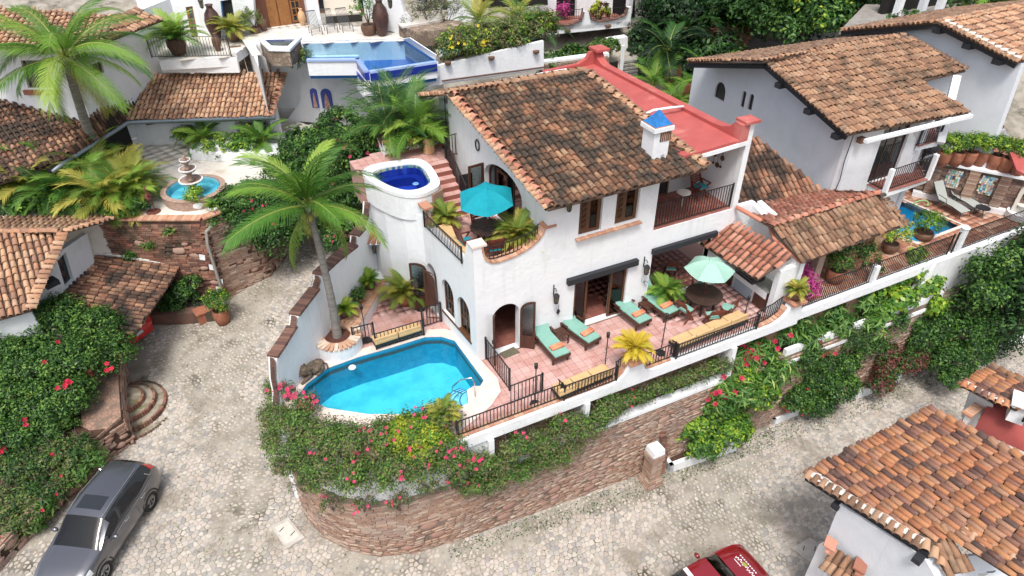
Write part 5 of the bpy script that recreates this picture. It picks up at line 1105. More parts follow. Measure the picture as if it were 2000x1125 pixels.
pxw(pv,'entrance_wall',mat('rust_wall',(.20,.08,.05),rough=.8),CA,CB,[(495,58),(610,44),(606,-40),(485,-40)],th=.3)
for x0,x1 in((528,548),(549,572)):
 a,b=UZ(x0,53,CA,CB),UZ(x1,50,CA,CB);mb=M();mb.panel(Vector((CA.x,CA.y,0))-Vector((-cu.y,cu.x,0))*.08,cu,[(a[0],9.5),(b[0]-.03,9.5),(b[0]-.03,12),(a[0],12)],(),.07);mb.obj('wooden_door',WOODO,pv)
a,b=UZ(573,47,CA,CB),UZ(592,45,CA,CB);glazed(pv,'grid_window',Vector((CA.x,CA.y,0))-Vector((-cu.y,cu.x,0))*.05,cu,[(a[0],9.6),(b[0],9.6),(b[0],12),(a[0],12)],WOODO,.07,.06,bars=(.5,),hbars=(.15,.3,.45,.6),glass=DGLASS)
c=P(614,44,9.5);mb=M();mb.box((c.x,c.y,11),(.65,.65,3.2));mb.obj('white_column',W_,pv)
DA,DB=P(620,22,9.5),P(760,20,9.5);pxw(pv,'lounge_wall',WOODO,DA,DB,[(618,26),(712,24),(712,-40),(618,-40)],th=.2)
du=Vector((DB.x-DA.x,DB.y-DA.y,0)).normalized()
for k in range(5):
 a=UZ(624+18*k,22,DA,DB);glazed(pv,'lounge_window',Vector((DA.x,DA.y,0))-Vector((-du.y,du.x,0))*.06,du,[(a[0],9.6),(a[0]+.55,9.6),(a[0]+.55,12),(a[0],12)],WOODO,.05,.05,glass=DGLASS,hbars=(.3,.6))
EA,EB=P(745,60,9.5),P(800,50,9.5)
pxw(pv,'curved_wall',W_,P(735,62,9.5),P(850,70,9.5),[(712,24),(745,58),(768,62),(800,78),(812,76),(806,48),(800,38),(790,25),(782,0),(778,-60),(700,-60)],th=.3)
mb=M();q=[P(*p,z)for p,z in(((785,76),9.5),((800,74),9.9),((852,108),9.7),((850,120),9.3))];mb.slab(q,.2,(.3,.3,0));mb.obj('side_curb',W_,pv)
t=thing('hedge_pool','turquoise pool mostly hidden behind the flowering hedge at the top','pool',P(900,90,9.0))
q=[P(*p,9.1)for p in((862,118),(838,74),(1000,55),(1062,78))];mb=M();mb.slab(q,.6);mb.obj('surround',MATS['pale_paving'],t)
q=[P(*p,9.14)for p in((868,108),(846,78),(1000,60),(1050,78))];mb=M();mb.slab(q,.03);mb.obj('pool_floor',mat('hedge_pool_blue',(.05,.5,.62),rough=.3),t)
q=[P(*p,9.24)for p in((868,107),(846,77),(1000,59),(1050,77))];mb=M();mb.add([tuple(p)for p in q],[(0,1,2,3)]);mb.obj('water',WATB,t)
SQA,SQB=P(785,85,9.5),P(905,60,9.5)
t=thing('stone_planter','rubble stone planter wall beside the hedge pool','wall',P(830,60,9.5));q=[P(*p,10.1)for p in((778,48),(860,36),(905,42),(900,56),(812,62))];mb=M();mb.slab(q,.75);mb.obj('rubble',RUBBLE,t)
q=[P(*p,10.2)for p in((778,46),(855,34),(865,38),(785,52))];mb=M();mb.slab(q,.1);mb.obj('cap',MATS['pale_paving'],t)
bb=thing('balcony_building','white building at the top with scalloped balconies above green planters','building',P(1140,60,7))
BA,BBp=P(1062,70,7.0),P(1232,50,7.0)
def bpx(*p):return UZ(*p,BA,BBp)
pxw(bb,'balcony_front',W_,BA,BBp,[(1056,70),(1053,44),(1064,36),(1068,46),(1080,50),(1110,50),(1133,42),(1141,22),(1150,24),(1153,38),(1168,43),(1200,39),(1220,30),(1226,14),(1234,14),(1231,52)],th=.25)
it=[(1064,36),(1068,46),(1080,50),(1110,50),(1133,42),(1140,24)];pts=[PL(*p,BA,BBp)for p in it];cope_v(bb,[p+UP*.03 for p in pts],COPE_D,w=.3,h=.06,step=.2)
it=[(1150,25),(1153,38),(1168,43),(1200,39),(1220,30),(1226,15)];pts=[PL(*p,BA,BBp)for p in it];cope_v(bb,[p+UP*.03 for p in pts],COPE_D,w=.3,h=.06,step=.2)
for lab,(a,b)in(('scalloped balcony railing on the left of the top building',((1067,45),(1138,36))),('scalloped balcony railing on the right of the top building',((1154,40),(1222,28)))):
 pa_,pb_=PL(*a,BA,BBp),PL(*b,BA,BBp);rail('scalloped_railing',lab,[Vector((pa_.x,pa_.y+.1,min(pa_.z,pb_.z))),Vector((pb_.x,pb_.y+.1,min(pa_.z,pb_.z)))],.62,step=.17)
off=Vector((.3,2.2,0));q=[PL(1056,52,BA,BBp),PL(1231,42,BA,BBp)];mb=M();mb.slab([q[0],q[1],q[1]+off,q[0]+off],.3);mb.obj('balcony_floor',PINKD,bb)
BA2,BB2=BA+off,BBp+off
pxw(bb,'rear_wall',W_,BA2,BB2,[(1060,170),(1190,150),(1200,-60),(1050,-60)],[[(1086,42),(1126,36),(1128,-40),(1088,-40)],[(1092,100),(1130,94),(1132,62),(1094,66)]],th=.3)
pxw(bb,'dark_room_sheet',BLACK,BA2+off*.3,BB2+off*.3,[(1060,120),(1240,100),(1240,-60),(1050,-60)],th=.1)
mb=M();c=P(1228,20,7.6);mb.box((c.x,c.y,9.0),(.35,.35,3.2));mb.obj('corner_column',W_,bb)
for px,py in((1107,60),(1186,51)):
 c=PL(px,py,BA,BBp);mb=M();mb.lathe(c-Vector((0,.1,.1)),[(.1,0),(.22,.1),(.22,.2),(0,.2)],8);mb.obj('wall_pot',POTB,bb)
pxw(bb,'stone_base',RUBBLE,P(1062,165,5.2),P(1195,150,5.2),[(1062,128),(1190,112),(1188,160),(1062,170)],th=.4)
pxw(bb,'white_base',W_,P(1062,160,5.25),P(1195,145,5.25),[(1062,121),(1190,104),(1190,112),(1062,128)],th=.5)
pxw(bb,'right_block',W_,P(1188,120,5.0),P(1228,116,5.0),[(1188,78),(1226,72),(1226,122),(1188,130)],th=.6)
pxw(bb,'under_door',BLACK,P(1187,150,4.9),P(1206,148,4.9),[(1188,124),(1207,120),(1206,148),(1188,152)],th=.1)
c=P(1211,160,5);mb=M();mb.beam(c,c+UP*2.3,.16);mb.obj('white_post',W_,bb)
t=thing('garden_steps','weathered white edged garden steps rising left of the dark trees','stairs',P(1220,160,5))
for k in range(7):
 a=P(1216,162-7*k,4.9+.19*k);b=P(1246,158-7*k,4.9+.19*k);mb=M();mb.slab([a,b,b+Vector((.05,.45,0)),a+Vector((.05,.45,0))],.14);mb.obj('step',mat('grey_step',(.34,.33,.30),(.22,.2,.18),5,.9),t)
for i,(px,py)in enumerate(((873,122),(958,112),(1045,100))):
 c=PL(px,py,P(714,165,8.8),P(1062,110,8.8));mb=M();mb.lathe(c-Vector((0,.12,.12)),[(.06,0),(.16,.08),(.18,.18),(.0,.18)],8);tag(mb.obj('wall_pot',POTB),('leftmost','middle','rightmost')[i]+' of three small clay pots hanging on the long white pool wall','pot','clay pots on the white wall')
mb=M();a,b=PL(862,157,P(714,165,8.8),P(1062,110,8.8)),PL(1062,130,P(714,165,8.8),P(1062,110,8.8));mb.beam(a-Vector((0,.1,0)),b-Vector((0,.1,0)),.08,.06);mb.obj('wall_ledge',COPE_D,pv)
mb=M();mb.beam(P(862,120,9.05)+UP*.1,P(1062,80,9.05)+UP*.1,.3,.08);mb.obj('hedge_wall_cap',COPE_D,pv)
t=thing('garden_wall','dark brick garden wall among the trees behind the villa','wall',P(1400,95,5));GA_,GB_=P(1345,110,5.5),P(1458,98,5.5)
u=Vector((GB_.x-GA_.x,GB_.y-GA_.y,0));mb=M();ribbon(mb,[(GA_.x,GA_.y),(GB_.x,GB_.y)],4.5,7.2,.4);mb.obj('wall_core',BRICK_D,t);masonry(t,[(GA_.x,GA_.y),(GB_.x,GB_.y)],lambda s:5,lambda s:7.1,BRICK_D,bl=.5,bh=.14,limit=100)
mb=M();mb.slab([P(*p,5.2)for p in((1290,180),(1330,160),(1400,180),(1500,300),(1380,250))],.2);struct(mb,'gravel_yard',mat('dark_gravel',(.13,.12,.11),(.26,.24,.22),14,1,.8,30,dirt=(.06,.055,.04)))
mb=M();mb.slab([P(*p,9.5)for p in((1640,60),(1690,8),(1800,12),(1990,0),(2100,30),(1700,60))],.2);struct(mb,'upper_street',mat('grey_paving',(.30,.28,.26),(.22,.20,.18),3,.9,.4,12))
t=thing('colonnade','white posts and dark porch of a building at the upper right','building',P(1800,20,9.5))
for px in(1750,1796,1830):c=P(px,30,9.6);mb=M();mb.beam(c,c+Vector((0,0,3)),.35);mb.obj('post',W_ if px!=1796 else W_SHADE,t)
mb=M();c=P(1850,14,9.6);mb.box((c.x,c.y+1,10.6),(9,.3,2.4));mb.obj('dark_wall',BLACK,t)
#  stepped white wall with dark brick coping
LWA,LWB=(1.12,17.74),(5.25,22.3)
lw=thing('stepped_wall','wavy white patio wall topped with dark brick coping, stepping up along the street','wall',(2,19,4.3))
tops=[(548,815),(548,768),(540,745),(541,700),(560,672),(580,640),(583,618),(623,566),(628,548),(627,540),(667,503),(697,480),(699,462),(712,448),(722,420),(724,395)]
d=Vector((LWB[0]-LWA[0],LWB[1]-LWA[1],0)).normalized();nl=Vector((d.y,-d.x,0))
TT=[]
for p in tops:
 q=PL(*p,LWA,LWB);s_=(q-Vector((*LWA,0))).dot(Vector((d.x,d.y,0)));TT.append([s_,q.z])
TT[0][0]=min(TT[0][0],TT[1][0])-.05
for i in range(1,len(TT)):TT[i][0]=max(TT[i][0],TT[i-1][0]+.04)
mb=M();mb.panel((LWA[0],LWA[1],0),d,[(TT[0][0],-.5),(6.3,-.5)]+[(a,b)for a,b in TT[::-1]],(),.3);mb.obj('wall',W_,lw)
pp_=[Vector((LWA[0],LWA[1],0))+d*a+Vector((-d.y,d.x,0))*.14+UP*b for a,b in TT]
cope_v(lw,pp_,COPE_D,w=.40,h=.09,step=.12)
bn=thing('brick_bench','low white garden bench with brick top along the wavy wall','bench',(3.8,21,4.3))
i0,i1=P(690,655,4.75),P(757,545,4.75);o0,o1=P(668,640,4.75),P(744,520,4.75)
mb=M();mb.prism([(i0.x,i0.y),(i1.x,i1.y),(o1.x,o1.y),(o0.x,o0.y)],4.3,4.72);mb.obj('base',W_,bn)
dd=Vector((i1.x-i0.x,i1.y-i0.y,0));Lb=dd.length;dd.normalize();sd_=Vector((-dd.y,dd.x,0));it=[]
for i in range(int(Lb/.14)):
 for j in range(3):it.append((frame(Vector((i0.x,i0.y,4.74))+dd*(.14*i+.07)+sd_*(.02+.25*j+.1),dd,z=(0,0,1)),brick_mesh(COPE,.128,.05,.118)))
pieces(bn,'top_brick',it)
pc=P(659,655,4.85);pr=thing('palm_planter','round white planter with striped brick rim around the coconut palm','planter',(pc.x,pc.y,4.3))
mb=M();mb.lathe((pc.x,pc.y,0),[(.80,4.28),(.80,4.80),(.46,4.80),(.46,4.6),(0,4.6)],28);mb.obj('wall',W_,pr)
it=[];mp_=mat('cream_brick',(.6,.45,.35),pal=[(.62,.47,.36),(.48,.27,.18),(.66,.52,.42),(.50,.30,.2)],rough=.8)
for k in range(30):
 a=2*math.pi*k/30;it.append((frame(Vector((pc.x+.63*math.cos(a),pc.y+.63*math.sin(a),4.84)),(-math.sin(a),math.cos(a),0),z=(0,0,1)),brick_mesh(mp_,.115,.08,.19)))
pieces(pr,'rim_brick',it)
mb=M();mb.lathe((pc.x,pc.y,0),[(.46,4.78),(.2,4.82),(0,4.83)],20,cap=False);mb.obj('mulch',MULCH,pr)
hd=thing('lantern_hood','little red tiled hood over a wall lantern on the white tower','hood',P(728,470,6.8))
ha0,ha1=P(700,478,6.55),P(757,478,6.55);hb0,hb1=P(722,438,7.25),P(728,438,7.25)
ha0,ha1=PL(702,478,(4.75,22.0),(5.9,21.0)),PL(757,479,(4.75,22.0),(5.9,21.0))
back=Vector((.35,.40,0));tp_=(ha0+ha1)/2+back+UP*.55
mb=M();mb.add([ha0,ha1,tp_+Vector((.08,-.06,0)),tp_-Vector((.08,-.06,0)),ha0+back,ha1+back],[(0,1,2,3),(0,3,4),(1,5,2)]);mb.obj('hood_base',W_,hd)
it=[]
for j in range(3):
 f=j/3
 for i in range(5-j):
  a=ha0.lerp(tp_,f);b=ha1.lerp(tp_,f);c=a.lerp(b,(i+.5)/(5-j));y=(tp_-c).normalized();x=y.cross(UP).normalized();it.append((frame(c+UP*.03,x,z=x.cross(y)),tmesh(T_RED,w=.17,L=.30)))
pieces(hd,'roof_tile',it)
def lantern(c,label,s=1,hang=True,group=None):
 c=Vector(c);t=thing('wall_lantern',label,'lantern',c,group);mb=M()
 if hang:mb.tube([c+Vector((0,.16*s,.30*s)),c+Vector((0,.05*s,.36*s)),c+Vector((0,0,.28*s))],.014*s,5);mb.beam(c+Vector((0,.17*s,.05)),c+Vector((0,.17*s,.42*s)),.03)
 mb.lathe(c,[(0,.24*s),(.03*s,.22*s),(.11*s,.13*s),(.10*s,.11*s)],6,cap=False);mb.lathe(c,[(.02*s,-.17*s),(.07*s,-.12*s),(.07*s,-.11*s)],6)
 for k in range(6):a=2*math.pi*k/6;mb.beam(c+Vector((.09*s*math.cos(a),.09*s*math.sin(a),.12*s)),c+Vector((.065*s*math.cos(a),.065*s*math.sin(a),-.12*s)),.014*s)
 mb.obj('frame',IRON,t);g=M();g.lathe(c,[(.05*s,-.11*s),(.08*s,.12*s)],6);g.obj('glass',mat('amber_glass',(.16,.13,.08),rough=.15),t);return t
lantern((ha0+ha1)/2+Vector((0,-.02,-.22)),'black lantern hanging beneath the little tiled hood',.9,False)
lantern((9.58,15.86,6.1),'black wall lantern between the arched doors and the sliding doors',1.15)
lantern((13.28,15.86,6.15),'black wall lantern right of the sliding doors above the hanging ring',1.15)
lantern(P(1112,405,9.5),'black lantern under the main roof eave left of the upper windows',1.0,False)
lantern((16.0,17.0,9.6),'black lantern hanging inside the upper balcony',1.0,False)
lantern(P(890,218,10.3),'black lantern under the roof corner above the spa terrace',1.0,False)
for px,py,z,lab in((393,8,11.2,'black lantern on the top villa wall left of the arched window'),(762,8,11.2,'black lantern on the white wall behind the tall vase')):lantern(P(px,py,z),lab,1.3,False)
c=Vector((13.42,15.98,5.72));mb=M();mb.tube([c+Vector((.22*math.cos(a),0,.22*math.sin(a)))for a in[2*math.pi*k/20 for k in range(21)]],.008,4);mb.lathe(c-UP*.2,[(0,-.06),(.08,0),(.0,.06)],8);tag(mb.obj('hanging_ring',GREYM),'thin round wall ring ornament under the right wall lantern','ornament')
c=Vector((9.75,15.97,5.5));mb=M();mb.beam(c+UP*.25,c,.012);mb.lathe(c,[(0,-.2),(.08,-.08),(.03,.05),(0,.06)],4,sy=.3);tag(mb.obj('hanging_charm',IRON),'dark diamond shaped charm hanging below the left wall lantern','ornament')
#  left foreground house
lh=thing('street_house','white house at the left edge with clay tile gable roof behind the hibiscus','house',(-7,27,0))
ze,zr=4.6,6.0
e0,e1=P(-60,640,ze),P(70,600,ze);r0,r1=P(-60,455,zr),P(128,452,zr)
ro=roof(lh,[e0,P(62,605,ze),r1,r0],T_WARM,pitch=.225,row=.36)
tile_line(ro,r0,r1,T_WARM,w=.26)
b0_=P(228,424,5.6);bk=P(-60,428,5.8)
rb=roof(lh,[b0_,bk,r0,r1],T_WARM,pitch=.225,row=.36,name='back_roof',limit=120)
pl1=P(62,605,ze);out_=Vector((.9,-.45,0))
tile_fringe(ro,pl1,r1,(1,-.35,0),T_WARM,w=.22,L=.40);tile_fringe(rb,r1,b0_,(1,-.35,0),T_WARM,w=.2)
wA,wB=(P(70,615,3.6).x+.0,P(70,615,3.6).y),(P(186,515,3.6).x,P(186,515,3.6).y)
pxw(lh,'gable_wall',W_,wA,wB,[(20,640),(60,590),(105,500),(170,455),(187,520),(150,560),(60,660),(20,700)],[[(112,510),(128,492),(144,545),(128,562)]],th=.25)
lu=Vector((wB[0]-wA[0],wB[1]-wA[1],0)).normalized();ln=Vector((-lu.y,lu.x,0));ho=[UZ(*p,wA,wB)for p in((112,510),(128,492),(144,545),(128,562))]
mb=M();mb.panel(Vector((*wA,0))+ln*.15,lu,ho,(),.04);mb.obj('window_pane',DGLASS,lh)
mb=M();c=P(98,552,4.6);mb.box(c,(.5,.5,.2),rz=.5);mb.obj('beam_end',BEAM,lh)
mb=M();mb.slab([e0+Vector((0,.2,-.2)),pl1+Vector((-.1,.2,-.2)),pl1+Vector((0,.3,-3.4)),e0+Vector((0,.3,-3.4))],.2,(0,.5,0));mb.obj('front_wall',W_,lh)
g=[P(188,497,3.7),P(352,522,2.9),P(262,655,2.75),P(60,640,3.5)]
cr_=thing('carport','carport with blackened clay tile lean-to roof over the red car','carport',(-4.5,28,0))
rc=roof(cr_,[g[1],g[2],g[3],g[0]],T_DARK,pitch=.225,row=.38);tile_line(rc,g[0]+UP*.02,g[1]+UP*.02,MORTAR,w=.14,step=.3)
for px,py in((340,535),):c=P(px,py,2.7);mb=M();mb.beam((c.x-.1,c.y,.3),(c.x-.1,c.y,2.75),.16);mb.obj('post',BEAM,cr_)
mb=M();c=P(215,590,.6);mb.box((c.x-1.8,c.y+1.0,1.6),(.2,6,2.6),rz=-.5);mb.obj('rear_wall',W_,cr_)
t=thing('low_wall','low stained concrete and brick kerb wall at the foot of the boulder wall','wall',P(370,640,.8))
a,b=P(275,640,.7),P(430,628,.8);mb=M();ribbon(mb,[(a.x,a.y),(b.x,b.y)],.2,1.35,.5);mb.obj('kerb',BRICK_D,t)
mb=M();c=P(405,615,1.0);mb.box((c.x,c.y,1.05),(.9,.5,.5),rz=.2);mb.box((c.x,c.y,1.33),(1.0,.6,.06),rz=.2);mb.obj('red_shelf',POT,t)
#  left brick wall with curved steps
bw=thing('bush_wall','rough brick and stone wall under the hibiscus beside the curved steps','wall',P(240,800,.5))
wp=[(P(*p,1.3).x,P(*p,1.3).y)for p in((20,1010),(110,930),(205,850),(262,770),(240,700))]
wp=[(P(20,1040,.6).x,P(20,1040,.6).y),(P(120,945,.7).x,P(120,945,.7).y),(P(215,880,.8).x,P(215,880,.8).y),(P(262,845,.1).x,P(262,845,.1).y),(P(246,735,1.1).x,P(246,735,1.1).y)]
q0=P(285,860,0);q1=P(215,900,0.0);q2=P(60,1060,-.1);q3=P(-60,1200,-.2);qs=P(250,722,.3)
wp=[(q3.x,q3.y),(q2.x,q2.y),(q1.x,q1.y),(P(262,868,0).x,P(262,868,0).y),(P(246,700,.9).x-.1,P(246,700,.9).y)]
mb=M();ribbon(mb,wp,-.4,[.7,.9,1.3,1.5,1.9],1.3,side=1);mb.obj('wall_core',mat('brick_rubble',(.36,.22,.16),rough=.95,bump=.8,bscale=12,cells=(5.5,(.17,.12,.09),(.26,.16,.12)),dirt=(.16,.12,.09),dscale=2),bw)
Lq=path_len(wp);masonry(bw,wp,lambda s:-.1,lambda s:float(np.interp(s,[0,Lq*.5,Lq*.7,Lq],[.7,1.1,1.45,1.8])),BRICK,bl=.34,bh=.10,stones=1.0,smat=STONE_R,limit=300)
mb=M();mb.prism([wp[0],wp[1],wp[2],wp[3],wp[4],(wp[4][0]-2.5,wp[4][1]+.5),(wp[0][0]-5,wp[0][1])],-.4,[.6,.8,1.2,1.4,1.75,1.5,1.1]);mb.obj('soil_bed',SOIL,bw)
st_=thing('curved_steps','three half-round cement steps edged with upright bricks against the brick wall','stairs',P(270,800,.2))
c=P(248,790,.45);dirw=Vector((wp[4][0]-wp[3][0],wp[4][1]-wp[3][1],0)).normalized();a0=math.atan2(dirw.y,dirw.x)
STEP=mat('mossy_step_cement',(.36,.31,.25),(.20,.17,.12),3,.9,.4,18,dirt=(.12,.13,.05),dscale=1.6,dth=(.52,.66))
for k in range(4):
 r=.62+.34*k;z=.78-.20*k;pl=[(c.x+r*1.05*math.cos(a0-math.pi*i/16),c.y+r*1.05*math.sin(a0-math.pi*i/16))for i in range(17)]
 mb=M();mb.prism(pl,-.2,z);s1=mb.obj('step',STEP,st_);it=[]
 nb2=int(math.pi*r*1.05/.095)
 for i in range(nb2):
  a=a0-math.pi*(i+.5)/nb2;it.append((frame((c.x+r*1.06*math.cos(a),c.y+r*1.06*math.sin(a),z-.085),(-math.sin(a),math.cos(a),0),z=(0,0,1)),brick_mesh(BRICK_D,.07,.2,.05)))
 pieces(s1,'edge_brick',it,120)
for(pts,lab,m_)in((((536,1030),(562,1017),(586,1046),(560,1062)),'pale square utility cover set in cement below the curved wall',mat('pale_cover',(.60,.58,.52),(.52,.5,.44),6,.8)),(((1556,1070),(1582,1055),(1606,1072),(1580,1090)),'worn grey utility cover beside the lower right house',CEMENT)):
 zz=G(P(pts[0][0],pts[0][1],-.3 if pts[0][0]<1000 else-.9).x,P(pts[0][0],pts[0][1],-.3 if pts[0][0]<1000 else-.9).y)+.06
 q=[P(*p,zz)for p in pts];mb=M();mb.slab(q,.08);o=mb.obj('utility_cover',m_);tag(o,lab,'cover')
 cc=sum(q,Vector((0,0,0)))/4;mb=M();mb.slab([cc+(p-cc)*1.35-UP*.02 for p in q],.08);struct(mb,'cement_apron',CEMENT)
 for f in(.28,.72):e=q[0].lerp(q[2],f);mb=M();mb.box(e+UP*.005,(.2,.025,.012),rz=.6);mb.obj('lifting_slot',IRON,o)
#  obelisk pillar and white kerb planters
def pillar(base,label,s=1.0,full=True):
 b=Vector(base);t=thing('brick_pillar',label,'pillar',b);it=[]
 H=1.75*s
 mb=M();mb.box(b+UP*H/2,(.42*s,.42*s,H));mb.obj('core',MATS['brick_mortar'],t)
 n=int(H/.09)
 for j in range(n):
  w=.50*s if j<n-3 else.58*s
  if j<4:w=.78*s-.06*j
  for(dx,dy,r)in((0,-1,0),(-1,0,1),(0,1,0),(1,0,1)):
   for e in(-.25,.25):
    it.append((Matrix.Translation(b+Vector((dx*w/2*.86+(e*w if not r else 0),dy*w/2*.86+(e*w if r else 0),.05+.09*j)))@Matrix.Rotation(math.pi/2*r,4,'Z'),brick_mesh(BRICK,round(w*.47,2),.076,.05)))
 pieces(t,'brick',it)
 mb=M();hw=.27*s;mb.add([b+Vector((x*hw,y*hw,H))for x,y in((-1,-1),(1,-1),(1,1),(-1,1))]+[b+Vector((x*hw*.92,y*hw*.92,H+.28*s))for x,y in((-1,-1),(1,-1),(1,1),(-1,1))]+[b+UP*(H+.62*s)],[(0,1,2,3),(0,1,5,4),(1,2,6,5),(2,3,7,6),(3,0,4,7),(4,5,8),(5,6,8),(6,7,8),(7,4,8)]);mb.obj('white_cap',W_,t);return t
bp=P(1268,935,-1.0);pillar((bp.x,bp.y-.05,-1.1),'brick pillar with white pyramid cap standing against the long street wall',.95)
bp=P(1703,745,-1.5);pillar((bp.x,bp.y+.55,-.9),'brick pillar with blunt white cap half hidden by the red shrubs',1.0)
bp=P(1912,640,-1.9);pillar((bp.x,bp.y+.4,-1.3),'white capped pillar in deep shade at the right end of the wall',1.0)
def arch_brick(cx_,label):
 t=thing('brick_buttress',label,'buttress',(cx_,12.9,-1));it=[]
 for j in range(16):it.append((Matrix.Translation((cx_+.10*math.sin(j*.22),12.72+.02*j,-1.0+.13*j))@Matrix.Rotation(R(20),4,'Y'),brick_mesh(BRICK_D,.3,.09,.14)))
 pieces(t,'brick',it)
arch_brick(12.65,'leaning column of stacked dark bricks right of the capped pillar')
def kerb(p0,p1,z,h,label,depth=.9):
 a,b=P(*p0,z),P(*p1,z);t=thing('kerb_planter',label,'planter',a);d=(b-a).normalized();n=Vector((-d.y,d.x,0))
 mb=M();mb.slab([a+UP*h,b+UP*h,b+n*.16+UP*h,a+n*.16+UP*h],h+.4);mb.slab([a+UP*h,a+n*depth+UP*h,a+n*depth+d*.16+UP*h,a+d*.16+UP*h],h+.4);mb.obj('kerb',W_,t)
 mb=M();mb.slab([a+n*.16+UP*(h-.06),b+n*.16+UP*(h-.06),b+n*depth+UP*(h-.06),a+n*depth+UP*(h-.06)],h+.3);mb.obj('soil',SOIL,t);return t
kerb((1308,922),(1440,872),-1.1,.35,'white kerb planter under the big bright green shrub nearest the pillar')
kerb((1508,830),(1560,808),-1.4,.3,'short stretch of white kerb showing between the shrubs')
kerb((1668,778),(1758,742),-1.6,.32,'white kerb planter beneath the copper leaved shrubs')
kerb((1930,672),(2030,668),-2.0,.45,'white kerb at the right edge below the shaded trees')
#  bottom right house
bh=thing('lower_right_house','pale house at the lower right under a large orange tile roof with white mortar edge','house',(16,5,-1))
Z0,Z1=3.35,4.15
c0,c1=P(1572,928,Z0),P(1812,800,Z0);c3=P(1858,1112,Z1);c2=P(2010,905,Z1)
ex=(c2-c1)*1.3;c2b=c1+ex;c3b=c3
sk=c2b-c3b
ro=roof(bh,[c1,c0,P(1812,1055,Z1),P(1845,1040,Z1),P(2010,1145,Z1+.45),P(2120,960,Z1+.45),c1+(c2-c1)*1.2],T_NEW,pitch=.20,row=.42,limit=300,jit=1.3)
E_=P(1845,1105,4.0)
tile_line(ro,c1+UP*.07,c1+(c2-c1)*1.2+UP*.07,T_NEW,w=.26,L=.46)
w0,w1=c0+Vector((.12,-.02,.06)),P(1800,1062,Z1)+UP*.06
def mortar_bed(parent,a,b,w,name='mortar_bed'):
 n=26;mb=M();d=(b-a).normalized();s_=d.cross(UP).normalized();vs=[]
 for i in range(n+1):
  p=a.lerp(b,i/n);k=w*(1+random.uniform(-.35,.35));k2=w*(1+random.uniform(-.35,.35));vs+=[p-s_*k,p+UP*.03+s_*0,p+s_*k2]
 mb.add(vs,[(3*i,3*i+1,3*i+4,3*i+3)for i in range(n)]+[(3*i+1,3*i+2,3*i+5,3*i+4)for i in range(n)]);mb.obj(name,MORTAR,parent,smooth=True)
mortar_bed(ro,w0+UP*.05,w1+UP*.05,.13);tile_fringe(ro,c0+Vector((-.0,0,0)),P(1800,1068,Z1),(-1,-.35,0),T_MID,w=.23,L=.36,step=.235,lift=.08)
mortar_bed(ro,P(1880,1035,Z1+.08),P(2010,1105,Z1+.4),.15);tile_fringe(ro,P(1870,1040,Z1),P(2010,1120,Z1+.4),(-1,-.35,0),T_WARM,w=.23,L=.36,step=.235,lift=.08)
hp=roof(bh,[P(1900,1112,3.75),P(1852,1122,3.7),P(1808,1056,Z1+.02),P(1850,1036,Z1+.05)],T_MID,pitch=.2,row=.40,name='hip_roof')
hpc=[P(1800,1060,Z1),P(1838,1095,3.9),P(1860,1120,3.7)];tile_fringe(hp,hpc[0],hpc[2],(-1,-.6,0),T_WARM,w=.24,L=.36,step=.25,lift=.05)
mb=M();mb.beam(c0+Vector((.1,0,-.16)),P(1815,1085,Z1-.2),.1,.18);mb.obj('barge_board',BEAM,bh)
for px,py,z in((1636,985,3.25),(1795,1090,3.8),(1985,1105,4.0)):c=P(px,py,z);mb=M();mb.box(c,(.36,.22,.16),rz=.2);mb.obj('beam_end',BEAM,bh)
pxw(bh,'side_wall',W_SHADE,(P(1638,1000,3.1).x,P(1638,1000,3.1).y),(P(1810,1110,3.6).x,P(1810,1110,3.6).y),[(1640,985),(1805,1090),(1850,1170),(1560,1230),(1590,1110)],th=.3)
mb=M();mb.slab([P(1860,1090,3.4),P(2030,1070,3.4),P(2030,1240,1.0),P(1840,1240,1.0)],.2,(.1,.3,0));mb.obj('rear_wall',W_SHADE,bh)
c=P(1918,1112,2.6);ac=thing('air_conditioner','white air conditioner unit with round fan grille at the bottom right','air conditioner',c)
mb=M();mb.box(c+Vector((0,.05,-.1)),(.85,.5,.65));mb.obj('casing',mat('off_white_metal',(.6,.6,.58),rough=.5),ac)
mb=M();mb.lathe(c+UP*.23,[(0,.0),(.24,.0),(.26,.02)],20);mb.obj('fan_opening',BLACK,ac);
for r in(.06,.12,.18,.24):mb=M();mb.tube([c+Vector((r*math.cos(a),r*math.sin(a),.26))for a in[2*math.pi*k/18 for k in range(19)]],.008,4);mb.obj('grille_ring',GREYM,ac)
sr=thing('entry_roof','small weathered tile canopy over the side entrance at the bottom right','canopy',P(1640,1100,1.8))
roof(sr,[P(1600,1105,1.6),P(1660,1150,1.6),P(1690,1112,2.0),P(1632,1070,2.0)],T_MID,pitch=.2,row=.36)
for(px,py),z,lab in(((1622,1062),2.2,'small slanted pair of clay tiles capping the white gate post at the bottom right'),((1680,1105),2.1,'small pair of red clay tiles on the wall next to the entry canopy')):
 c=P(px,py,z);mb=M();mb.box(c,(.42,.34,.07),rz=.5,T=Matrix.Rotation(R(12),3,'X'));mb.box(c-UP*.1+Vector((-.1,-.1,0)),(.34,.2,.05),rz=.5);tag(mb.obj('tile_cap',T_RED),lab,'tile cap')
mb=M();a=P(1612,1068,1.7);mb.box((a.x,a.y-.1,.6),(.2,.5,2.2));mb.obj('gate_post',W_,sr)
h2=thing('vaulted_house','small tile roofed house with a red painted vault at the right edge','house',P(1950,780,2))
z=2.2;d0,d1,d2,d3=P(1875,752,z),P(1935,716,z),P(2040,790,z+.3),P(2040,850,z+.3)
d3=P(1985,803,z+.25)
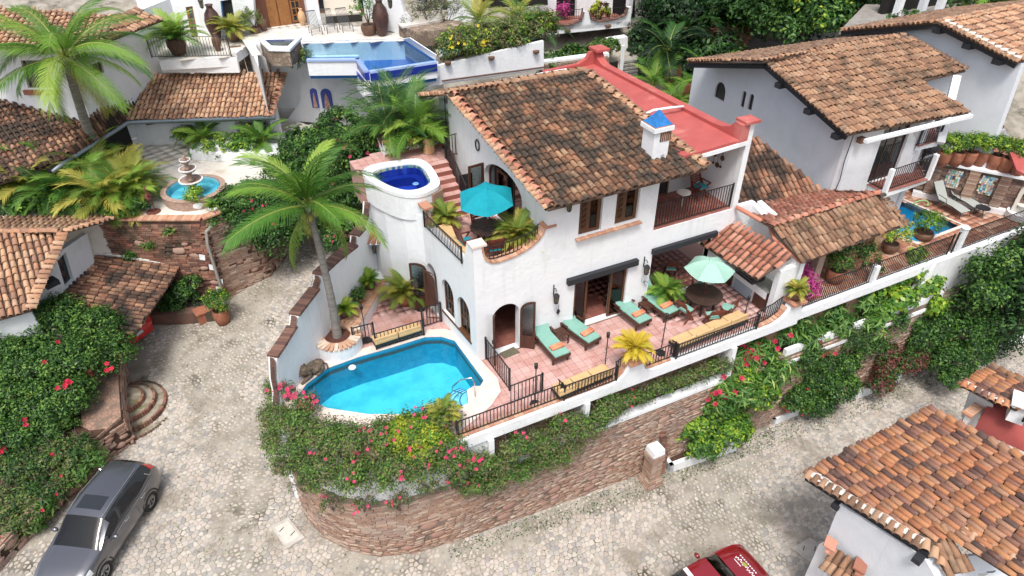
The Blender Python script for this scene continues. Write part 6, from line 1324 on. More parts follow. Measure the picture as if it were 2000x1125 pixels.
r2=roof(h2,[d1,d0,P(1985,800,z+.45),P(2060,780,z+.5),P(2060,760,z+.5)],T_NEW,pitch=.2,row=.42,limit=200);tile_line(r2,d1+UP*.06,P(2040,770,z+.5),T_MID,w=.26,L=.46)
tile_fringe(r2,d0,P(1985,803,z+.42),(-1,-.45,0),T_NEW,w=.24,L=.36,step=.25,lift=.08);mortar_bed(r2,d0+Vector((.2,0,.1)),P(1985,796,z+.52),.1)
mb=M();mb.slab([P(1895,765,2.0),P(1940,790,2.0),P(1935,830,.2),P(1878,815,.2)],.2,(.3,.3,0));mb.obj('gable_wall',W_SHADE,h2)
va=M();vs=[];A_,B_=P(1905,835,.9),P(2060,905,.9)
ax=(B_-A_);sx=Vector((ax.y,-ax.x,0)).normalized()*-1.25;n=12
for i in range(2):
 o=A_+ax*i
 for k in range(n+1):a=math.pi*k/n;vs.append(o+sx*(1-math.cos(a))*.9-sx*.1+UP*(1.0*math.sin(a)))
va.add(vs,[(k,k+1,n+1+k+1,n+1+k)for k in range(n)]+[tuple(range(n+1))]);va.obj('vault',mat('rose_paint',(.44,.10,.09),(.40,.085,.08),2,.7),h2,smooth=True)
a,b=P(1886,812,1.5),P(1945,770,1.5);cope_line(h2,[a,b],COPE,w=.34,h=.07,step=.14);mb=M();mb.slab([a,b,b+Vector((.25,.15,0)),a+Vector((.25,.15,0))],1.6);mb.obj('parapet',W_,h2)
mb=M();c=P(1990,800,2.4);mb.box(c,(.6,.5,.8),rz=.5);mb.box(c+UP*.42,(.85,.7,.08),rz=.5);mb.obj('lantern_turret',W_,h2)
mb=M();mb.box(P(1996,802,2.55)-fh*.35,(.3,.05,.35),rz=-.45);mb.obj('turret_opening',BLACK,h2)
#  furniture
def lounger(name='sun_lounger'):
 t=thing(name,'x','sun lounger');L=1.95;w=.62;mb=M()
 for s in(-1,1):mb.beam((0,s*w/2,.32),(L,s*w/2,.32),.05,.09)
 mb.beam((0,-w/2,.32),(0,w/2,.32),.05,.09);mb.beam((L,-w/2,.32),(L,w/2,.32),.05,.09);mb.obj('frame',WOODK,t)
 for x in(.12,L-.05):
  for s in(-1,1):b=M();b.beam((x,s*(w/2-.02),0),(x,s*(w/2-.02),.32),.06,.06);b.obj('leg',WOODK,t)
 for s in(-1,1):b=M();b.beam((L-.95,s*(w/2+.05),.52),(L-.55,s*(w/2+.05),.50),.07,.035);b.beam((L-.58,s*(w/2+.05),.5),(L-.58,s*(w/2+.03),.3),.045);b.obj('armrest',WOODK,t)
 b=M();b.box((.62,0,.42),(1.24,.58,.09));b.obj('seat_cushion',CUSHM,t,bevel=.03)
 a=R(48);b=M();b.box((L-.70+.36*math.cos(a),0,.42+.36*math.sin(a)),(.76,.58,.09),T=Matrix.Rotation(-a,3,'Y'));b.obj('back_cushion',CUSHM,t,bevel=.03)
 b=M();b.beam((L-.70,.0,.36),(L-.70+.76*math.cos(a),0,.36+.80*math.sin(a)),.60,.04,up=(0,1,0))if False else b.box((L-.68+.38*math.cos(a),0,.36+.36*math.sin(a)),(.80,.64,.03),T=Matrix.Rotation(-a,3,'Y'));b.obj('backrest',WOODK,t)
 return t
lg=lounger();spots=[]
LN=[((1098,712),(1053,640),'sun lounger with mint cushions nearest the arched door, leftmost of the four'),((1160,682),(1108,622),'mint cushioned sun lounger second from the arched door, right of the first side table'),((1258,645),(1207,583),'mint cushioned sun lounger in front of the curtain, third from the arched door'),((1312,628),(1262,570),'mint cushioned sun lounger beside the tall potted palm, rightmost of the four')]
for i,(f,h_,lab)in enumerate(LN):
 a=P(*f,4.3);b=P(h_[0],h_[1]+22,4.3);d=Vector((b.x-a.x,b.y-a.y,0)).normalized();rz=math.atan2(d.y,d.x);loc=(a.x,a.y,4.31)
 o=place(lg,loc,rz,lab)if i==0 else dup(lg,loc,rz,lab)
 o['group']='sun loungers on the pink terrace'
 q=Vector(loc)+d*.38+Vector((-d.y,d.x,0))*0;tb=M();
 for s in(-1,1):tb.tube([q+Vector((-d.y,d.x,0))*-.24+d*.05*s+UP*.52,q+Vector((-d.y,d.x,0))*.24+d*.05*s+UP*.52],.062,8)
 tag(tb.obj('rolled_towel',CORAL,smooth=True),'rolled coral towel lying on the foot of the '+('leftmost','second','third','rightmost')[i]+' mint sun lounger','towel','coral towels on the loungers')
def slat_table(c,rz,label,s=.5,h=.42,wood=WOODK):
 t=thing('side_table',label,'side table',group='low slatted side tables')
 for i in range(6):b=M();b.box((0,-s/2+s*(i+.5)/6,h),(s,s/6-.02,.03));b.obj('slat',wood,t)
 for x in(-1,1):
  b=M();b.beam((x*s*.42,-s/2,h-.05),(x*s*.42,s/2,h-.05),.04);b.obj('rail',wood,t)
  for y in(-1,1):b=M();b.beam((x*s*.42,y*s*.42,0),(x*s*.42,y*s*.42,h-.03),.045);b.obj('leg',wood,t)
 place(t,c,rz);return t
q=P(1093,668,4.3);slat_table((q.x,q.y,4.31),.1,'small dark slatted side table between the two left sun loungers')
q=P(1262,612,4.3);slat_table((q.x,q.y,4.31),.1,'small dark slatted side table between the two right sun loungers')
def chair(wood=WOODR,cush=CUSHT,w=.5,hb=1.0,round_=False):
 t=thing('garden_chair','x','chair');a=.12
 for s in(-1,1):
  b=M();b.beam((w/2*s,-.22,0),(w/2*s,.18,.62),.035,.05);b.obj('leg',wood,t)
  b=M();b.beam((w/2*s,.28,0),(w/2*s,-.25,.60),.035,.05);b.obj('leg',wood,t)
  b=M();b.beam((w/2*s,.16,.42),(w/2*s,.34,hb),.035,.05);b.obj('back_post',wood,t)
  if not round_:b=M();b.beam((w/2*s,.24,.64),(w/2*s,-.26,.62),.05,.03);b.obj('armrest',wood,t)
 b=M();b.box((0,0,.42),(w,.44,.03));b.obj('seat',wood,t)
 b=M();b.box((0,-.01,.46),(w-.06,.42,.06));b.obj('cushion',cush,t,bevel=.025)
 for k in range(2 if round_ else 5):
  f=(.72 if round_ else.55)+(hb-.58)*k/5*(1.6 if round_ else 1);yy=.16+.18*(f-.42)/(hb-.42);b=M();b.box((0,yy,f+.03),(w,.022,.12 if round_ else.07));b.obj('back_slat',wood,t)
 return t
def round_table(c,label,r=.6,h=.74,wood=WTAB,slats=True):
 t=thing('round_table',label,'table',c);c=Vector(c)
 if slats:
  n=11
  for i in range(n):
   y=-r+2*r*(i+.5)/n;x=math.sqrt(max(.01,r*r-y*y));b=M();b.box(c+Vector((0,y,h)),(2*x,2*r/n-.018,.035));b.obj('slat',wood,t)
  b=M();b.lathe(c+UP*(h-.04),[(0,0),(r*.97,0),(r*.97,.015),(0,.015)],24);b.obj('under_frame',wood,t)
 else:b=M();b.lathe(c+UP*h,[(0,-.04),(r,-.04),(r,0),(0,0)],36);b.obj('top',wood,t)
 for k in range(4):a=math.pi/4+math.pi/2*k;b=M();b.beam(c+Vector((r*.62*math.cos(a),r*.62*math.sin(a),0)),c+Vector((r*.55*math.cos(a),r*.55*math.sin(a),h-.03)),.07);b.obj('leg',wood,t)
 return t
def umbrella(c,zr,ztop,r,m,label,n=6,rot=0,tilt=(0,0),pole=WOODR):
 t=thing('patio_umbrella',label,'umbrella',c);c=Vector(c);T=Vector((tilt[0],tilt[1],0))
 b=M();b.tube([c,Vector((c.x,c.y,ztop))],.022,8);b.obj('pole',pole,t);top=Vector((c.x,c.y,ztop))+T*0
 for k in range(n):
  a0,a1=rot+2*math.pi*k/n,rot+2*math.pi*(k+1)/n;e0=Vector((c.x+r*math.cos(a0)+T.x*0,c.y+r*math.sin(a0),zr+T.dot(Vector((math.cos(a0),math.sin(a0),0)))*r));e1=Vector((c.x+r*math.cos(a1),c.y+r*math.sin(a1),zr+T.dot(Vector((math.cos(a1),math.sin(a1),0)))*r))
  vs=[top];N_=6;rows=[(0,)]
  for i in range(1,N_+1):
   f=i/N_;row=[]
   for j in range(5):
    g_=j/4;p=top.lerp(e0.lerp(e1,g_),f);p.z+=.10*math.sin(math.pi*f)-.05*math.sin(math.pi*g_)*f;row.append(len(vs));vs.append(p)
   rows.append(row)
  fs=[(0,rows[1][j],rows[1][j+1])for j in range(4)]+[(rows[i][j],rows[i+1][j],rows[i+1][j+1],rows[i][j+1])for i in range(1,N_)for j in range(4)]
  b=M();b.add(vs,fs);b.obj('canopy_panel',m,t,smooth=True)
  b=M();b.beam(top-UP*.03,e0-UP*.02,.018);b.obj('rib',pole,t)
 b=M();b.lathe((top.x,top.y,top.z),[(.09,-.02),(.03,.05),(0,.09)],8);b.obj('finial',m,t);return t
tc=P(942,478,7.6);tc=Vector((7.95,17.8,7.61))
tbl=round_table(tc,'round dark slatted table under the turquoise umbrella on the upper terrace',.56,.74)
umbrella(tc,9.40,9.76,.96,TEAL,'open turquoise patio umbrella over the upper terrace table',6,R(8),(.10,.10))
CH=chair()
for i,(dx,dy,rz,lab)in enumerate(((-.80,-.1,R(95),'red wood folding chair with teal cushion nearest the yellow bench on the upper terrace'),(-.15,-.85,R(180-8),'red wood chair seen from behind in front of the turquoise umbrella table'),(.15,.85,R(5),'red wood chair behind the turquoise umbrella table facing the camera'),(.80,-.35,R(-110),'red wood chair between the turquoise umbrella table and the big potted palm'))):
 loc=(tc.x+dx,tc.y+dy,7.61);o=place(CH,loc,rz,lab)if i==0 else dup(CH,loc,rz,lab);o['group']='red wooden chairs around the upper table'
mt=P(1368,612,4.3);mt=Vector((mt.x+.15,mt.y+.15,4.31))
round_table(mt,'big round dark table under the mint umbrella by the kitchen',.68,.74,slats=False)
umbrella(mt,6.15,6.55,.90,MINT,'open mint green patio umbrella over the big round table',6,R(25),(.0,.0))
C2=chair(WOODR,CUSHM,.46,.86,True)
for i,(a,lab)in enumerate(((R(190),'red wood chair with mint seat at the left of the big round table'),(R(252),'red wood chair with mint seat in front of the big round table, nearer the loungers'),(R(305),'red wood chair with mint seat in front of the big round table, nearer the kitchen'),(R(60),'red wood chair half hidden behind the big round table by the kitchen'))):
 loc=(mt.x+.92*math.cos(a),mt.y+.92*math.sin(a),4.31);o=place(C2,loc,a-math.pi/2,lab)if i==0 else dup(C2,loc,a-math.pi/2,lab);o['group']='mint seated chairs around the big table'
o=dup(CH,(16.45,17.3,7.66),R(10),'striped reclining wooden chair on the upper balcony under the wall ornaments');b=None
q=PL(1230+815*.16,360,(15.2,17.3),(16.2,17.3));mb=M();c=Vector((15.45,17.0,7.66));mb.lathe(c,[(.02,0),(.02,.55),(.26,.56),(.26,.59),(0,.59)],16);tag(mb.obj('pedestal_table',MATS['pale_paving']),'small round pedestal table inside the upper balcony','table')
o=dup(C2,(15.6,17.2,4.31),R(150),'red wood chair in the shade behind the mint umbrella')
wo=thing('wall_ornament','hanging iron rack with clay suns and moons on the balcony side wall','ornament',(17.0,17.2,9.4));mb=M();mb.beam((17.0,16.9,9.7),(17.0,17.6,9.7),.03);mb.obj('bar',IRON,wo)
for y,z,r in((17.0,9.25,.1),(17.4,9.25,.1),(17.2,8.9,.1),(17.02,8.9,.05),(17.42,8.9,.05)):mb=M();mb.lathe((0,0,0),[(0,-.015),(r,-.015),(r,.015),(0,.015)],10);mb.v=[(17.0+v_[2],y+v_[0],z+v_[1])for v_ in mb.v];mb.beam((17.0,y,z),(17.0,y,9.7),.008);mb.obj('clay_disc',POTB,wo)
def bench(px0,px1,z,h,n,label,w=.5,off=0):
 a,b=P(*px0,z),P(*px1,z);t=thing('bench',label,'bench',a);d=(b-a);L=d.length;d.normalize();s=Vector((-d.y,d.x,0))
 mb=M();mb.slab([a+UP*(h-.1),b+UP*(h-.1),b+s*w+UP*(h-.1),a+s*w+UP*(h-.1)],.08);mb.obj('seat_base',IRON,t)
 for i in range(n):
  c=a+d*(L*(i+.5)/n)+s*w/2+UP*(h-.03);mb=M();mb.box(c,(L/n-.03,w,.13),rz=math.atan2(d.y,d.x));mb.obj('cushion',CUSHY,t,bevel=.03)
 for i in range(n):
  c=a+d*(L*(i+.5)/n)+UP*(h+.08)+s*.06;mb=M();mb.box(c,(L/n-.03,.1,.16),rz=math.atan2(d.y,d.x));mb.obj('back_cushion',CUSHY,t,bevel=.03)
 return t
bench((1092,790),(1196,745),4.3,.40,3,'built-in bench with yellow cushions behind the left part of the terrace railing')
bench((1322,695),(1458,637),4.3,.40,4,'built-in bench with yellow cushions behind the right part of the terrace railing')
bench((735,688),(826,658),4.3,.38,2,'yellow cushioned bench beside the pool in front of the pink patio',.45)
t=bench((0,0),(1,1),4.3,.4,1,'x')if False else None
def seat_line(a,b,h,n,label,w):
 t=thing('bench',label,'bench',a);a,b=Vector(a),Vector(b);d=b-a;L=d.length;d.normalize();s=Vector((d.y,-d.x,0))
 mb=M();mb.slab([a+UP*(h-.08),b+UP*(h-.08),b+s*w+UP*(h-.08),a+s*w+UP*(h-.08)],h-.1);mb.obj('seat_base',W_,t)
 for i in range(n):c=a+d*(L*(i+.5)/n)+s*w/2+UP*(h-.02);mb=M();mb.box(c,(L/n-.03,w,.13),rz=math.atan2(d.y,d.x));mb.obj('cushion',CUSHY,t,bevel=.03)
sA=Vector(SA)+nin*.26;seat_line(sA+su*.95+UP*7.6,sA+su*3.0+UP*7.6,.42,2,'yellow cushioned bench inside the railing of the upper terrace',.42)
R1=[P(892,851,4.36),P(1084,783,4.36)];rail('terrace_railing','black scrolled iron railing along the terrace edge below the pool steps',[(4.75,13.2,4.38),(8.35,13.2,4.38)],.62,step=.115)
rail('terrace_railing','black iron railing bulging round the left yellow bench',[(8.35,13.45,4.36),(8.37,13.1,4.36),(10.35,13.1,4.36),(10.4,13.3,4.42)],.62,step=.115,posts=[Vector((8.37,13.1,4.36)),Vector((10.35,13.1,4.36))])
rail('terrace_railing','short curved iron railing between the left bench and the palm pedestal',[(10.4,13.3,4.42),(10.65,13.32,4.55),(10.85,13.3,4.7)],.55,step=.11,posts=False)
rail('terrace_railing','short iron railing right of the palm pedestal',[(11.45,13.2,4.38),(12.75,13.2,4.38)],.62,step=.115)
rail('terrace_railing','long iron railing bulging round the right yellow bench',[(12.75,13.4,4.36),(12.77,13.1,4.36),(16.35,13.1,4.36),(16.4,13.3,4.36)],.62,step=.115,posts=[Vector((12.77,13.1,4.36)),Vector((16.35,13.1,4.36))])
rail('terrace_railing','curved iron railing rising to the right palm pedestal',[(16.4,13.25,4.38),(17.1,13.3,4.42),(17.6,13.32,4.6)],.66,step=.11,posts=False)
rail('terrace_railing','short separate iron rail between pool walk and terrace corner',[(6.75,13.75,4.32),(7.95,13.78,4.32)],.78,step=.13,posts=[Vector((7.95,13.78,4.32))])
rail('pool_railing','iron railing running from the house corner between pool and terrace',[(7.0,16.02,4.32),(7.04,14.3,4.32)],.92,step=.135)
rail('pool_railing','iron railing beside the round palm planter at the pool',[P(693,678,4.32),P(733,668,4.32)],.85,step=.13)
rail('pool_railing','iron railing in front of the yellow poolside bench',[P(736,683,4.32),P(828,655,4.32)],.7,step=.13)
rail('pool_railing','iron railing between poolside bench and side wall',[P(826,640,4.32),P(862,628,4.32)],.85,step=.13)
s_=lambda a,o,z:Vector(SA)+su*a+nin*o+UP*z
rail('upper_terrace_railing','iron railing on the side wall in front of the yellow upper bench',[s_(.72,-.04,7.92),s_(3.35,-.04,7.92)],.58,step=.11)
rail('upper_terrace_railing','curved iron railing above the arched door on the upper terrace',[(7.08,16.2,8.2),(7.5,16.2,8.14),(8.2,16.2,8.18),(8.75,16.2,8.3),(9.05,16.25,8.5)],.50,step=.13,posts=False)
rail('balcony_railing','iron railing across the upper balcony of the villa',[(13.52,16.2,7.66),(17.02,16.2,7.66)],.92,step=.12)
st0=Vector((8.33,20.4,7.7));rail('stair_railing','iron railing climbing beside the red terrace steps',[st0,Vector((8.33,22.25,8.85))],.85,step=.12)
rail('stair_railing','iron railing of the small landing above the dark gate',[Vector((8.33,22.3,8.86)),Vector((8.95,22.35,8.86))],.85,step=.12)
mb=M();mb.box((8.66,21.2,8.1),(.5,.04,1.0));tag(mb.obj('iron_gate',IRON),'solid black iron gate below the landing next to the red steps','gate')
def torch(px,py,h,label,z=4.3):
 c=P(px,py,z);t=thing('garden_torch',label,'torch',c,'iron torch stands');mb=M();mb.tube([c,c+UP*(h-.2)],.018,6);mb.obj('pole',IRON,t)
 mb=M();mb.lathe(c,[(0,.05),(.17,.04),(.18,0)],12);mb.obj('base',IRON,t);mb=M();mb.lathe(c+UP*(h-.22),[(.03,0),(.055,.03),(.06,.2),(.03,.22),(0,.23)],10);mb.obj('burner',IRON,t)
 for s in(-1,1):
  for zz in(h*.33,h*.62):mb=M();mb.tube([c+Vector((s*(.03+.04*math.sin(a)),0,zz+.05*math.cos(a)))for a in[k*.7 for k in range(7)]],.008,4);mb.obj('scroll',IRON,t)
torch(1045,790,1.75,'black iron torch stand at the front left corner of the terrace');torch(1180,728,1.75,'black iron torch stand at the middle of the terrace behind the left bench');torch(1290,690,1.75,'black iron torch stand right of the golden palm');torch(716,665,1.6,'black iron torch stand between bench and round palm planter');torch(822,604,1.5,'black iron torch stand by the open patio doors');torch(1452,625,1.1,'black iron torch stand at the right end of the terrace')
mb=M();c=Vector((8.75,23.15,8.85));mb.tube([c,c+UP*2.1],.02,6);mb.lathe(c,[(0,.05),(.2,.04),(.22,0)],12);mb.lathe(c+UP*2.05,[(.02,0),(.09,.05),(.02,.18),(0,.2)],6);tag(mb.obj('lamp_post',IRON),'thin black lamp post on the spa terrace against the white wall','lamp post')
q=[P(*p,4.325)for p in((975,690),(1003,677),(1016,688),(986,700))];mb=M();mb.slab(q,.015);tag(mb.obj('door_mat',mat('olive_mat',(.16,.15,.10),(.10,.09,.06),30,1)),'olive brown door mat outside the arched door','mat')
mb=M();mb.box((7.7,17.6,5.0),(.5,.7,.06));mb.box((7.7,17.6,4.65),(.4,.6,.66));tag(mb.obj('console',CUSHW),'pale low console table inside the arched door','table')
li=P(610,730,4.3);t=thing('stone_lion','carved grey stone lion lying at the pool corner under the wavy wall','statue',li)
mb=M();STN=mat('weathered_statue_stone',(.17,.125,.09),(.07,.055,.04),9,.95,.9,22)
def blob(mb,c,r,n=12,m=8,seed=0,rough_=.12):
 rs=random.Random(seed);c=Vector(c);vs=[]
 for i in range(m+1):
  th=math.pi*i/m
  for k in range(n):ph=2*math.pi*k/n;q=1+rs.uniform(-rough_,rough_);vs.append((c.x+r[0]*q*math.sin(th)*math.cos(ph),c.y+r[1]*q*math.sin(th)*math.sin(ph),c.z+r[2]*q*math.cos(th)))
 mb.add(vs,[(i*n+k,i*n+(k+1)%n,(i+1)*n+(k+1)%n,(i+1)*n+k)for i in range(m)for k in range(n)])
def lion(t,c,ang):
 f=Vector((math.cos(ang),math.sin(ang),0));s=Vector((-f.y,f.x,0));L=lambda a,b,z:c+f*a+s*b+UP*z
 b=M();blob(b,L(-.1,0,.26),(.36,.36,.22),seed=1);blob(b,L(-.38,0,.24),(.24,.24,.24),seed=2);blob(b,L(.2,0,.32),(.25,.25,.26),seed=3);b.obj('body',STN,t,smooth=True)
 b=M();blob(b,L(.36,0,.46),(.24,.24,.24),14,9,5,.22);b.obj('mane',STN,t,smooth=True)
 b=M();blob(b,L(.50,0,.44),(.14,.14,.15),seed=7);blob(b,L(.62,0,.38),(.07,.07,.06),seed=8);b.obj('head',STN,t,smooth=True)
 for s_ in(-1,1):
  b=M();b.tube([L(.2,.18*s_,.2),L(.5,.17*s_,.10),L(.72,.16*s_,.07)],[.10,.08,.07],8);b.obj('foreleg',STN,t,smooth=True)
  b=M();b.tube([L(-.4,.22*s_,.2),L(-.2,.30*s_,.12),L(.0,.3*s_,.07)],[.14,.10,.07],8);b.obj('hind_leg',STN,t,smooth=True)
 b=M();b.tube([L(-.58,0,.2),L(-.7,.15,.1),L(-.55,.35,.07)],[.05,.035,.05],6);b.obj('tail',STN,t,smooth=True)
lion(t,Vector(li),R(-150));t.scale=(.8,.8,.8)
fc=P(383,385,5.4);ft=thing('tiered_fountain','tiered stone fountain standing in a round blue tiled basin on the pale patio','fountain',fc)
FS=mat('pink_fountain_stone',(.42,.30,.24),(.30,.20,.16),8,.9,.5,20)
mb=M();mb.lathe(fc,[(1.30,0),(1.34,.42),(1.36,.46),(1.12,.48),(1.10,.1),(0,.1)],30);mb.obj('basin',FS,ft)
mb=M();mb.lathe(fc,[(1.095,.46),(1.095,.12),(0,.12)],30,cap=False);mb.obj('basin_lining',mat('aqua_mosaic',(.25,.62,.72),pal=[(.22,.58,.70),(.32,.68,.78),(.12,.42,.60)],rough=.4),ft,rnd=True)
mb=M();mb.lathe(fc,[(1.09,.33),(0,.33)],30,cap=False);mb.obj('water',WAT,ft)
z=0
for r,z0,z1 in((.16,.1,.75),(.12,.85,1.28),(.09,1.36,1.72),(.06,1.78,2.0)):mb=M();mb.lathe(fc,[(r*1.5,z0),(r*.9,z0+.08),(r*.8,(z0+z1)/2),(r*1.2,z1-.05),(r,z1)],12);mb.obj('column',FS,ft,smooth=True)
for r,z0 in((.50,.80),(.36,1.32),(.23,1.74)):mb=M();mb.lathe(fc,[(.08,z0-.12),(r*.8,z0-.05),(r,z0+.06),(r*.92,z0+.07),(r*.5,z0),(0,z0)],18);mb.obj('bowl',FS,ft,smooth=True);mb=M();mb.lathe(fc,[(r*1.02,z0+.05),(r*1.02,z0+.09),(r*.9,z0+.09)],18,cap=False);mb.obj('white_rim',W_,ft)
oc=P(300,414,5.4);t=thing('bird_sculpture','rusty metal long-necked bird sculpture on the pale patio by the fountain','sculpture',oc);RU=mat('rusty_metal',(.16,.05,.035),(.09,.03,.02),9,.7)
mb=M();mb.lathe(oc,[(0,.02),(.3,.02),(.3,0)],16);mb.obj('base',RU,t);mb=M();blob(mb,oc+Vector((0,.05,.72)),(.15,.26,.15),seed=3,rough_=.05);mb.obj('body',RU,t,smooth=True)
mb=M();mb.tube([oc+Vector((0,-.12,.78)),oc+Vector((.04,-.26,.92)),oc+Vector((.0,-.22,1.12)),oc+Vector((-.03,-.16,1.28))],[.06,.035,.028,.03],6);mb.tube([oc+Vector((-.03,-.16,1.28)),oc+Vector((-.0,-.22,1.32)),oc+Vector((.02,-.34,1.27))],[.035,.04,.01],6);mb.obj('neck_and_head',RU,t,smooth=True)
for s in(-.06,.06):mb=M();mb.tube([oc+Vector((s,.02,.62)),oc+Vector((s,.08,.34)),oc+Vector((s,-.02,.02))],[.04,.02,.015],5);mb.obj('leg',RU,t)
def vase(px,py,z,h,label,m=VASE):
 c=P(px,py,z);t=thing('tall_vase',label,'vase',c);s=h/1.8;mb=M();mb.lathe(c,[(.2*s,0),(.24*s,.1*s),(.40*s,.7*s),(.42*s,1.0*s),(.34*s,1.35*s),(.17*s,1.6*s),(.16*s,1.7*s),(.22*s,1.8*s),(.18*s,1.8*s),(.12*s,1.6*s)],18,cap=False);mb.obj('body',m,t,smooth=True);return t
vase(424,76,9.3,1.75,'tall dark clay vase by the arched window of the top villa');vase(747,70,9.5,1.85,'tall dark clay vase at the right end of the infinity pool')
def wire_lounger(px,py,lab):
 c=P(px,py,9.5);t=thing('wire_lounger',lab,'lounger',c,'grey wire loungers on the upper pool terrace');m_=mat('grey_wire',(.06,.07,.075),rough=.5)
 mb=M()
 for i in range(9):mb.beam(c+Vector((-.28+.07*i,-.4,.36)),c+Vector((-.28+.07*i,.35,.38)),.02)
 mb.obj('seat',m_,t);mb=M()
 for i in range(9):mb.beam(c+Vector((-.28+.07*i,.35,.38)),c+Vector((-.28+.07*i,.78,1.0)),.02)
 mb.beam(c+Vector((-.28,.78,1.0)),c+Vector((.28,.78,1.0)),.04);mb.obj('backrest',m_,t)
 for x in(-.28,.28):
  for y in(-.35,.3):mb=M();mb.beam(c+Vector((x,y,0)),c+Vector((x,y,.36)),.03);mb.obj('leg',m_,t)
for px,py,lab in((617,66,'grey wire lounger nearest the white column on the upper pool terrace'),(647,62,'grey wire lounger in the middle of the three by the infinity pool'),(677,60,'grey wire lounger nearest the cushioned sofa by the infinity pool')):wire_lounger(px,py,lab)
c=P(672,40,9.5);t=thing('outdoor_sofa','dark wicker sofa with cream cushions in the lounge of the top villa','sofa',c)
mb=M();mb.box(c+UP*.18,(2.0,.9,.36),rz=-.2);mb.obj('base',mat('wicker',(.03,.026,.022),rough=.8),t);mb=M();mb.box(c+UP*.44,(1.95,.85,.16),rz=-.2);mb.obj('seat_cushion',CUSHW,t,bevel=.04);mb=M();mb.box(c+Vector((.08,.42,.78)),(1.95,.2,.6),rz=-.2,T=Matrix.Rotation(R(-15),3,'X'));mb.obj('back_cushion',CUSHW,t,bevel=.05)
c=P(592,50,9.5);vase(592,50,9.5,.9,'small pale pedestal urn by the wooden doors',POTY)
c=P(517,62,9.4);vase(517,64,9.4,.9,'small rust coloured seated figure vase beside the stone steps',POTB)
c=P(462,130,7.8);vase(427,100,9.2,.9,'small goblet planter behind the upper left railing',POTB)
def sling(px,py,lab,rz):
 c=P(px,py,4.35);t=thing('sling_lounger',lab,'lounger',c,'grey sling loungers on the right deck');f=Vector((math.cos(rz),math.sin(rz),0));s=Vector((-f.y,f.x,0));MT=mat('dark_tube',(.05,.055,.06),rough=.4,metal=.4)
 q=lambda a,b,z:c+f*a+s*b+UP*z
 mb=M();mb.slab([q(-1.0,-.3,.30),q(-.5,-.3,.36),q(.25,-.3,.36),q(.25,.3,.36),q(-.5,.3,.36),q(-1.0,.3,.30)],.03);mb.obj('seat_sling',GREYF,t)
 mb=M();mb.slab([q(.25,-.3,.36),q(.78,-.3,1.0),q(.78,.3,1.0),q(.25,.3,.36)],.03);mb.obj('back_sling',GREYF,t)
 for b_ in(-.31,.31):mb=M();mb.tube([q(-1.05,b_,.0),q(-1.0,b_,.3),q(-.5,b_,.36),q(.25,b_,.36),q(.78,b_,1.0)],.02,5);mb.tube([q(.1,b_,.36),q(.35,b_,0)],.02,5);mb.tube([q(-.2,b_,.36),q(-.15,b_,.55),q(.3,b_,.58)],.016,5);mb.obj('frame',MT,t)
for px,py,lab in((1845,405,'grey sling lounger nearer the blue pool on the right deck'),(1872,397,'grey sling lounger nearer the stone wall on the right deck')):
 dv=P(1815,380,4.35)-P(1880,415,4.35);sling(px,py,lab,math.atan2(dv.y,dv.x))
c=P(1913,422,4.35);t=thing('small_table','small round dark table at the foot of the sling loungers','table',c);mb=M();mb.lathe(c,[(.3,.42),(.3,.45),(0,.45)],16);mb.obj('top',IRON,t)
for k in range(3):mb=M();mb.beam(c+Vector((.24*math.cos(k*2.1),.24*math.sin(k*2.1),0)),c+UP*.42,.02);mb.obj('leg',IRON,t)
c=P(1962,408,4.35);t=thing('closed_umbrella','closed navy blue umbrella beside the wall fountain','umbrella',c);mb=M();NV=mat('navy_canvas',(.015,.05,.16),(.01,.035,.12),6,.8)
n=14;prof=[(.10,.9),(.24,1.0),(.26,1.5),(.18,2.2),(.05,2.75),(.0,2.8)]
vs=[]
for r,z in prof:
 for k in range(n):a=2*math.pi*k/n;rr=r*(1 if k%2 else.72);vs.append(c+Vector((rr*math.cos(a),rr*math.sin(a),z)))
mb.add(vs,[(i*n+k,i*n+(k+1)%n,(i+1)*n+(k+1)%n,(i+1)*n+k)for i in range(len(prof)-1)for k in range(n)]);mb.obj('folded_canopy',NV,t,smooth=False);mb=M();mb.tube([c,c+UP*2.9],.025,6);mb.obj('pole',WOODB,t)
mb=M();cc=P(1800,398,4.4);mb.tube([cc+Vector((.4*math.cos(a)*(1+.1*math.sin(3*a)),.22*math.sin(a),.02*(1+math.sin(2*a))))for a in[k*.5 for k in range(-3,8)]],.03,6);tag(mb.obj('garden_hose',mat('green_hose',(.25,.55,.22),rough=.5),smooth=True),'coiled green hose on the deck beside the blue pool','hose')
c=P(243,320,5.4);t=thing('glass_table','small glass topped table under the low roof by the palm trunk','table',c);mb=M();mb.lathe(c,[(0,.7),(.5,.7),(.5,.72),(0,.72)],20);mb.obj('glass_top',GLASS,t)
for k in range(4):mb=M();mb.tube([c+Vector((.35*math.cos(k*1.57),.35*math.sin(k*1.57),0)),c+Vector((.2*math.cos(k*1.57),.2*math.sin(k*1.57),.4)),c+Vector((.4*math.cos(k*1.57),.4*math.sin(k*1.57),.7))],.018,5);mb.obj('leg',GREYM,t)
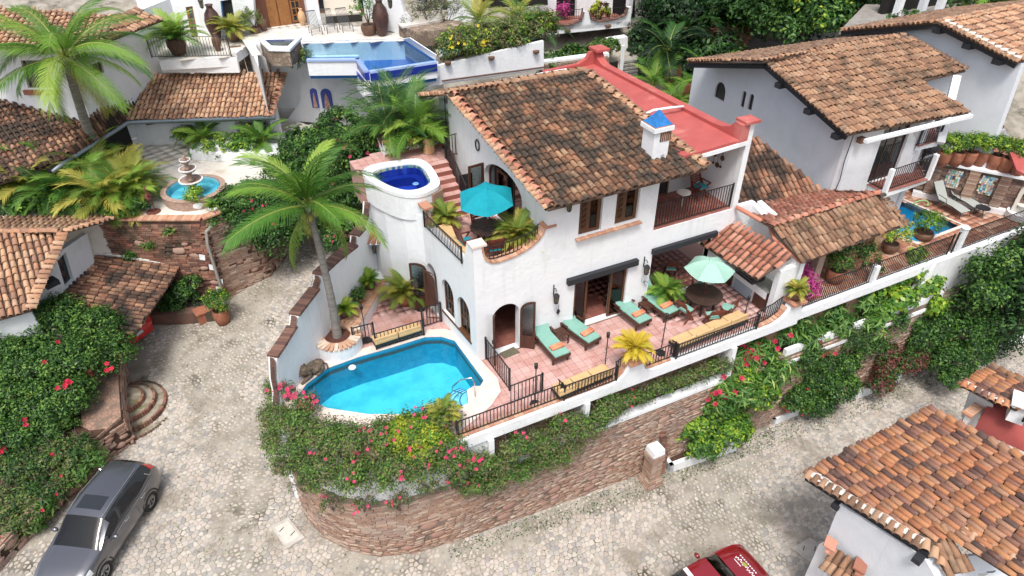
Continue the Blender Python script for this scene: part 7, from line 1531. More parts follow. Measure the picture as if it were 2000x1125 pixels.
#  cars
def loft_car(name,label,cat,st,paint,parts_fn,mats_,L):
 """st: stations (x, [ (y,z) half ring from sill to roof centre ]) -> parts split by parts_fn(i,j)"""
 t=thing(name,label,cat);n=len(st[0][1]);grid=[]
 for x,ring in st:grid.append([Vector((x+(r[2]if len(r)>2 else 0),r[0],r[1]))for r in ring])
 by={}
 for i in range(len(grid)-1):
  for j in range(n-1):
   k=parts_fn(i,j)
   for s in(1,-1):
    q=[grid[i][j],grid[i+1][j],grid[i+1][j+1],grid[i][j+1]];q=[Vector((p.x,p.y*s,p.z))for p in q]
    by.setdefault(k,[]).append(q)
 for e,i in((0,0),(1,len(grid)-1)):
  for j in range(n-1):
   for s in(1,-1):by.setdefault('body',[]).append([Vector((grid[i][j].x,grid[i][j].y*s,grid[i][j].z)),Vector((grid[i][j+1].x,grid[i][j+1].y*s,grid[i][j+1].z)),Vector((grid[i][j+1].x,0,grid[i][j+1].z)),Vector((grid[i][j].x,0,grid[i][j].z))])
 for k,qs in by.items():
  me=bpy.data.meshes.new(k);bm=bmesh.new()
  for q in qs:
   try:bm.faces.new([bm.verts.new(p)for p in q])
   except ValueError:pass
  bmesh.ops.remove_doubles(bm,verts=bm.verts,dist=.0005);bmesh.ops.dissolve_degenerate(bm,dist=.0005,edges=bm.edges);bmesh.ops.recalc_face_normals(bm,faces=bm.faces)
  for f in bm.faces:f.smooth=True
  bm.to_mesh(me);bm.free();me.materials.append(mats_.get(k,paint));o=link_mesh(me,k,t)
  if k=='body':
   md=o.modifiers.new('es','EDGE_SPLIT');md.split_angle=R(38)
 return t
def wheel(t,x,y,r=.36,w=.24,m=None):
 s=1 if y>0 else-1;mb=M();vs=[];n=24
 for rr,yy in((r*.62,-w/2),(r*.92,-w/2),(r,-w/2+.04),(r,w/2-.04),(r*.92,w/2),(r*.62,w/2)):
  for k in range(n):a=2*math.pi*k/n;vs.append((x+rr*math.cos(a),y+yy,r+rr*math.sin(a)))
 mb.add(vs,[(i*n+k,i*n+(k+1)%n,(i+1)*n+(k+1)%n,(i+1)*n+k)for i in range(5)for k in range(n)]);wt=mb.obj('wheel',mat('tyre_rubber',(.02,.02,.021),rough=.9),t,smooth=True)
 d=M();d.lathe((0,0,0),[(0,0),(r*.62,0)],n,cap=False);yy=y+s*(w/2-.05);d.v=[(x+v_[0],yy-.03*s,r+v_[1])for v_ in d.v];d.obj('brake_disc',mat('dark_rim',(.03,.03,.032),rough=.4,metal=.5),wt)
 rm=M();RIMM=mat('alloy_rim',(.45,.46,.48),rough=.3,metal=.8)
 rm.tube([(x+r*.60*math.cos(a),yy,r+r*.60*math.sin(a))for a in[2*math.pi*k/20 for k in range(21)]],.025,6)
 for k in range(5):
  for e in(-.13,.13):a=2*math.pi*k/5+.3;rm.beam((x+.05*math.cos(a),yy,r+.05*math.sin(a)),(x+r*.6*math.cos(a+e),yy,r+r*.6*math.sin(a+e)),.035,.03)
 rm.obj('rim',RIMM,wt)
def suv():
 GP=mat('dark_silver_paint',(.14,.145,.165),rough=.28,metal=.7,coat=1,spec=.6)
 D=[(0.00,.55,.60,.62,.70,.50,.70),(.08,.74,.76,.66,.78,.60,.80),(.30,.84,.86,.74,.88,.70,.92),(.62,.90,.90,.80,.96,.74,1.00),(1.00,.91,.91,.86,1.01,.76,1.05),(1.22,.91,.91,.90,1.04,.76,1.08),(1.62,.91,.90,.94,1.06,.66,1.36),(1.98,.91,.90,.96,1.08,.62,1.60),(2.20,.91,.90,.97,1.10,.62,1.65),(2.70,.91,.90,.98,1.11,.62,1.68),(3.10,.91,.90,1.0,1.12,.61,1.67),(3.50,.91,.90,1.02,1.15,.59,1.65),(3.90,.90,.89,1.05,1.22,.57,1.61),(4.18,.88,.88,1.06,1.28,.54,1.55),(4.38,.84,.86,1.0,1.22,.52,1.38),(4.50,.80,.82,.92,1.05,.60,1.12),(4.58,.74,.76,.70,.84,.6,.86)]
 st=[]
 for x,sh,bh_,bz,shz,rh,rz in D:
  zb=.32 if.3<x<4.4 else.38
  st.append((x,[(sh*.94,zb),(sh,.48),(sh+.01,.66 if rz>.9 else.60),(bh_,bz),(bh_-.035,shz),((bh_-.06)*.35+rh*.65+.06,shz+(rz-shz)*.62),(rh+.02,rz-.05),(rh-.06,rz-.005),(rh*.68,rz+.015),(0,rz+.025)]))
 def fn(i,j):
  x=(D[i][0]+D[i+1][0])/2
  if 5<=i<7 and j>=6:return 'windshield'
  if 5<=i<7 and j==5:return 'body' if i==5 else 'body'
  if 6<=i<=12 and j in(4,5):
   return 'side_window'
  if i==13 and j>=6:return 'rear_window'
  if i==8 and j==8:return 'sunroof'
  if 13<=i<=14 and j in(4,5):return 'tail_light'
  if 1<=i<=2 and j in(3,4):return 'headlight'
  return 'body'
 t=loft_car('grey_suv','dark silver SUV with sunroof parked by the bushes at the lower left','car',st,GP,fn,{'windshield':CARG,'side_window':DGLASS,'rear_window':DGLASS,'sunroof':DGLASS,'tail_light':mat('red_lamp',(.5,.01,.012),rough=.15,coat=1),'headlight':mat('clear_lamp',(.55,.58,.60),rough=.1,coat=1)},4.58)
 for x,y in((.95,.80),(.95,-.80),(3.58,.80),(3.58,-.80)):wheel(t,x,y)
 for s in(-1,1):
  mb=M();mb.tube([(1.62,.93*s,.97),(2.4,.915*s,1.04),(3.5,.915*s,1.07),(4.05,.90*s,1.16),(3.9,.80*s,1.40)],.014,5);mb.obj('chrome_strip',mat('chrome',(.7,.71,.73),rough=.15,metal=1),t)
  mb=M();blob(mb,(1.72,1.03*s,1.10),(.08,.12,.075),10,6,1,.02);mb.obj('mirror',GP,t,smooth=True)
  for x in(2.35,3.25):mb=M();mb.tube([(x,.935*s,.98),(x+.02,.965*s,.99),(x+.18,.965*s,1.0),(x+.2,.935*s,1.0)],.014,5);mb.obj('door_handle',mat('bright_handle',(.75,.76,.78),rough=.2,metal=.9),t)
  mb=M();mb.tube([(1.95,.60*s,1.63),(2.7,.61*s,1.71),(3.9,.56*s,1.64)],.012,5);mb.obj('roof_rail',MATS['bright_handle'],t)
  for x0,x1 in((.95,.95),(3.58,3.58)):
   mb=M();vs=[];
   for rr in(.40,.45):
    for k in range(13):a=math.pi*k/12;vs.append((x0+rr*math.cos(a),.918*s,.36+rr*math.sin(a)))
   mb.add(vs,[(k,k+1,13+k+1,13+k)for k in range(12)]);mb.obj('wheel_arch',mat('black_trim',(.02,.02,.02),rough=.7),t)
  for z in(.55,.95):pass
  mb=M();mb.tube([(2.98,.925*s,.5),(2.98,.925*s,.95)],.004,4);mb.obj('door_gap',MATS['black_trim'],t)
 mb=M();mb.box((2.95,0,.7),(3.0,1.5,.3));mb.box((1.45,0,.95),(.55,1.45,.12));mb.obj('interior',mat('car_interior',(.10,.13,.12),rough=.8),t)
 for y in(-.38,.38):mb=M();mb.box((2.25,y,.98),(.18,.5,.62),T=Matrix.Rotation(R(10),3,'Y'));mb.obj('seat',MATS['car_interior'],t)
 mb=M();mb.box((1.93,.0,1.52),(.02,.16,.06));mb.obj('inner_mirror',mat('pale_sticker',(.5,.7,.75),rough=.5),t)
 mb=M();mb.tube([(4.0,0,1.64),(4.1,0,1.80)],.012,5);mb.obj('antenna',IRON,t)
 mb=M();mb.tube([(1.30,-.6,1.12),(1.34,.0,1.16),(1.45,.1,1.24)],.012,4);mb.tube([(1.30,.0,1.12),(1.34,.5,1.16),(1.45,.6,1.24)],.012,4);mb.obj('wiper',IRON,t)
 return t
sv_=suv();rw,fwh=P(305,985,.0),P(214,1130,-.05);d=Vector((rw.x-fwh.x,rw.y-fwh.y,0)).normalized()
side=Vector((-d.y,d.x,0));o=fwh-d*.95-side*(-.90 if side.dot(rt)<0 else.90)
rzc=math.atan2(d.y,d.x);place(sv_,(o.x,o.y,G(o.x+d.x*2.2,o.y+d.y*2.2)+.03),rzc)
def pickup():
 RP=mat('red_car_paint',(.21,.006,.012),rough=.2,coat=1,spec=.7)
 D=[(0.00,.62,.70,.60,.78,.60,.82),(.10,.78,.80,.68,.86,.68,.92),(.40,.86,.87,.80,.96,.74,1.02),(.80,.88,.88,.88,1.02,.76,1.08),(1.15,.88,.88,.92,1.04,.76,1.12),(1.55,.88,.88,.96,1.06,.64,1.42),(1.85,.88,.87,.98,1.08,.62,1.60),(2.4,.88,.87,.98,1.08,.62,1.64),(2.75,.88,.87,.98,1.08,.62,1.60),(2.95,.88,.87,.98,1.06,.70,1.12),(3.05,.88,.87,.98,1.06,.82,1.08),(4.7,.86,.86,.96,1.06,.82,1.08),(4.75,.84,.84,.9,1.0,.8,1.02)]
 st=[(x,[(sh*.94,.34),(sh,.5),(sh+.01,.68 if rz>.9 else.62),(bh_,bz),(bh_-.03,shz),((bh_-.06)*.35+rh*.65+.05,shz+(rz-shz)*.62),(rh+.02,rz-.04),(rh-.06,rz-.003),(rh*.5,rz+.012),(0,rz+.02)])for x,sh,bh_,bz,shz,rh,rz in D]
 def fn(i,j):
  if i in(4,5)and j>=6:return 'windshield'
  if 5<=i<=8 and j in(4,5):return 'side_window'
  if i==8 and j>=6:return 'rear_window'
  if i>=10 and j>=6:return 'bed_cover'
  if i in(1,)and j in(3,4):return 'headlight'
  return 'body'
 t=loft_car('red_pickup','shiny red pickup with black bed cover and white roof stripe at the bottom edge','pickup',st,RP,fn,{'windshield':CARG,'side_window':DGLASS,'rear_window':DGLASS,'bed_cover':mat('black_vinyl',(.035,.04,.045),rough=.5),'headlight':MATS['clear_lamp']},4.75)
 for x,y in((.85,.78),(.85,-.78),(3.9,.78),(3.9,-.78)):wheel(t,x,y)
 mb=M();mb.box((2.68,0,1.655),(.14,1.2,.02));mb.obj('roof_stripe',WHITEP,t)
 for s in(-1,1):mb=M();blob(mb,(1.75,1.0*s,1.10),(.08,.12,.08),10,6,1,.02);mb.obj('mirror',RP,t,smooth=True)
 mb=M();mb.box((3.0,0,1.25),(.08,1.5,.05));mb.obj('bed_rack',IRON,t)
 mb=M();rs=random.Random(4)
 y=-.42;pth=[]
 for k in range(34):pth.append((.62+.05*math.sin(k*1.5)+.02*math.sin(k*.6),-.40+.8*k/33,1.075+.0))
 mb.tube([(a,b,1.06+.028*(1-abs(b)/.8))for a,b,c_ in pth],.012,4)
 for k in range(9):mb.box((.48,-.35+.085*k,1.055+.02),(.035,.045,.012))
 mb.box((.76,-.2,1.095),(.02,.3,.01));mb.obj('hood_script',WHITEP,t)
 mb=M();blob(mb,(.60,-.05,1.085),(.07,.10,.02),8,5,3,.2);mb.obj('hood_crest',mat('gold_green',(.3,.3,.06),rough=.5),t)
 mb=M();mb.box((2.9,0,.7),(3.4,1.5,.3));mb.obj('interior',MATS['car_interior'],t);return t
pk=pickup();nose=P(1515,1125,.0);
hd_=P(1400,1068,.0);zg=G(12,8)
a=P(1502,1118,zg+.9);dirx=(P(1310,1118,zg+1.0)-P(1390,1075,zg+1.0));dirx.z=0;dirx.normalize();sidep=Vector((-dirx.y,dirx.x,0))
mid=P(1500,1105,zg+.7)
sd2=sidep if sidep.dot(fh)>0 else-sidep
front_left=P(1427,1063,zg+1.0)
o=front_left+(-sd2)*.86+(-dirx)*.42;place(pk,(o.x,o.y,zg+.03),math.atan2(dirx.y,dirx.x))
def red_car():
 t=thing('red_car','bright red car parked under the carport roof, only its rounded tail showing','car');RP=MATS['red_car_paint'];RP2=mat('bright_red_paint',(.55,.01,.015),rough=.2,coat=1)
 D=[(0,.66,.70,.66,.78,.5,.80),(.12,.80,.82,.76,.92,.6,1.0),(.5,.86,.86,.82,1.0,.62,1.30),(1.0,.86,.86,.84,.98,.6,1.46),(2.0,.86,.86,.84,.96,.6,1.48),(2.7,.86,.86,.82,.94,.64,1.1),(3.5,.84,.84,.74,.86,.7,.92),(3.9,.74,.72,.6,.7,.6,.74)]
 st=[(x,[(sh*.94,.3),(sh,.46),(sh+.01,.6),(bh_,bz),(bh_-.03,shz),((bh_-.06)*.4+rh*.6+.05,shz+(rz-shz)*.62),(rh+.02,rz-.04),(rh-.06,rz),(0,rz+.02)])for x,sh,bh_,bz,shz,rh,rz in D]
 t2=loft_car('red_car','bright red car parked under the carport roof, only its rounded tail showing','car',st,RP2,lambda i,j:'rear_window' if i==1 and j>=5 else('side_window' if 2<=i<=4 and j in(4,5)else 'body'),{'rear_window':DGLASS,'side_window':DGLASS},3.9)
 bpy.data.objects.remove(t)
 for x,y in((.75,.76),(.75,-.76),(3.1,.76),(3.1,-.76)):wheel(t2,x,y,.31,.2)
 mb=M();mb.box((-.02,0,.62),(.02,.34,.14));mb.obj('number_plate',mat('pale_plate',(.55,.62,.68),rough=.5),t2);return t2
rc_=red_car();c=P(285,668,.75);dr=P(200,640,.6)-P(285,672,.6);dr.z=0;dr.normalize();place(rc_,(c.x-.1,c.y,G(c.x-1,c.y)+.05),math.atan2(dr.y,dr.x))
#  foliage
def leaf_mesh(name,pts,nrm,size,m,asp=.5,fold=.25,sv=.35):
 N=len(pts);pts=np.asarray(pts);nrm=nrm/np.maximum(1e-6,np.linalg.norm(nrm,axis=1,keepdims=True))
 r=rng.normal(size=(N,3));t=r-(r*nrm).sum(1,keepdims=True)*nrm;t/=np.maximum(1e-6,np.linalg.norm(t,axis=1,keepdims=True));b=np.cross(nrm,t)
 s=(size*(1+sv*rng.uniform(-1,1,N)))[:,None]
 V=np.stack([pts-t*s*.5,pts+b*s*asp*.5+nrm*s*fold*.3,pts+t*s*.5-nrm*s*.12,pts-b*s*asp*.5+nrm*s*fold*.3],1).reshape(-1,3)
 return np_mesh(name,V,np.arange(4*N).reshape(N,4),m,rnd=CV if CV is not None and len(CV)==N else rng.random(N))
CV=None
def scatter(blobs,n,cl=22,cr=.16,up=.5,flat=1.0):
 """leaf points in sprigs: sub-clumps sit on and in the blobs"""
 w=np.array([b[1][0]*b[1][1]+b[1][0]*b[1][2]for b in blobs],float);w/=w.sum();K=max(3,n//cl);bi=rng.choice(len(blobs),K,p=w)
 C=np.array([b[0]for b in blobs],float)[bi];Rr=np.array([b[1]for b in blobs],float)[bi]
 d=rng.normal(size=(K,3));d/=np.linalg.norm(d,axis=1,keepdims=True);d[:,2]=np.where(d[:,2]<-.35,-d[:,2],d[:,2])
 global CV;cv=rng.random(K)
 rr=rng.uniform(.35,1.0,K)**.45*rng.uniform(.82,1.1,K);cc=C+d*Rr*rr[:,None];j=rng.integers(0,K,n);e=rng.normal(size=(n,3))
 e/=np.maximum(1e-6,np.linalg.norm(e,axis=1,keepdims=True));q=cr*rng.uniform(.2,1,n)[:,None]*(1+.5*rng.random(K)[j][:,None]);pts=cc[j]+e*q*np.array([1,1,flat])
 nr=e*.7+d[j]*.6+np.array([0,0,up])+rng.normal(size=(n,3))*.35;CV=(cv[j]*.62+rng.random(n)*.38);return pts,nr
FLM={}
def flower_mesh(m,s):
 if(m.name,s)not in FLM:
  mb=M();rs=random.Random(3)
  for k in range(5):
   a=2*math.pi*k/5;c,s_=math.cos(a),math.sin(a);mb.add([(0,0,0),(c*s*.6-s_*s*.35,s_*s*.6+c*s*.35,s*.25),(c*s,s_*s,s*.35),(c*s*.6+s_*s*.35,s_*s*.6-c*s*.35,s*.25)],[(0,1,2,3)])
  mb.box((0,0,s*.35),(s*.12,s*.12,s*.5));me=bpy.data.meshes.new('flower');me.from_pydata(mb.v,[],mb.f);me.materials.append(m);FLM[(m.name,s)]=me
 return FLM[(m.name,s)]
def rotmat(p,n):
 return Matrix.Translation(p)@Vector(n).to_track_quat('Z','Y').to_matrix().to_4x4()@Matrix.Rotation(random.random()*6,4,'Z')
def B(px,py,z,rx,ry=None,rz=None):
 p=P(px,py,z);return((p.x,p.y,p.z),(rx,ry or rx,rz or rx*.8))
def shrub(name,label,cat,blobs,n,size,m,m2=None,f2=.3,fl=None,nf=0,fs=.09,twigs=0,cr=.16,up=.5,asp=.5,stem=True,group=None,parent=None,cl=22):
 c=Vector(blobs[0][0]);t=thing(name,label,cat,c,group)if parent is None else parent;b0=np.array(base_of(t))
 n1=int(n*(1-(f2 if m2 else 0)));pts,nr=scatter(blobs,n1,cr=cr,up=up,cl=cl);link_mesh(leaf_mesh('foliage',pts-b0,nr,size,m,asp),'foliage',t)
 if m2:p2,n2=scatter(blobs,n-n1,cr=cr,up=up,cl=cl);link_mesh(leaf_mesh('young_foliage',p2-b0+np.array([0,0,.03]),n2,size,m2,asp),'young_foliage',t)
 if fl:
  p3,n3=scatter(blobs,nf*3,cr=cr*1.3,cl=3 if nf>25 else 1);d3=np.linalg.norm(p3-np.array(CAM),axis=1);o=np.argsort(d3+rng.uniform(0,.8,len(d3)))[:nf]
  pieces(t,'flower',[(rotmat(Vector(p3[i])+(CAM-Vector(p3[i])).normalized()*.12,(CAM-Vector(p3[i])).normalized()+Vector(rng.normal(size=3)*.3)),flower_mesh(fl,fs))for i in o])
 if stem:
  mb=M()
  for bb in blobs[:6]:
   g=Vector(bb[0])-UP*bb[1][2]*.9
   for k in range(3):q=Vector(bb[0])+Vector((random.uniform(-.5,.5)*bb[1][0],random.uniform(-.5,.5)*bb[1][1],bb[1][2]*.5));mb.tube([g,g.lerp(q,.5)+Vector((random.uniform(-.1,.1),random.uniform(-.1,.1),0)),q],[.035,.025,.01],5)
  mb.obj('stem',BARK,t)
 if twigs:
  mb=M();p4,n4=scatter(blobs,twigs,cr=.05,cl=1)
  for p,q in zip(p4,n4):q=Vector(q).normalized();p=Vector(p);l=random.uniform(.25,.6);s=Vector(rng.normal(size=3)*.15);mb.tube([p-q*l*.6,p+s*.3,p+q*l*.5+s],[.008,.006,.003],3,cap=False)
  mb.obj('bare_twigs',TWIG,t)
 return t
FR_={}
def frond_mesh(key,L,ll,nl,droop,hang,m,w=.045,vee=.5,seed=0,taper=.55,fan=0):
 k_=(key,seed)
 if k_ in FR_:return FR_[k_]
 rs=np.random.default_rng(seed+11);K=12;pts=[];p=np.zeros(3);pit=0.;yaw=rs.uniform(-.15,.15)
 for i in range(K+1):
  pts.append(p.copy());pit-=droop/K*(.5+1.0*i/K);p=p+np.array([math.cos(pit)*math.cos(yaw*i/K),math.sin(yaw*i/K),math.sin(pit)])*L/K
 pts=np.array(pts);V=[];Fq=[];mi=[]
 for i in range(K):
  r0,r1=.03*(1-i/K)*L/2.5+.005,.03*(1-(i+1)/K)*L/2.5+.004;a,b=pts[i],pts[i+1];n=len(V);V+=[a+[0,-r0,0],a+[0,0,r0],a+[0,r0,0],b+[0,-r1,0],b+[0,0,r1],b+[0,r1,0]];Fq+=[(n,n+1,n+4,n+3),(n+1,n+2,n+5,n+4)];mi+=[1,1]
 for i in range(nl):
  s=(.12+.88*(i+.5)/nl);x=s*K;k=min(K-1,int(x));f=x-k;o=pts[k]*(1-f)+pts[k+1]*f;d=pts[k+1]-pts[k];d/=np.linalg.norm(d);l0=ll*math.sin(math.pi*min(.96,(.12+s*.80)))**taper
  for sd in(-1,1):
   l=l0*rs.uniform(.85,1.1);out=np.array([-d[1],d[0],0]);out=out/np.linalg.norm(out)*sd;up=np.cross(d,np.array([0,1.,0]));up=-up if up[2]<0 else up
   v0=out*(1-.35*s)+d*(.45+.7*s)+up*(vee*rs.uniform(.6,1.2)*(1-s*.7));v0/=np.linalg.norm(v0);h=hang*rs.uniform(.7,1.3)
   m1=o+v0*l*.5+np.array([0,0,-h*l*.12]);e=m1+v0*l*.42+np.array([0,0,-h*l*.45]);wd=d*w*.5;n=len(V)
   V+=[o-wd*.6,o+wd*.6,m1+wd,m1-wd,e,e+wd*.2];Fq+=[(n,n+1,n+2,n+3),(n+3,n+2,n+5,n+4)];mi+=[0,0]
 me=np_mesh('frond',np.array(V),np.array(Fq),[m,RACH],mi);FR_[k_]=me;return me
def crown(t,c,n,key,L,ll,nl,droop,hang,m,w=.045,p0=(-.2,1.2),vee=.5,scale=(.85,1.1),nv=4,az0=0,name='frond',span=2*math.pi):
 c=Vector(c);b=base_of(t)
 for i in range(n):
  me=frond_mesh(key,L,ll,nl,droop*(1+.15*(i%nv-1.5)),hang,m,w,vee,i%nv);f=(i*.618)%1;pit=p0[0]+(p0[1]-p0[0])*((i+.5)/n)**.9;az=az0+(span*f if span<6 else i*2.3999+random.uniform(-.2,.2));s=random.uniform(*scale)
  Mx=Matrix.Translation(c-b)@Matrix.Rotation(az,4,'Z')@Matrix.Rotation(-pit,4,'Y')@Matrix.Rotation(random.uniform(-.35,.35),4,'X')@Matrix.Scale(s,4)
  o=bpy.data.objects.new(name,me);COL.objects.link(o);o.parent=t;o.matrix_basis=Mx
def trunk(t,pts,r0,r1,m=TRUNK,n=10):
 pts=[Vector(p)for p in pts];path=[];K=26
 for i in range(K+1):
  f=i/K*(len(pts)-1);k=min(len(pts)-2,int(f));u=f-k;a=pts[max(0,k-1)];b,c=pts[k],pts[k+1];d=pts[min(len(pts)-1,k+2)]
  path.append(.5*((2*b)+(c-a)*u+(2*a-5*b+4*c-d)*u*u+(-a+3*b-3*c+d)*u**3))
 rs=[r0+(r1-r0)*min(1,(i/K)**.5)+(.010 if i%2 else 0)for i in range(K+1)];mb=M();mb.tube(path,rs,n);mb.obj('trunk',m,t,smooth=True)
#  the two coconut palms
b=Vector((pc.x,pc.y,4.75));zt=height_at(b,402);ct=Vector((b.x,b.y,zt))
q=P(602,402,zt);t=thing('coconut_palm','tall coconut palm rising from the round planter by the pool','palm tree',b)
trunk(t,[b,b.lerp(q,.33)+Vector((.06,-.02,0)),b.lerp(q,.66)+Vector((.05,0,0)),q],.18,.09)
dist=(q-CAM).dot(fw);Lf=182*dist/F
crown(t,q,16,'coco',Lf,Lf*.24,84,1.15,.8,L_PALM,.034,(.05,1.5),.35,(.72,1.2),az0=.6)
crown(t,q-UP*.1,3,'cocg',Lf,Lf*.24,70,1.3,1.2,L_GOLD,.036,(-.7,-.35),.2,(.55,.7),az0=3.4)
mb=M()
for k in range(7):a=k*.9;blob(mb,q+Vector((.22*math.cos(a),.22*math.sin(a),-.22-.05*(k%3))),(.09,.09,.11),8,6,k,.03)
mb.obj('coconut',mat('green_coconut',(.30,.30,.05),rough=.5),t,smooth=True)
mb=M()
for k in range(10):a=k*.63;mb.tube([q+Vector((.08*math.cos(a),.08*math.sin(a),-.2)),q+Vector((.3*math.cos(a),.3*math.sin(a),-.05)),q+Vector((.5*math.cos(a),.5*math.sin(a),-.35))],[.03,.02,.008],4)
mb.obj('frond_sheath',BARK,t)
b2=P(213,325,5.4);z2=11.2;q2=P(128,112,z2);t=thing('coconut_palm','large leaning coconut palm with long drooping fronds at the upper left','palm tree',b2)
trunk(t,[b2,b2.lerp(q2,.3)+Vector((-.25,.05,0)),b2.lerp(q2,.68)+Vector((-.15,0,.1)),q2],.30,.15);dist=(q2-CAM).dot(fw);Lf=205*dist/F
crown(t,q2,20,'coco2',Lf,Lf*.22,84,1.3,.9,L_PALM,.05,(-.2,1.3),.3,(.72,1.0),az0=.3);crown(t,q2-UP*.1,3,'cocg2',Lf,Lf*.22,70,1.5,1.3,L_GOLD,.05,(-.8,-.4),.2,(.55,.7),az0=3.0)
mb=M()
for k in range(12):a=k*.55;mb.tube([q2+Vector((.1*math.cos(a),.1*math.sin(a),-.3)),q2+Vector((.4*math.cos(a),.4*math.sin(a),-.1)),q2+Vector((.75*math.cos(a),.75*math.sin(a),-.6))],[.05,.03,.01],4)
mb.obj('frond_sheath',BARK,t)
#  areca clumps and garden palms
def areca(c,lab,n=14,L=1.5,m=L_PALM,name='areca_palm',p0=(.0,1.35),group=None,key=None,stems=True,dr=1.1,ll=.30,nl=26,w=.035,t=None):
 c=Vector(c);t=t or thing(name,lab,'palm',c,group);key=key or m.name+str(round(L,1))
 crown(t,c+UP*(.25*L),n,key,L,L*ll,nl,dr,.7,m,w,p0,.6,(.7,1.1),az0=random.random()*6)
 if stems:
  mb=M()
  for k in range(5):a=k*1.26;mb.tube([c+Vector((.08*math.cos(a),.08*math.sin(a),0)),c+Vector((.16*math.cos(a),.16*math.sin(a),.4*L))],.022,5)
  mb.obj('stem',RACH,t)
 return t
AR=[(20,395),(70,390),(120,404),(165,392),(210,405),(252,398),(40,350),(95,352),(145,358),(195,362),(5,315),(238,372),(65,310),(120,318),(20,360),(180,335),(268,392),(-20,380)]
for i,(x,y)in enumerate(AR):areca(P(x,y,5.4),('green','golden','dark green','fresh green','yellow')[i%5]+' areca palm '+('in the front row' if y>385 else 'in the middle row' if y>345 else 'in the back row')+' of the hedge, '+('by the left picture edge' if x<30 else 'behind the tiled ridge' if x<110 else 'under the leaning palm' if x<200 else 'nearest the bird sculpture'),26,1.95,(L_PALM,L_GOLD,L_PALMD,L_PALM,L_GOLD)[i%5],group='areca palms along the patio edge',w=.055,ll=.36,nl=30)
shrub('garden_bush','dark leafy undergrowth at the foot of the areca hedge','bush',[B(x,400,5.7,1.0,.8,.6)for x in(10,70,130,190,250)],9000,.16,L_DEEP,L_PALM,.4)
areca(P(400,285,5.6),'fan shaped green palm behind the fountain near the low roof',16,1.5,L_PALM,w=.06);areca(P(515,290,5.6),'green palm at the right of the fountain planting bed',14,1.5,L_PALM)
shrub('garden_bush','loose lime green bush left of the fountain bed','bush',[B(365,268,6.0,.6),B(350,262,6.2,.4)],900,.13,L_LIME,L_MID,.4)
shrub('garden_bush','wide light green planting filling the white bed behind the fountain','bush',[B(440,285,5.9,1.2,.8,.6),B(480,288,5.8,1.1,.7,.6),B(500,262,6.0,1.0,.8,.7)],3600,.12,L_MID,L_LIME,.35)
fb0,fb1=P(375,312,5.4),P(560,325,5.4);mb=M();mb.slab([fb0+UP*.45,fb1+UP*.45,fb1+Vector((.3,1.6,.45)),fb0+Vector((.3,1.6,.45))],.44);tag(mb.obj('planting_bed',W_),'low white planting bed wall behind the fountain','planter')
#  leafy mass over the wall and down to the tower
shrub('bougainvillea','big dark bougainvillea tumbling over the boulder wall between patio and street','bush',[B(500,440,4.6,1.3,1.1,1.2),B(470,400,5.3,1.1,.9,.9),B(550,400,5.0,1.3,1.2,1.1),B(540,470,3.8,1.0,.8,1.2),B(600,440,4.0,1.2,1.0,1.1),B(590,380,5.2,1.2,1,1),B(500,385,5.6,1,.9,.8),((2.0,28.5,5.3),(1.1,.9,.8)),((3.4,29.5,5.2),(1.2,1,1)),((4.8,30.6,5.2),(1.2,1,1)),((2.6,28.7,4.0),(1.0,.7,1.1)),((3.9,29.8,3.9),(1.1,.8,1.2)),((5.2,30.9,4.0),(1.1,.8,1.2))],52000,.13,L_DEEP,L_MID,.25,FL_MAG,30,.07,cr=.22)
shrub('bougainvillea','flowering bougainvillea climbing between the wavy wall and the spa tower','bush',[B(670,400,5.6,.9,.8,1.0),B(690,440,5.0,.7,.6,.9),B(640,380,5.8,1.0,.9,1.0),B(665,470,4.4,.7,.6,.8),B(700,375,6.5,.8,.6,.9),B(680,500,3.6,.6,.5,.8)],20000,.115,L_DEEP,L_MID,.35,FL_PINK,45,.07,cr=.2,twigs=60)
shrub('bougainvillea','pink flowered bougainvillea left of the spa terrace under the garden palms','bush',[B(715,285,8.6,1.0,.9,.9),B(690,310,8.0,1.0,.8,1.0),B(735,262,8.8,.8,.7,.7),B(700,340,7.2,1.0,.8,1.0),B(745,300,8.4,.5,.5,.6)],16000,.12,L_DEEP,L_MID,.4,FL_PINK,40,.08,cr=.2)
shrub('garden_bush','shaded green shrubs below the pool villa staircase','bush',[B(640,300,6.5,1.6,1.2,1.2),B(670,260,6.8,1.6,1.2,1.2),B(600,290,6.2,1.6,1.2,1.0),B(560,330,5.4,1.2,1,.8)],18000,.15,L_DEEP,L_MID,.3,FL_PINK,12,.08)
for i,(x,y,L,m)in enumerate(((790,215,2.3,L_PALMD),(760,235,1.8,L_PALMD),(815,235,1.9,L_PALM),(770,205,2.2,L_PALMD))):areca(P(x,y+35,9.25),('tall dark palm with arching fronds behind the spa planter wall','dark palm beside the white pier behind the spa','mid green palm behind the tan pot on the spa terrace','tallest of the dark palms behind the spa, against the white pier')[i],14,L,m,w=.05)
shrub('garden_bush','mixed low plants inside the spa planter wall','plant',[B(790,282,9.3,.9,.4,.3),B(840,270,9.3,.8,.4,.3),B(860,262,9.4,.5,.4,.4)],2200,.11,L_MID,L_GOLD,.3,FL_PINK,6,.07)
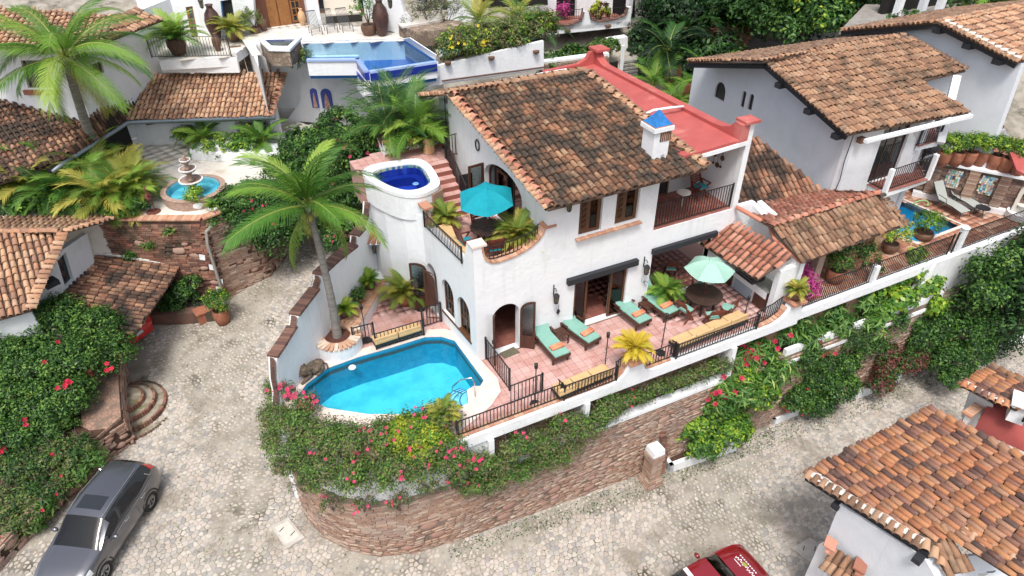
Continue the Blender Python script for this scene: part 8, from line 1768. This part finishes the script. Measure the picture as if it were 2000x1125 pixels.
#  potted plants
def pot(c,r,h,m=POT,t=None,shape=0):
 mb=M();pr=[(r*.72,0),(r*.98,h*.45),(r,h*.8),(r*.92,h),(r*.80,h),(r*.8,h*.9),(0,h*.9)]if not shape else[(r,0),(r,h),(r*.88,h),(r*.88,h*.92),(0,h*.92)]
 mb.lathe(c,pr,18);p=mb.obj('pot',m,t,smooth=not shape);mb=M();mb.lathe(c,[(r*.84,h*.93),(0,h*.95)],14,cap=False);mb.obj('soil',SOIL,t);return p
def potted(px,py,z,lab,r=.25,h=.4,m=POT,L=.8,lm=L_GOLD,n=16,kind='palm',shape=0,c=None,p0=(.25,1.42),group=None):
 c=Vector(c)if c is not None else P(px,py,z);t=thing('potted_'+('palm' if kind=='palm' else 'plant'),lab,'potted plant',c,group);pot(c,r,h,m,t,shape)
 if kind=='palm':areca(c+UP*(h*.9-.2*L),None,int(n*1.7),L*.88,lm,p0=p0,t=t,w=.028*(L/.8)**.5,nl=30,ll=.36,key='pot'+lm.name+str(L))
 else:shrub('x','','',[((c.x,c.y,c.z+h+L*.4),(L*.6,L*.6,L*.45))],n,.10,lm,kind if kind!='bush' else None,.3,parent=t,stem=True)
 return t
potted(793,593,4.32,'potted areca palm by the open patio doors',.30,.5,POT,1.15,L_GOLD,22)
potted(673,617,4.78,'potted fan palm with round brown pot on the brick bench nearest the coconut trunk',.22,.32,POTB,.62,L_LIME,14);potted(723,562,4.78,'potted lime fan palm at the far end of the brick bench',.22,.32,POTB,.62,L_LIME,14);potted(702,590,4.78,'small potted green shrub in the middle of the brick bench',.16,.18,POTB,.42,L_MID,500,'bush')
potted(868,830,4.4,'spiky golden palm in a brown pot at the pool corner pedestal',.26,.5,POTB,.7,L_GOLD,16);potted(0,0,0,'bright yellow areca palm in a clay pot on the front pedestal',.22,.36,POT,.78,L_GOLD2,18,c=(11.03,13.2,5.07));potted(0,0,0,'small fan palm in a dark pot on the right pedestal',.24,.4,POTB,.62,L_GOLD,18,c=(18.08,13.2,5.07))
potted(1296,590,4.32,'tall potted areca palm against the wall beside the patio opening',.28,.5,POT,1.0,L_PALM,20);potted(0,0,0,'wide golden areca palm in a striped tub on the upper terrace',.32,.62,POT,1.15,L_GOLD,26,c=(8.7,17.05,7.6),shape=1,p0=(.35,1.4))
potted(0,0,0,'small golden palm in a brown pot at the foot of the spa tower stairs',.25,.42,POTB,.85,L_GOLD,16,c=(7.15,19.45,7.6));potted(838,297,8.86,'palm in a tall tan cylinder pot on the spa terrace',.22,.62,POTY,1.0,L_PALM,18,shape=1)
potted(350,105,9.25,'big bushy palm in a large barrel pot behind the upper left railing',.45,.8,POTB,1.7,L_PALM,24);potted(458,78,9.3,'golden palm in a round pot right of the dark vase',.36,.5,POTB,1.3,L_GOLD,20);potted(722,68,9.5,'leafy green plant in a dark round pot beside the tall vase',.42,.55,POTB,1.7,L_MID,900,'bush');potted(500,66,9.45,'grey green shrub in a pot by the seated figure',.3,.35,POTB,1.1,L_OLIVE,700,'bush')
potted(437,630,.85,'potted shrub in a big ribbed terracotta urn at the street corner',.36,.75,POT,1.1,L_MID,1500,L_LIME)
potted(388,405,5.4,'yellow green plant in a white pot at the patio edge',.34,.35,WHITEP,.75,L_LIME,700,'bush');potted(418,410,5.4,'spiky small plant in a low white pot at the patio edge',.25,.2,WHITEP,.5,L_PALM,10)
for i,x in enumerate((1843,1868,1893,1918,1943,1966,1990)):
 potted(x-6,322+max(0,i-3)*6,6.2,('leftmost','second','third','middle','fifth','sixth','rightmost')[i]+' of the seven big terracotta planters on the stone wall',.31,.66,POT,1.0,(L_LIME,L_MID)[i%2],1100,(L_MID,L_LIME)[i%2],group='terracotta planters on the stone wall')
 if i in(5,6):pass
potted(1800,465,4.36,'broad green plant in a dark bowl at the corner of the blue pool',.42,.35,POTB,1.1,L_MID,1300,L_LIME);potted(1628,548,4.36,'green plant in an orange pot behind the dense railing',.38,.55,POT,.9,L_MID,900,'bush');potted(1735,490,4.36,'fan leaved yellow green plant beside the brick pier',.35,.4,POTB,1.2,L_LIME,1500,L_GOLD)
shrub('red_cordyline','magenta cordyline plants at the left end of the dense railing','plant',[B(1558,540,5.2,.45,.4,.6),B(1578,560,5.0,.4,.35,.4)],700,.30,L_MAG,asp=.2,cr=.3,up=.8)
c=P(1568,540,4.36);mb=M();mb.box(c+UP*.45,(.5,.5,.06));mb.box(c+Vector((0,.25,.8)),(.5,.06,.7));tag(mb.obj('white_chair',WHITEP),'white garden chair among the magenta plants','chair')
shrub('vine','dark hanging vine on the pier below the porch roof','vine',[B(1660,480,6.0,.9,.3,.5),B(1690,500,5.4,.5,.3,.7),B(1712,520,4.9,.3,.3,.5)],1600,.11,L_DEEP,L_MID,.4)
potted(1345,190,5.4,'red pot with small palm on the gravel yard',.6,1.0,POT,.9,L_PALMD,6);potted(1312,165,5.4,'tall red clay pot under the dark trees',.5,1.1,POT,.6,L_PALMD,4)
areca(P(1275,185,5.6),'bright green young palm beside the gravel yard',16,2.3,L_PALM,w=.07);areca(P(1385,185,6.0),'drooping palm against the white gable wall behind the red roof',10,2.8,L_PALM,w=.07);areca(P(1318,215,5.4),'small palm at the near edge of the gravel yard',9,1.6,L_PALM,w=.06)
#  hedge and planting of the top buildings
hb=[B(885+22*i,92-5*i+(i%3)*3,9.7+.12*(i%2),1.0,.7,.9)for i in range(9)]
shrub('flowering_hedge','dense olive hedge with yellow flowers on top of the long white wall','hedge',hb,26000,.14,L_OLIVE,L_LIME,.22,FL_YEL,60,.09,cr=.24,twigs=200)
shrub('garden_bush','dark green planting under the scalloped balconies','bush',[B(1080,124,5.9,1.4,.8,.9),B(1110,116,6.0,1.4,.8,.9),B(1140,112,5.9,1.3,.8,.8),B(1075,140,5.8,.9,.6,.8)],6000,.18,L_DEEP,L_MID,.3)
shrub('garden_bush','grey green small tree on the ledge right of the balcony planting','bush',[B(1168,100,6.4,1.0,.7,.8),B(1192,94,6.4,.8,.6,.6)],3000,.16,L_MID,L_OLIVE,.4)
shrub('silver_bush','silvery dry bush on the stone planter at the top','bush',[B(838,22,10.6,1.5,1.0,1.0),B(870,28,10.4,1.2,.9,.8)],2500,.10,mat('silver_leaf',(.25,.27,.22),rough=.8),L_OLIVE,.4,twigs=160)
for x,y,m,lab in((935,45,L_GOLD,'golden palm in front of the dark doors at the top'),(1010,38,L_GOLD,'yellow green palm at the top right of the hedge'),(1050,60,L_PALMD,'dark palm at the end of the flowering hedge')):areca(P(x,y+15,9.2),lab,14,2.0,m,w=.06)
pxw(pv,'top_dark_wall',BLACK,P(820,10,9.0),P(1060,0,9.0),[(815,22),(1070,10),(1070,-60),(815,-60)],th=.2);pxw(pv,'top_white_wall',W_,P(870,30,9.0),P(930,28,9.0),[(876,45),(926,42),(922,-40),(870,-40)],th=.2)
shrub('croton','red and green croton on the right scalloped balcony','plant',[B(1172,25,7.9,.9,.5,.7)],1200,.2,L_RED,L_YEL,.6);shrub('cordyline','pink cordyline on the left scalloped balcony','plant',[B(1100,25,7.9,.5,.4,.6)],260,.34,L_MAG,asp=.18,cr=.4)
shrub('grass_tuft','spiky green tuft below the corner of the infinity pool','plant',[B(582,112,9.0,.7,.5,.4)],900,.22,L_MID,L_GOLD,.3,asp=.15,cr=.3,up=1)
#  forest at the top right
def tree(px,py,z,*a):b=P(px,py,z);return tree_at(b.x,b.y,z,*a)
def tree_at(px,py,z,h,r,lab,m,m2,n,ls=.28,nb=7):
 b=Vector((px,py,z));t=thing('tree',lab,'tree',b);trunk(t,[b,b+Vector((.2,.1,h*.3)),b+Vector((.1,-.1,h*.6)),b+UP*h*.85],r*.09,r*.04,BARK,7);rs=random.Random(int(px*10));bl=[]
 for k in range(nb):a=rs.uniform(0,6.3);q=rs.uniform(.1,.8)*r;bl.append(((b.x+q*math.cos(a),b.y+q*math.sin(a),z+h*rs.uniform(.2,1.0)),(r*rs.uniform(.45,.7),)*2+(r*rs.uniform(.3,.5),)))
 for p_,r_ in bl[:5]:mb=M();c=Vector(p_);mb.tube([b+UP*h*.4,(b+UP*h*.5).lerp(c,.5),c],[r*.04,r*.03,r*.012],5);mb.obj('limb',BARK,t)
 shrub('x','','',bl,n,ls,m,m2,.3,parent=t,stem=False,cr=.55);return t
FT_=[(1305,118,5,5,2.8,'dark leafy tree left of the garden steps',L_BLACK,L_DEEP),(1345,60,6,7,3.6,'very dark tall tree behind the balcony building',L_BLACK,L_DEEP),(1370,70,6,6,3.6,'dark tree above the brick garden wall',L_BLACK,L_DEEP),(1430,60,6.5,5,3.4,'mid green tree behind the brick garden wall',L_DEEP,L_FOR),(1500,75,7,4,3.2,'light leaved tree directly behind the long tile roof',L_FOR,L_MID),(1560,70,7,4,3,'bright green tree behind the middle of the long roof',L_FOR,L_LIME),(1610,60,7.5,4.2,2.8,'tall drooping green tree near the upper street',L_FOR,L_MID),(1470,20,8,6,4,'grey green tall tree at the top edge',L_DEEP,L_FOR),(1540,10,8,6,4,'lush tree at the top edge left of the street',L_FOR,L_MID),(1390,5,8,7,4.5,'dark tree at the top edge centre',L_BLACK,L_DEEP),(1325,5,8,6,3.4,'black green tree at the top beside the balcony building',L_BLACK,L_DEEP),(1650,30,8.5,4,2.2,'slim drooping tree at the left end of the upper street',L_FOR,L_MID),(1370,-20,9,8,4.5,'deep shaded tree behind all others at the top',L_BLACK,L_DEEP)]
for a in FT_:tree(*a,9000)
shrub('forest_backdrop','dense dark wooded slope behind the trees','',[((x,y,z),(3.2,2.6,2.6))for x,y,z in((33,39.5,6.5),(36,38,7.5),(39,35,7.5),(35.5,43,9),(38,41,9),(42,37,9),(31.5,35,5.0),(44,33,9))],34000,.32,L_BLACK,L_DEEP,.35,stem=False,cr=.6,parent=link_mesh(bpy.data.meshes.new('forest_backdrop'),'forest_backdrop',kind='stuff'))
for x,y,lab in((1335,60,'dark palm drooping among the shaded trees'),(1365,45,'second dark palm hanging in front of the shaded trees'),(1620,25,'long fronded palm beside the upper street'),(1300,100,'shaded palm behind the red clay pots')):areca(P(x,y+20,7),lab,14,2.6,L_BLACK if x<1600 else L_PALM,w=.11,dr=1.5,stems=False)
shrub('garden_bush','dark undergrowth around the gravel yard','bush',[B(1270,130,5.4,1.5,1.2,.9),B(1262,100,5.6,1.4,1.2,1),B(1330,130,5.4,2,1.2,1),B(1290,125,5.6,2,1.5,1.2),B(1370,140,5.6,1.8,1,.8)],9000,.2,L_BLACK,L_DEEP,.4)
shrub('street_shrubs','low hedge and shrubs along the upper street','bush',[B(1770,40,9.8,1.5,.8,.5),B(1900,8,10,2,1,1),B(1960,20,10,2,1,1),B(1775,62,9.8,.8,.6,.5)],3500,.2,L_FOR,L_MID,.4)
areca(P(1930,30,9.8),'palm behind the far right roof',14,2.6,L_PALM,w=.09)
#  street side of the villa
pth_=[(-.15,17.3),(-.2,16.2),(.25,15.1),(.9,14.2),(1.7,13.6),(2.7,13.3),(3.6,13.2),(4.4,13.2)]
bl=[]
for i,(x,y)in enumerate(pth_):
 dx,dy=((.30,.0)if i<2 else(.25,.3)if i<4 else(0,.45));k=.42 if i<2 else 1
 bl+=[((x+dx*1.2,y+dy*1.35,4.72-.35*(i<2)),(.7*k,.65,.42)),((x-.05,y-.1,4.15-.3*(i<2)),(.65*k,.5,.45)),((x-.08,y-.28,3.75),(.55*k,.34,.36))]
shrub('bougainvillea','big bougainvillea with red flowers spilling over the white basin wall of the pool','bush',bl,34000,.08,L_OLIVE,L_MID,.45,FL_PINK,100,.058,twigs=700,cr=.20)
shrub('trailing_bougainvillea','thin trailing bougainvillea stems hanging over the white band below the big bush','vine',[((x-.03,y-.36,2.95-.2*(i%2)),(.45,.18,.4))for i,(x,y)in enumerate(pth_)],2600,.075,L_OLIVE,L_MID,.4,FL_PINK,14,.058,twigs=260,cr=.12)
shrub('bougainvillea_spray','red flowering sprays reaching up beside the wavy wall at the pool','bush',[((.55,17.0,4.7),(.35,.3,.45)),((.2,17.4,4.6),(.3,.3,.4)),((1.0,16.3,4.6),(.45,.35,.35))],1400,.075,L_OLIVE,L_MID,.3,FL_PINK,36,.08,twigs=60)
shrub('yellow_shrub','bright yellow green shrub at the near edge of the pool','bush',[((3.3,13.75,4.75),(.75,.5,.42)),((3.9,13.45,4.6),(.6,.45,.4)),((2.9,13.7,4.5),(.6,.45,.4)),((4.2,13.3,4.35),(.4,.3,.3)),((3.6,13.2,4.2),(.6,.35,.4))],13000,.085,L_YEL,L_LIME,.4,cr=.14)
bl=[((4.9+.56*i,12.85-.06*(i%2),3.4-.3*(i%3)-(.1 if i<4 else 0)),(.6,.34,.55))for i in range(10)]+[((5.0+.6*i,12.72,2.3-.25*(i%2)),(.5,.24,.45))for i in range(7)]+[((9.9,12.9,3.2),(.5,.3,.4))]
shrub('bougainvillea','long airy bougainvillea with few crimson flowers hanging down the wall below the terrace railing','bush',bl,22000,.08,L_OLIVE,L_MID,.4,FL_PINK,26,.065,twigs=800,cr=.2)
bl=[((10.4+.6*i,13.1,3.05+.12*(i%2)),(.5,.25,.35))for i in range(9)]
shrub('vine','thin sparse vine creeping along the recess right of the bougainvillea','vine',bl,7000,.08,L_MID,L_OLIVE,.5,FL_MAG,5,.05,twigs=260,cr=.2)
shrub('schefflera','large glossy bright green shrub rising from the white kerb planter against the wall','bush',[B(1360,830,.3,.95,.7,.8),B(1400,790,1.0,1.0,.7,.9),B(1440,740,1.8,1.0,.7,.8),B(1480,770,1.1,.85,.6,.8),B(1380,870,-.3,.9,.5,.6),B(1430,840,.1,.9,.6,.7),B(1410,740,1.9,.6,.5,.6),B(1500,720,1.9,.7,.5,.6)],26000,.14,L_MID,L_LIME,.38,cr=.17,asp=.55)
shrub('street_shrub','dark green small leaved shrub right of the glossy bright one','bush',[B(1560,780,-.2,.9,.6,.8),B(1600,740,.4,1.0,.6,.9),B(1640,760,-.1,.9,.6,.8),B(1570,720,.9,.8,.5,.7),B(1650,715,.7,.8,.5,.7),B(1600,790,-.7,.9,.5,.5)],24000,.105,L_DEEP,L_MID,.4,FL_RED,8,.06,cr=.17)
shrub('copper_shrub','copper red leaved shrub above the lower white kerb','bush',[B(1740,720,-.2,.9,.5,.6),B(1725,750,-.7,.8,.5,.4),B(1780,710,-.1,.8,.5,.5),B(1730,690,.3,.6,.4,.5)],10000,.11,L_RED,L_DEEP,.35)
shrub('street_shrub','tall mixed green shrub near the right end of the street wall','bush',[B(1810,660,.6,1.1,.6,1.0),B(1850,700,-.2,1.1,.6,.8),B(1790,620,1.4,.9,.5,.8),B(1840,640,.9,1.0,.6,.8),B(1900,690,-.4,1.2,.7,.9),B(1870,730,-.8,1.1,.6,.6),B(1930,650,.2,1.0,.6,.9)],28000,.125,L_DEEP,L_MID,.4,twigs=240,cr=.2)
gb2=[((15.2+.75*i,12.75-.1*(i%2),2.0-.45*(i%3)),(.6,.3,.5))for i in range(8)]
shrub('red_ginger','lower tier of long leaved ginger spilling down over the white ledge and brick wall','plant',gb2[:5],1500,.40,L_MID,L_VARI,.5,FL_MAG,14,.12,cr=.36,asp=.17,up=.9,cl=12)
shrub('wall_creeper','loose green creeper covering the brick wall beneath the golden climbing leaves','vine',[((19.5+.8*i,12.7,1.9-.5*(i%3)),(.65,.28,.6))for i in range(7)],8500,.11,L_MID,L_DEEP,.5,FL_MAG,5,.1,cr=.25,twigs=200)
gb=[B(1440,700,2.7,.5,.35,.4),B(1480,690,2.7,.6,.35,.5),B(1540,650,2.9,.6,.35,.5),B(1580,660,2.6,.7,.35,.5),B(1560,620,3.3,.6,.35,.4),B(1620,610,3.1,.7,.35,.5),B(1640,640,2.6,.6,.35,.5),B(1690,590,3.0,.7,.4,.5),B(1700,640,2.3,.4,.3,.5)]
t=shrub('red_ginger','long leaved red ginger plants with crimson flower heads below the right terrace','plant',gb,4200,.42,L_MID,L_VARI,.45,FL_MAG,48,.12,cr=.34,asp=.17,up=.9,cl=12)
shrub('golden_vine','large light green climbing leaves below the dense railing','vine',[B(1700,570,3.4,.7,.35,.5),B(1740,550,3.5,.8,.35,.5),B(1780,530,3.8,.7,.35,.5),B(1760,590,2.9,.8,.35,.5),B(1810,560,3.0,.7,.35,.5),B(1720,610,2.7,.5,.3,.4),B(1830,600,2.3,.3,.3,.5),B(1790,500,4.3,.3,.2,.4)],4500,.26,L_LIME,L_VARI,.4,cr=.26,asp=.6,cl=12)
shrub('climber','small leaved climber over the ledges under the white buttress','vine',[B(1860,520,2.9,.9,.3,.35),B(1920,500,2.6,.8,.3,.4),B(1880,470,3.6,.7,.3,.5),B(1905,460,3.9,.4,.25,.4)],3000,.11,L_DEEP,L_MID,.4,twigs=60)
tree_at(30.2,11.9,-2.2,7.0,1.55,'large dark glossy tree at the right edge beside the deck',L_BLACK,L_DEEP,9000,.2,9)
tree_at(27.9,12.2,0.3,4.4,1.0,'mid green tree reaching up to the right deck railing',L_DEEP,L_MID,7000,.15,8)
tree_at(31.4,11.7,-2.3,5.6,1.5,'low shaded tree at the right end of the street wall',L_BLACK,L_DEEP,5000,.15,7)
c=P(1990,560,0);mb=M();ribbon(mb,[(31,12.7),(40,12.4)],-3,4.2,.4);tag(mb.obj('boundary_wall',BRICK_D),'shaded end of the brick street wall behind the dark trees','wall')
#  left foreground
hb_=[B(40,640,3.2,1.3,1.1,.9),B(110,625,3.3,1.3,1.1,.9),B(185,645,3.0,1.1,1.0,.9),B(215,690,2.5,1.0,.9,.9),B(60,710,2.9,1.4,1.2,1.0),B(140,710,2.9,1.3,1.1,1.0),B(30,790,2.3,1.3,1.1,1.0),B(100,790,2.2,1.3,1.0,.9),B(135,775,2.2,1.0,.9,.8),B(25,850,1.9,1.1,.9,.8),B(85,840,1.7,1.0,.8,.7),B(0,700,2.9,1.2,1,1.0)]
shrub('hibiscus_bush','huge round green hibiscus bush with scattered red flowers at the left','bush',hb_,70000,.11,L_DEEP,L_MID,.45,FL_RED,34,.10,cr=.2)
shrub('dry_shrub','sprawling dull shrub with bare grey twigs below the hibiscus','bush',[B(60,905,1.2,1.1,.9,.6),B(130,885,1.3,.9,.8,.5),B(30,970,.9,1.1,.9,.6),B(100,955,.8,.8,.6,.5),B(160,880,1.2,.5,.5,.4),B(10,1030,.6,.9,.8,.5),B(150,920,.9,.6,.5,.4),B(60,1010,.6,.6,.5,.4)],26000,.10,L_OLIVE,L_DEEP,.4,FL_RED,8,.06,twigs=600,cr=.17)
shrub('fern','fresh green ferny plant between the bare shrub and the silver car','plant',[B(190,895,1.1,.35,.3,.25),B(160,920,1.0,.3,.3,.25),B(90,990,.6,.35,.3,.25),B(60,1020,.5,.4,.3,.25)],900,.26,L_MID,asp=.22,cr=.24)
shrub('wall_shrub','leafy green shrub between the carport and the boulder wall','bush',[B(355,580,1.8,.7,.5,.7),B(340,600,1.3,.6,.5,.5),B(375,555,2.2,.5,.4,.5)],4200,.11,L_DEEP,L_MID,.4)
for x,y,z,lab in((330,455,4.4,'grassy weed growing high on the boulder wall left of the pipe'),(250,500,3.6,'small weed in the joints near the carport roof'),(420,440,4.6,'weed beside the grey drain pipe'),(285,480,4,'tiny weed in the middle of the boulder wall'),(475,400,5.2,'fern at the top corner of the boulder wall')):
 A_,B2_=(-4.6,30.1),(-.55,28.05);p=PL(x,y,A_,B2_);shrub('wall_weed',lab,'weed',[((p.x,p.y,p.z),(.28,.16,.22))],160,.16,L_MID,asp=.25,cr=.16,stem=False)
def ground_bits(poly,n,name,m,size,seed,lab):
 rs=np.random.default_rng(seed);xs=rs.uniform(min(p[0]for p in poly),max(p[0]for p in poly),n*3);ys=rs.uniform(min(p[1]for p in poly),max(p[1]for p in poly),n*3)
 k=[i for i in range(n*3)if inpoly(xs[i],ys[i],poly)][:n];xy=np.stack([xs[k],ys[k]],1);z=Garr(xy)+.035;pts=np.concatenate([xy,z[:,None]],1)
 o=link_mesh(leaf_mesh(name,pts,np.tile([0,0,1.],(len(pts),1))+rs.normal(size=pts.shape)*.4,size,m,.6),name,kind='stuff');tag(o,lab)
ground_bits([(-4,10),(-4,28),(2,30),(5,29),(0,18),(.5,14.5),(3,12.5),(30,12.0),(30,9),(4,8)],2600,'fallen_leaves',L_OLIVE,.06,3,'fallen leaves scattered on the cobbles')
ground_bits([(4,12.9),(30,12.6),(30,11.6),(8,12.2),(4,12.4)],2600,'weeds',L_DEEP,.06,5,'small weeds in the joints along the wall foot')
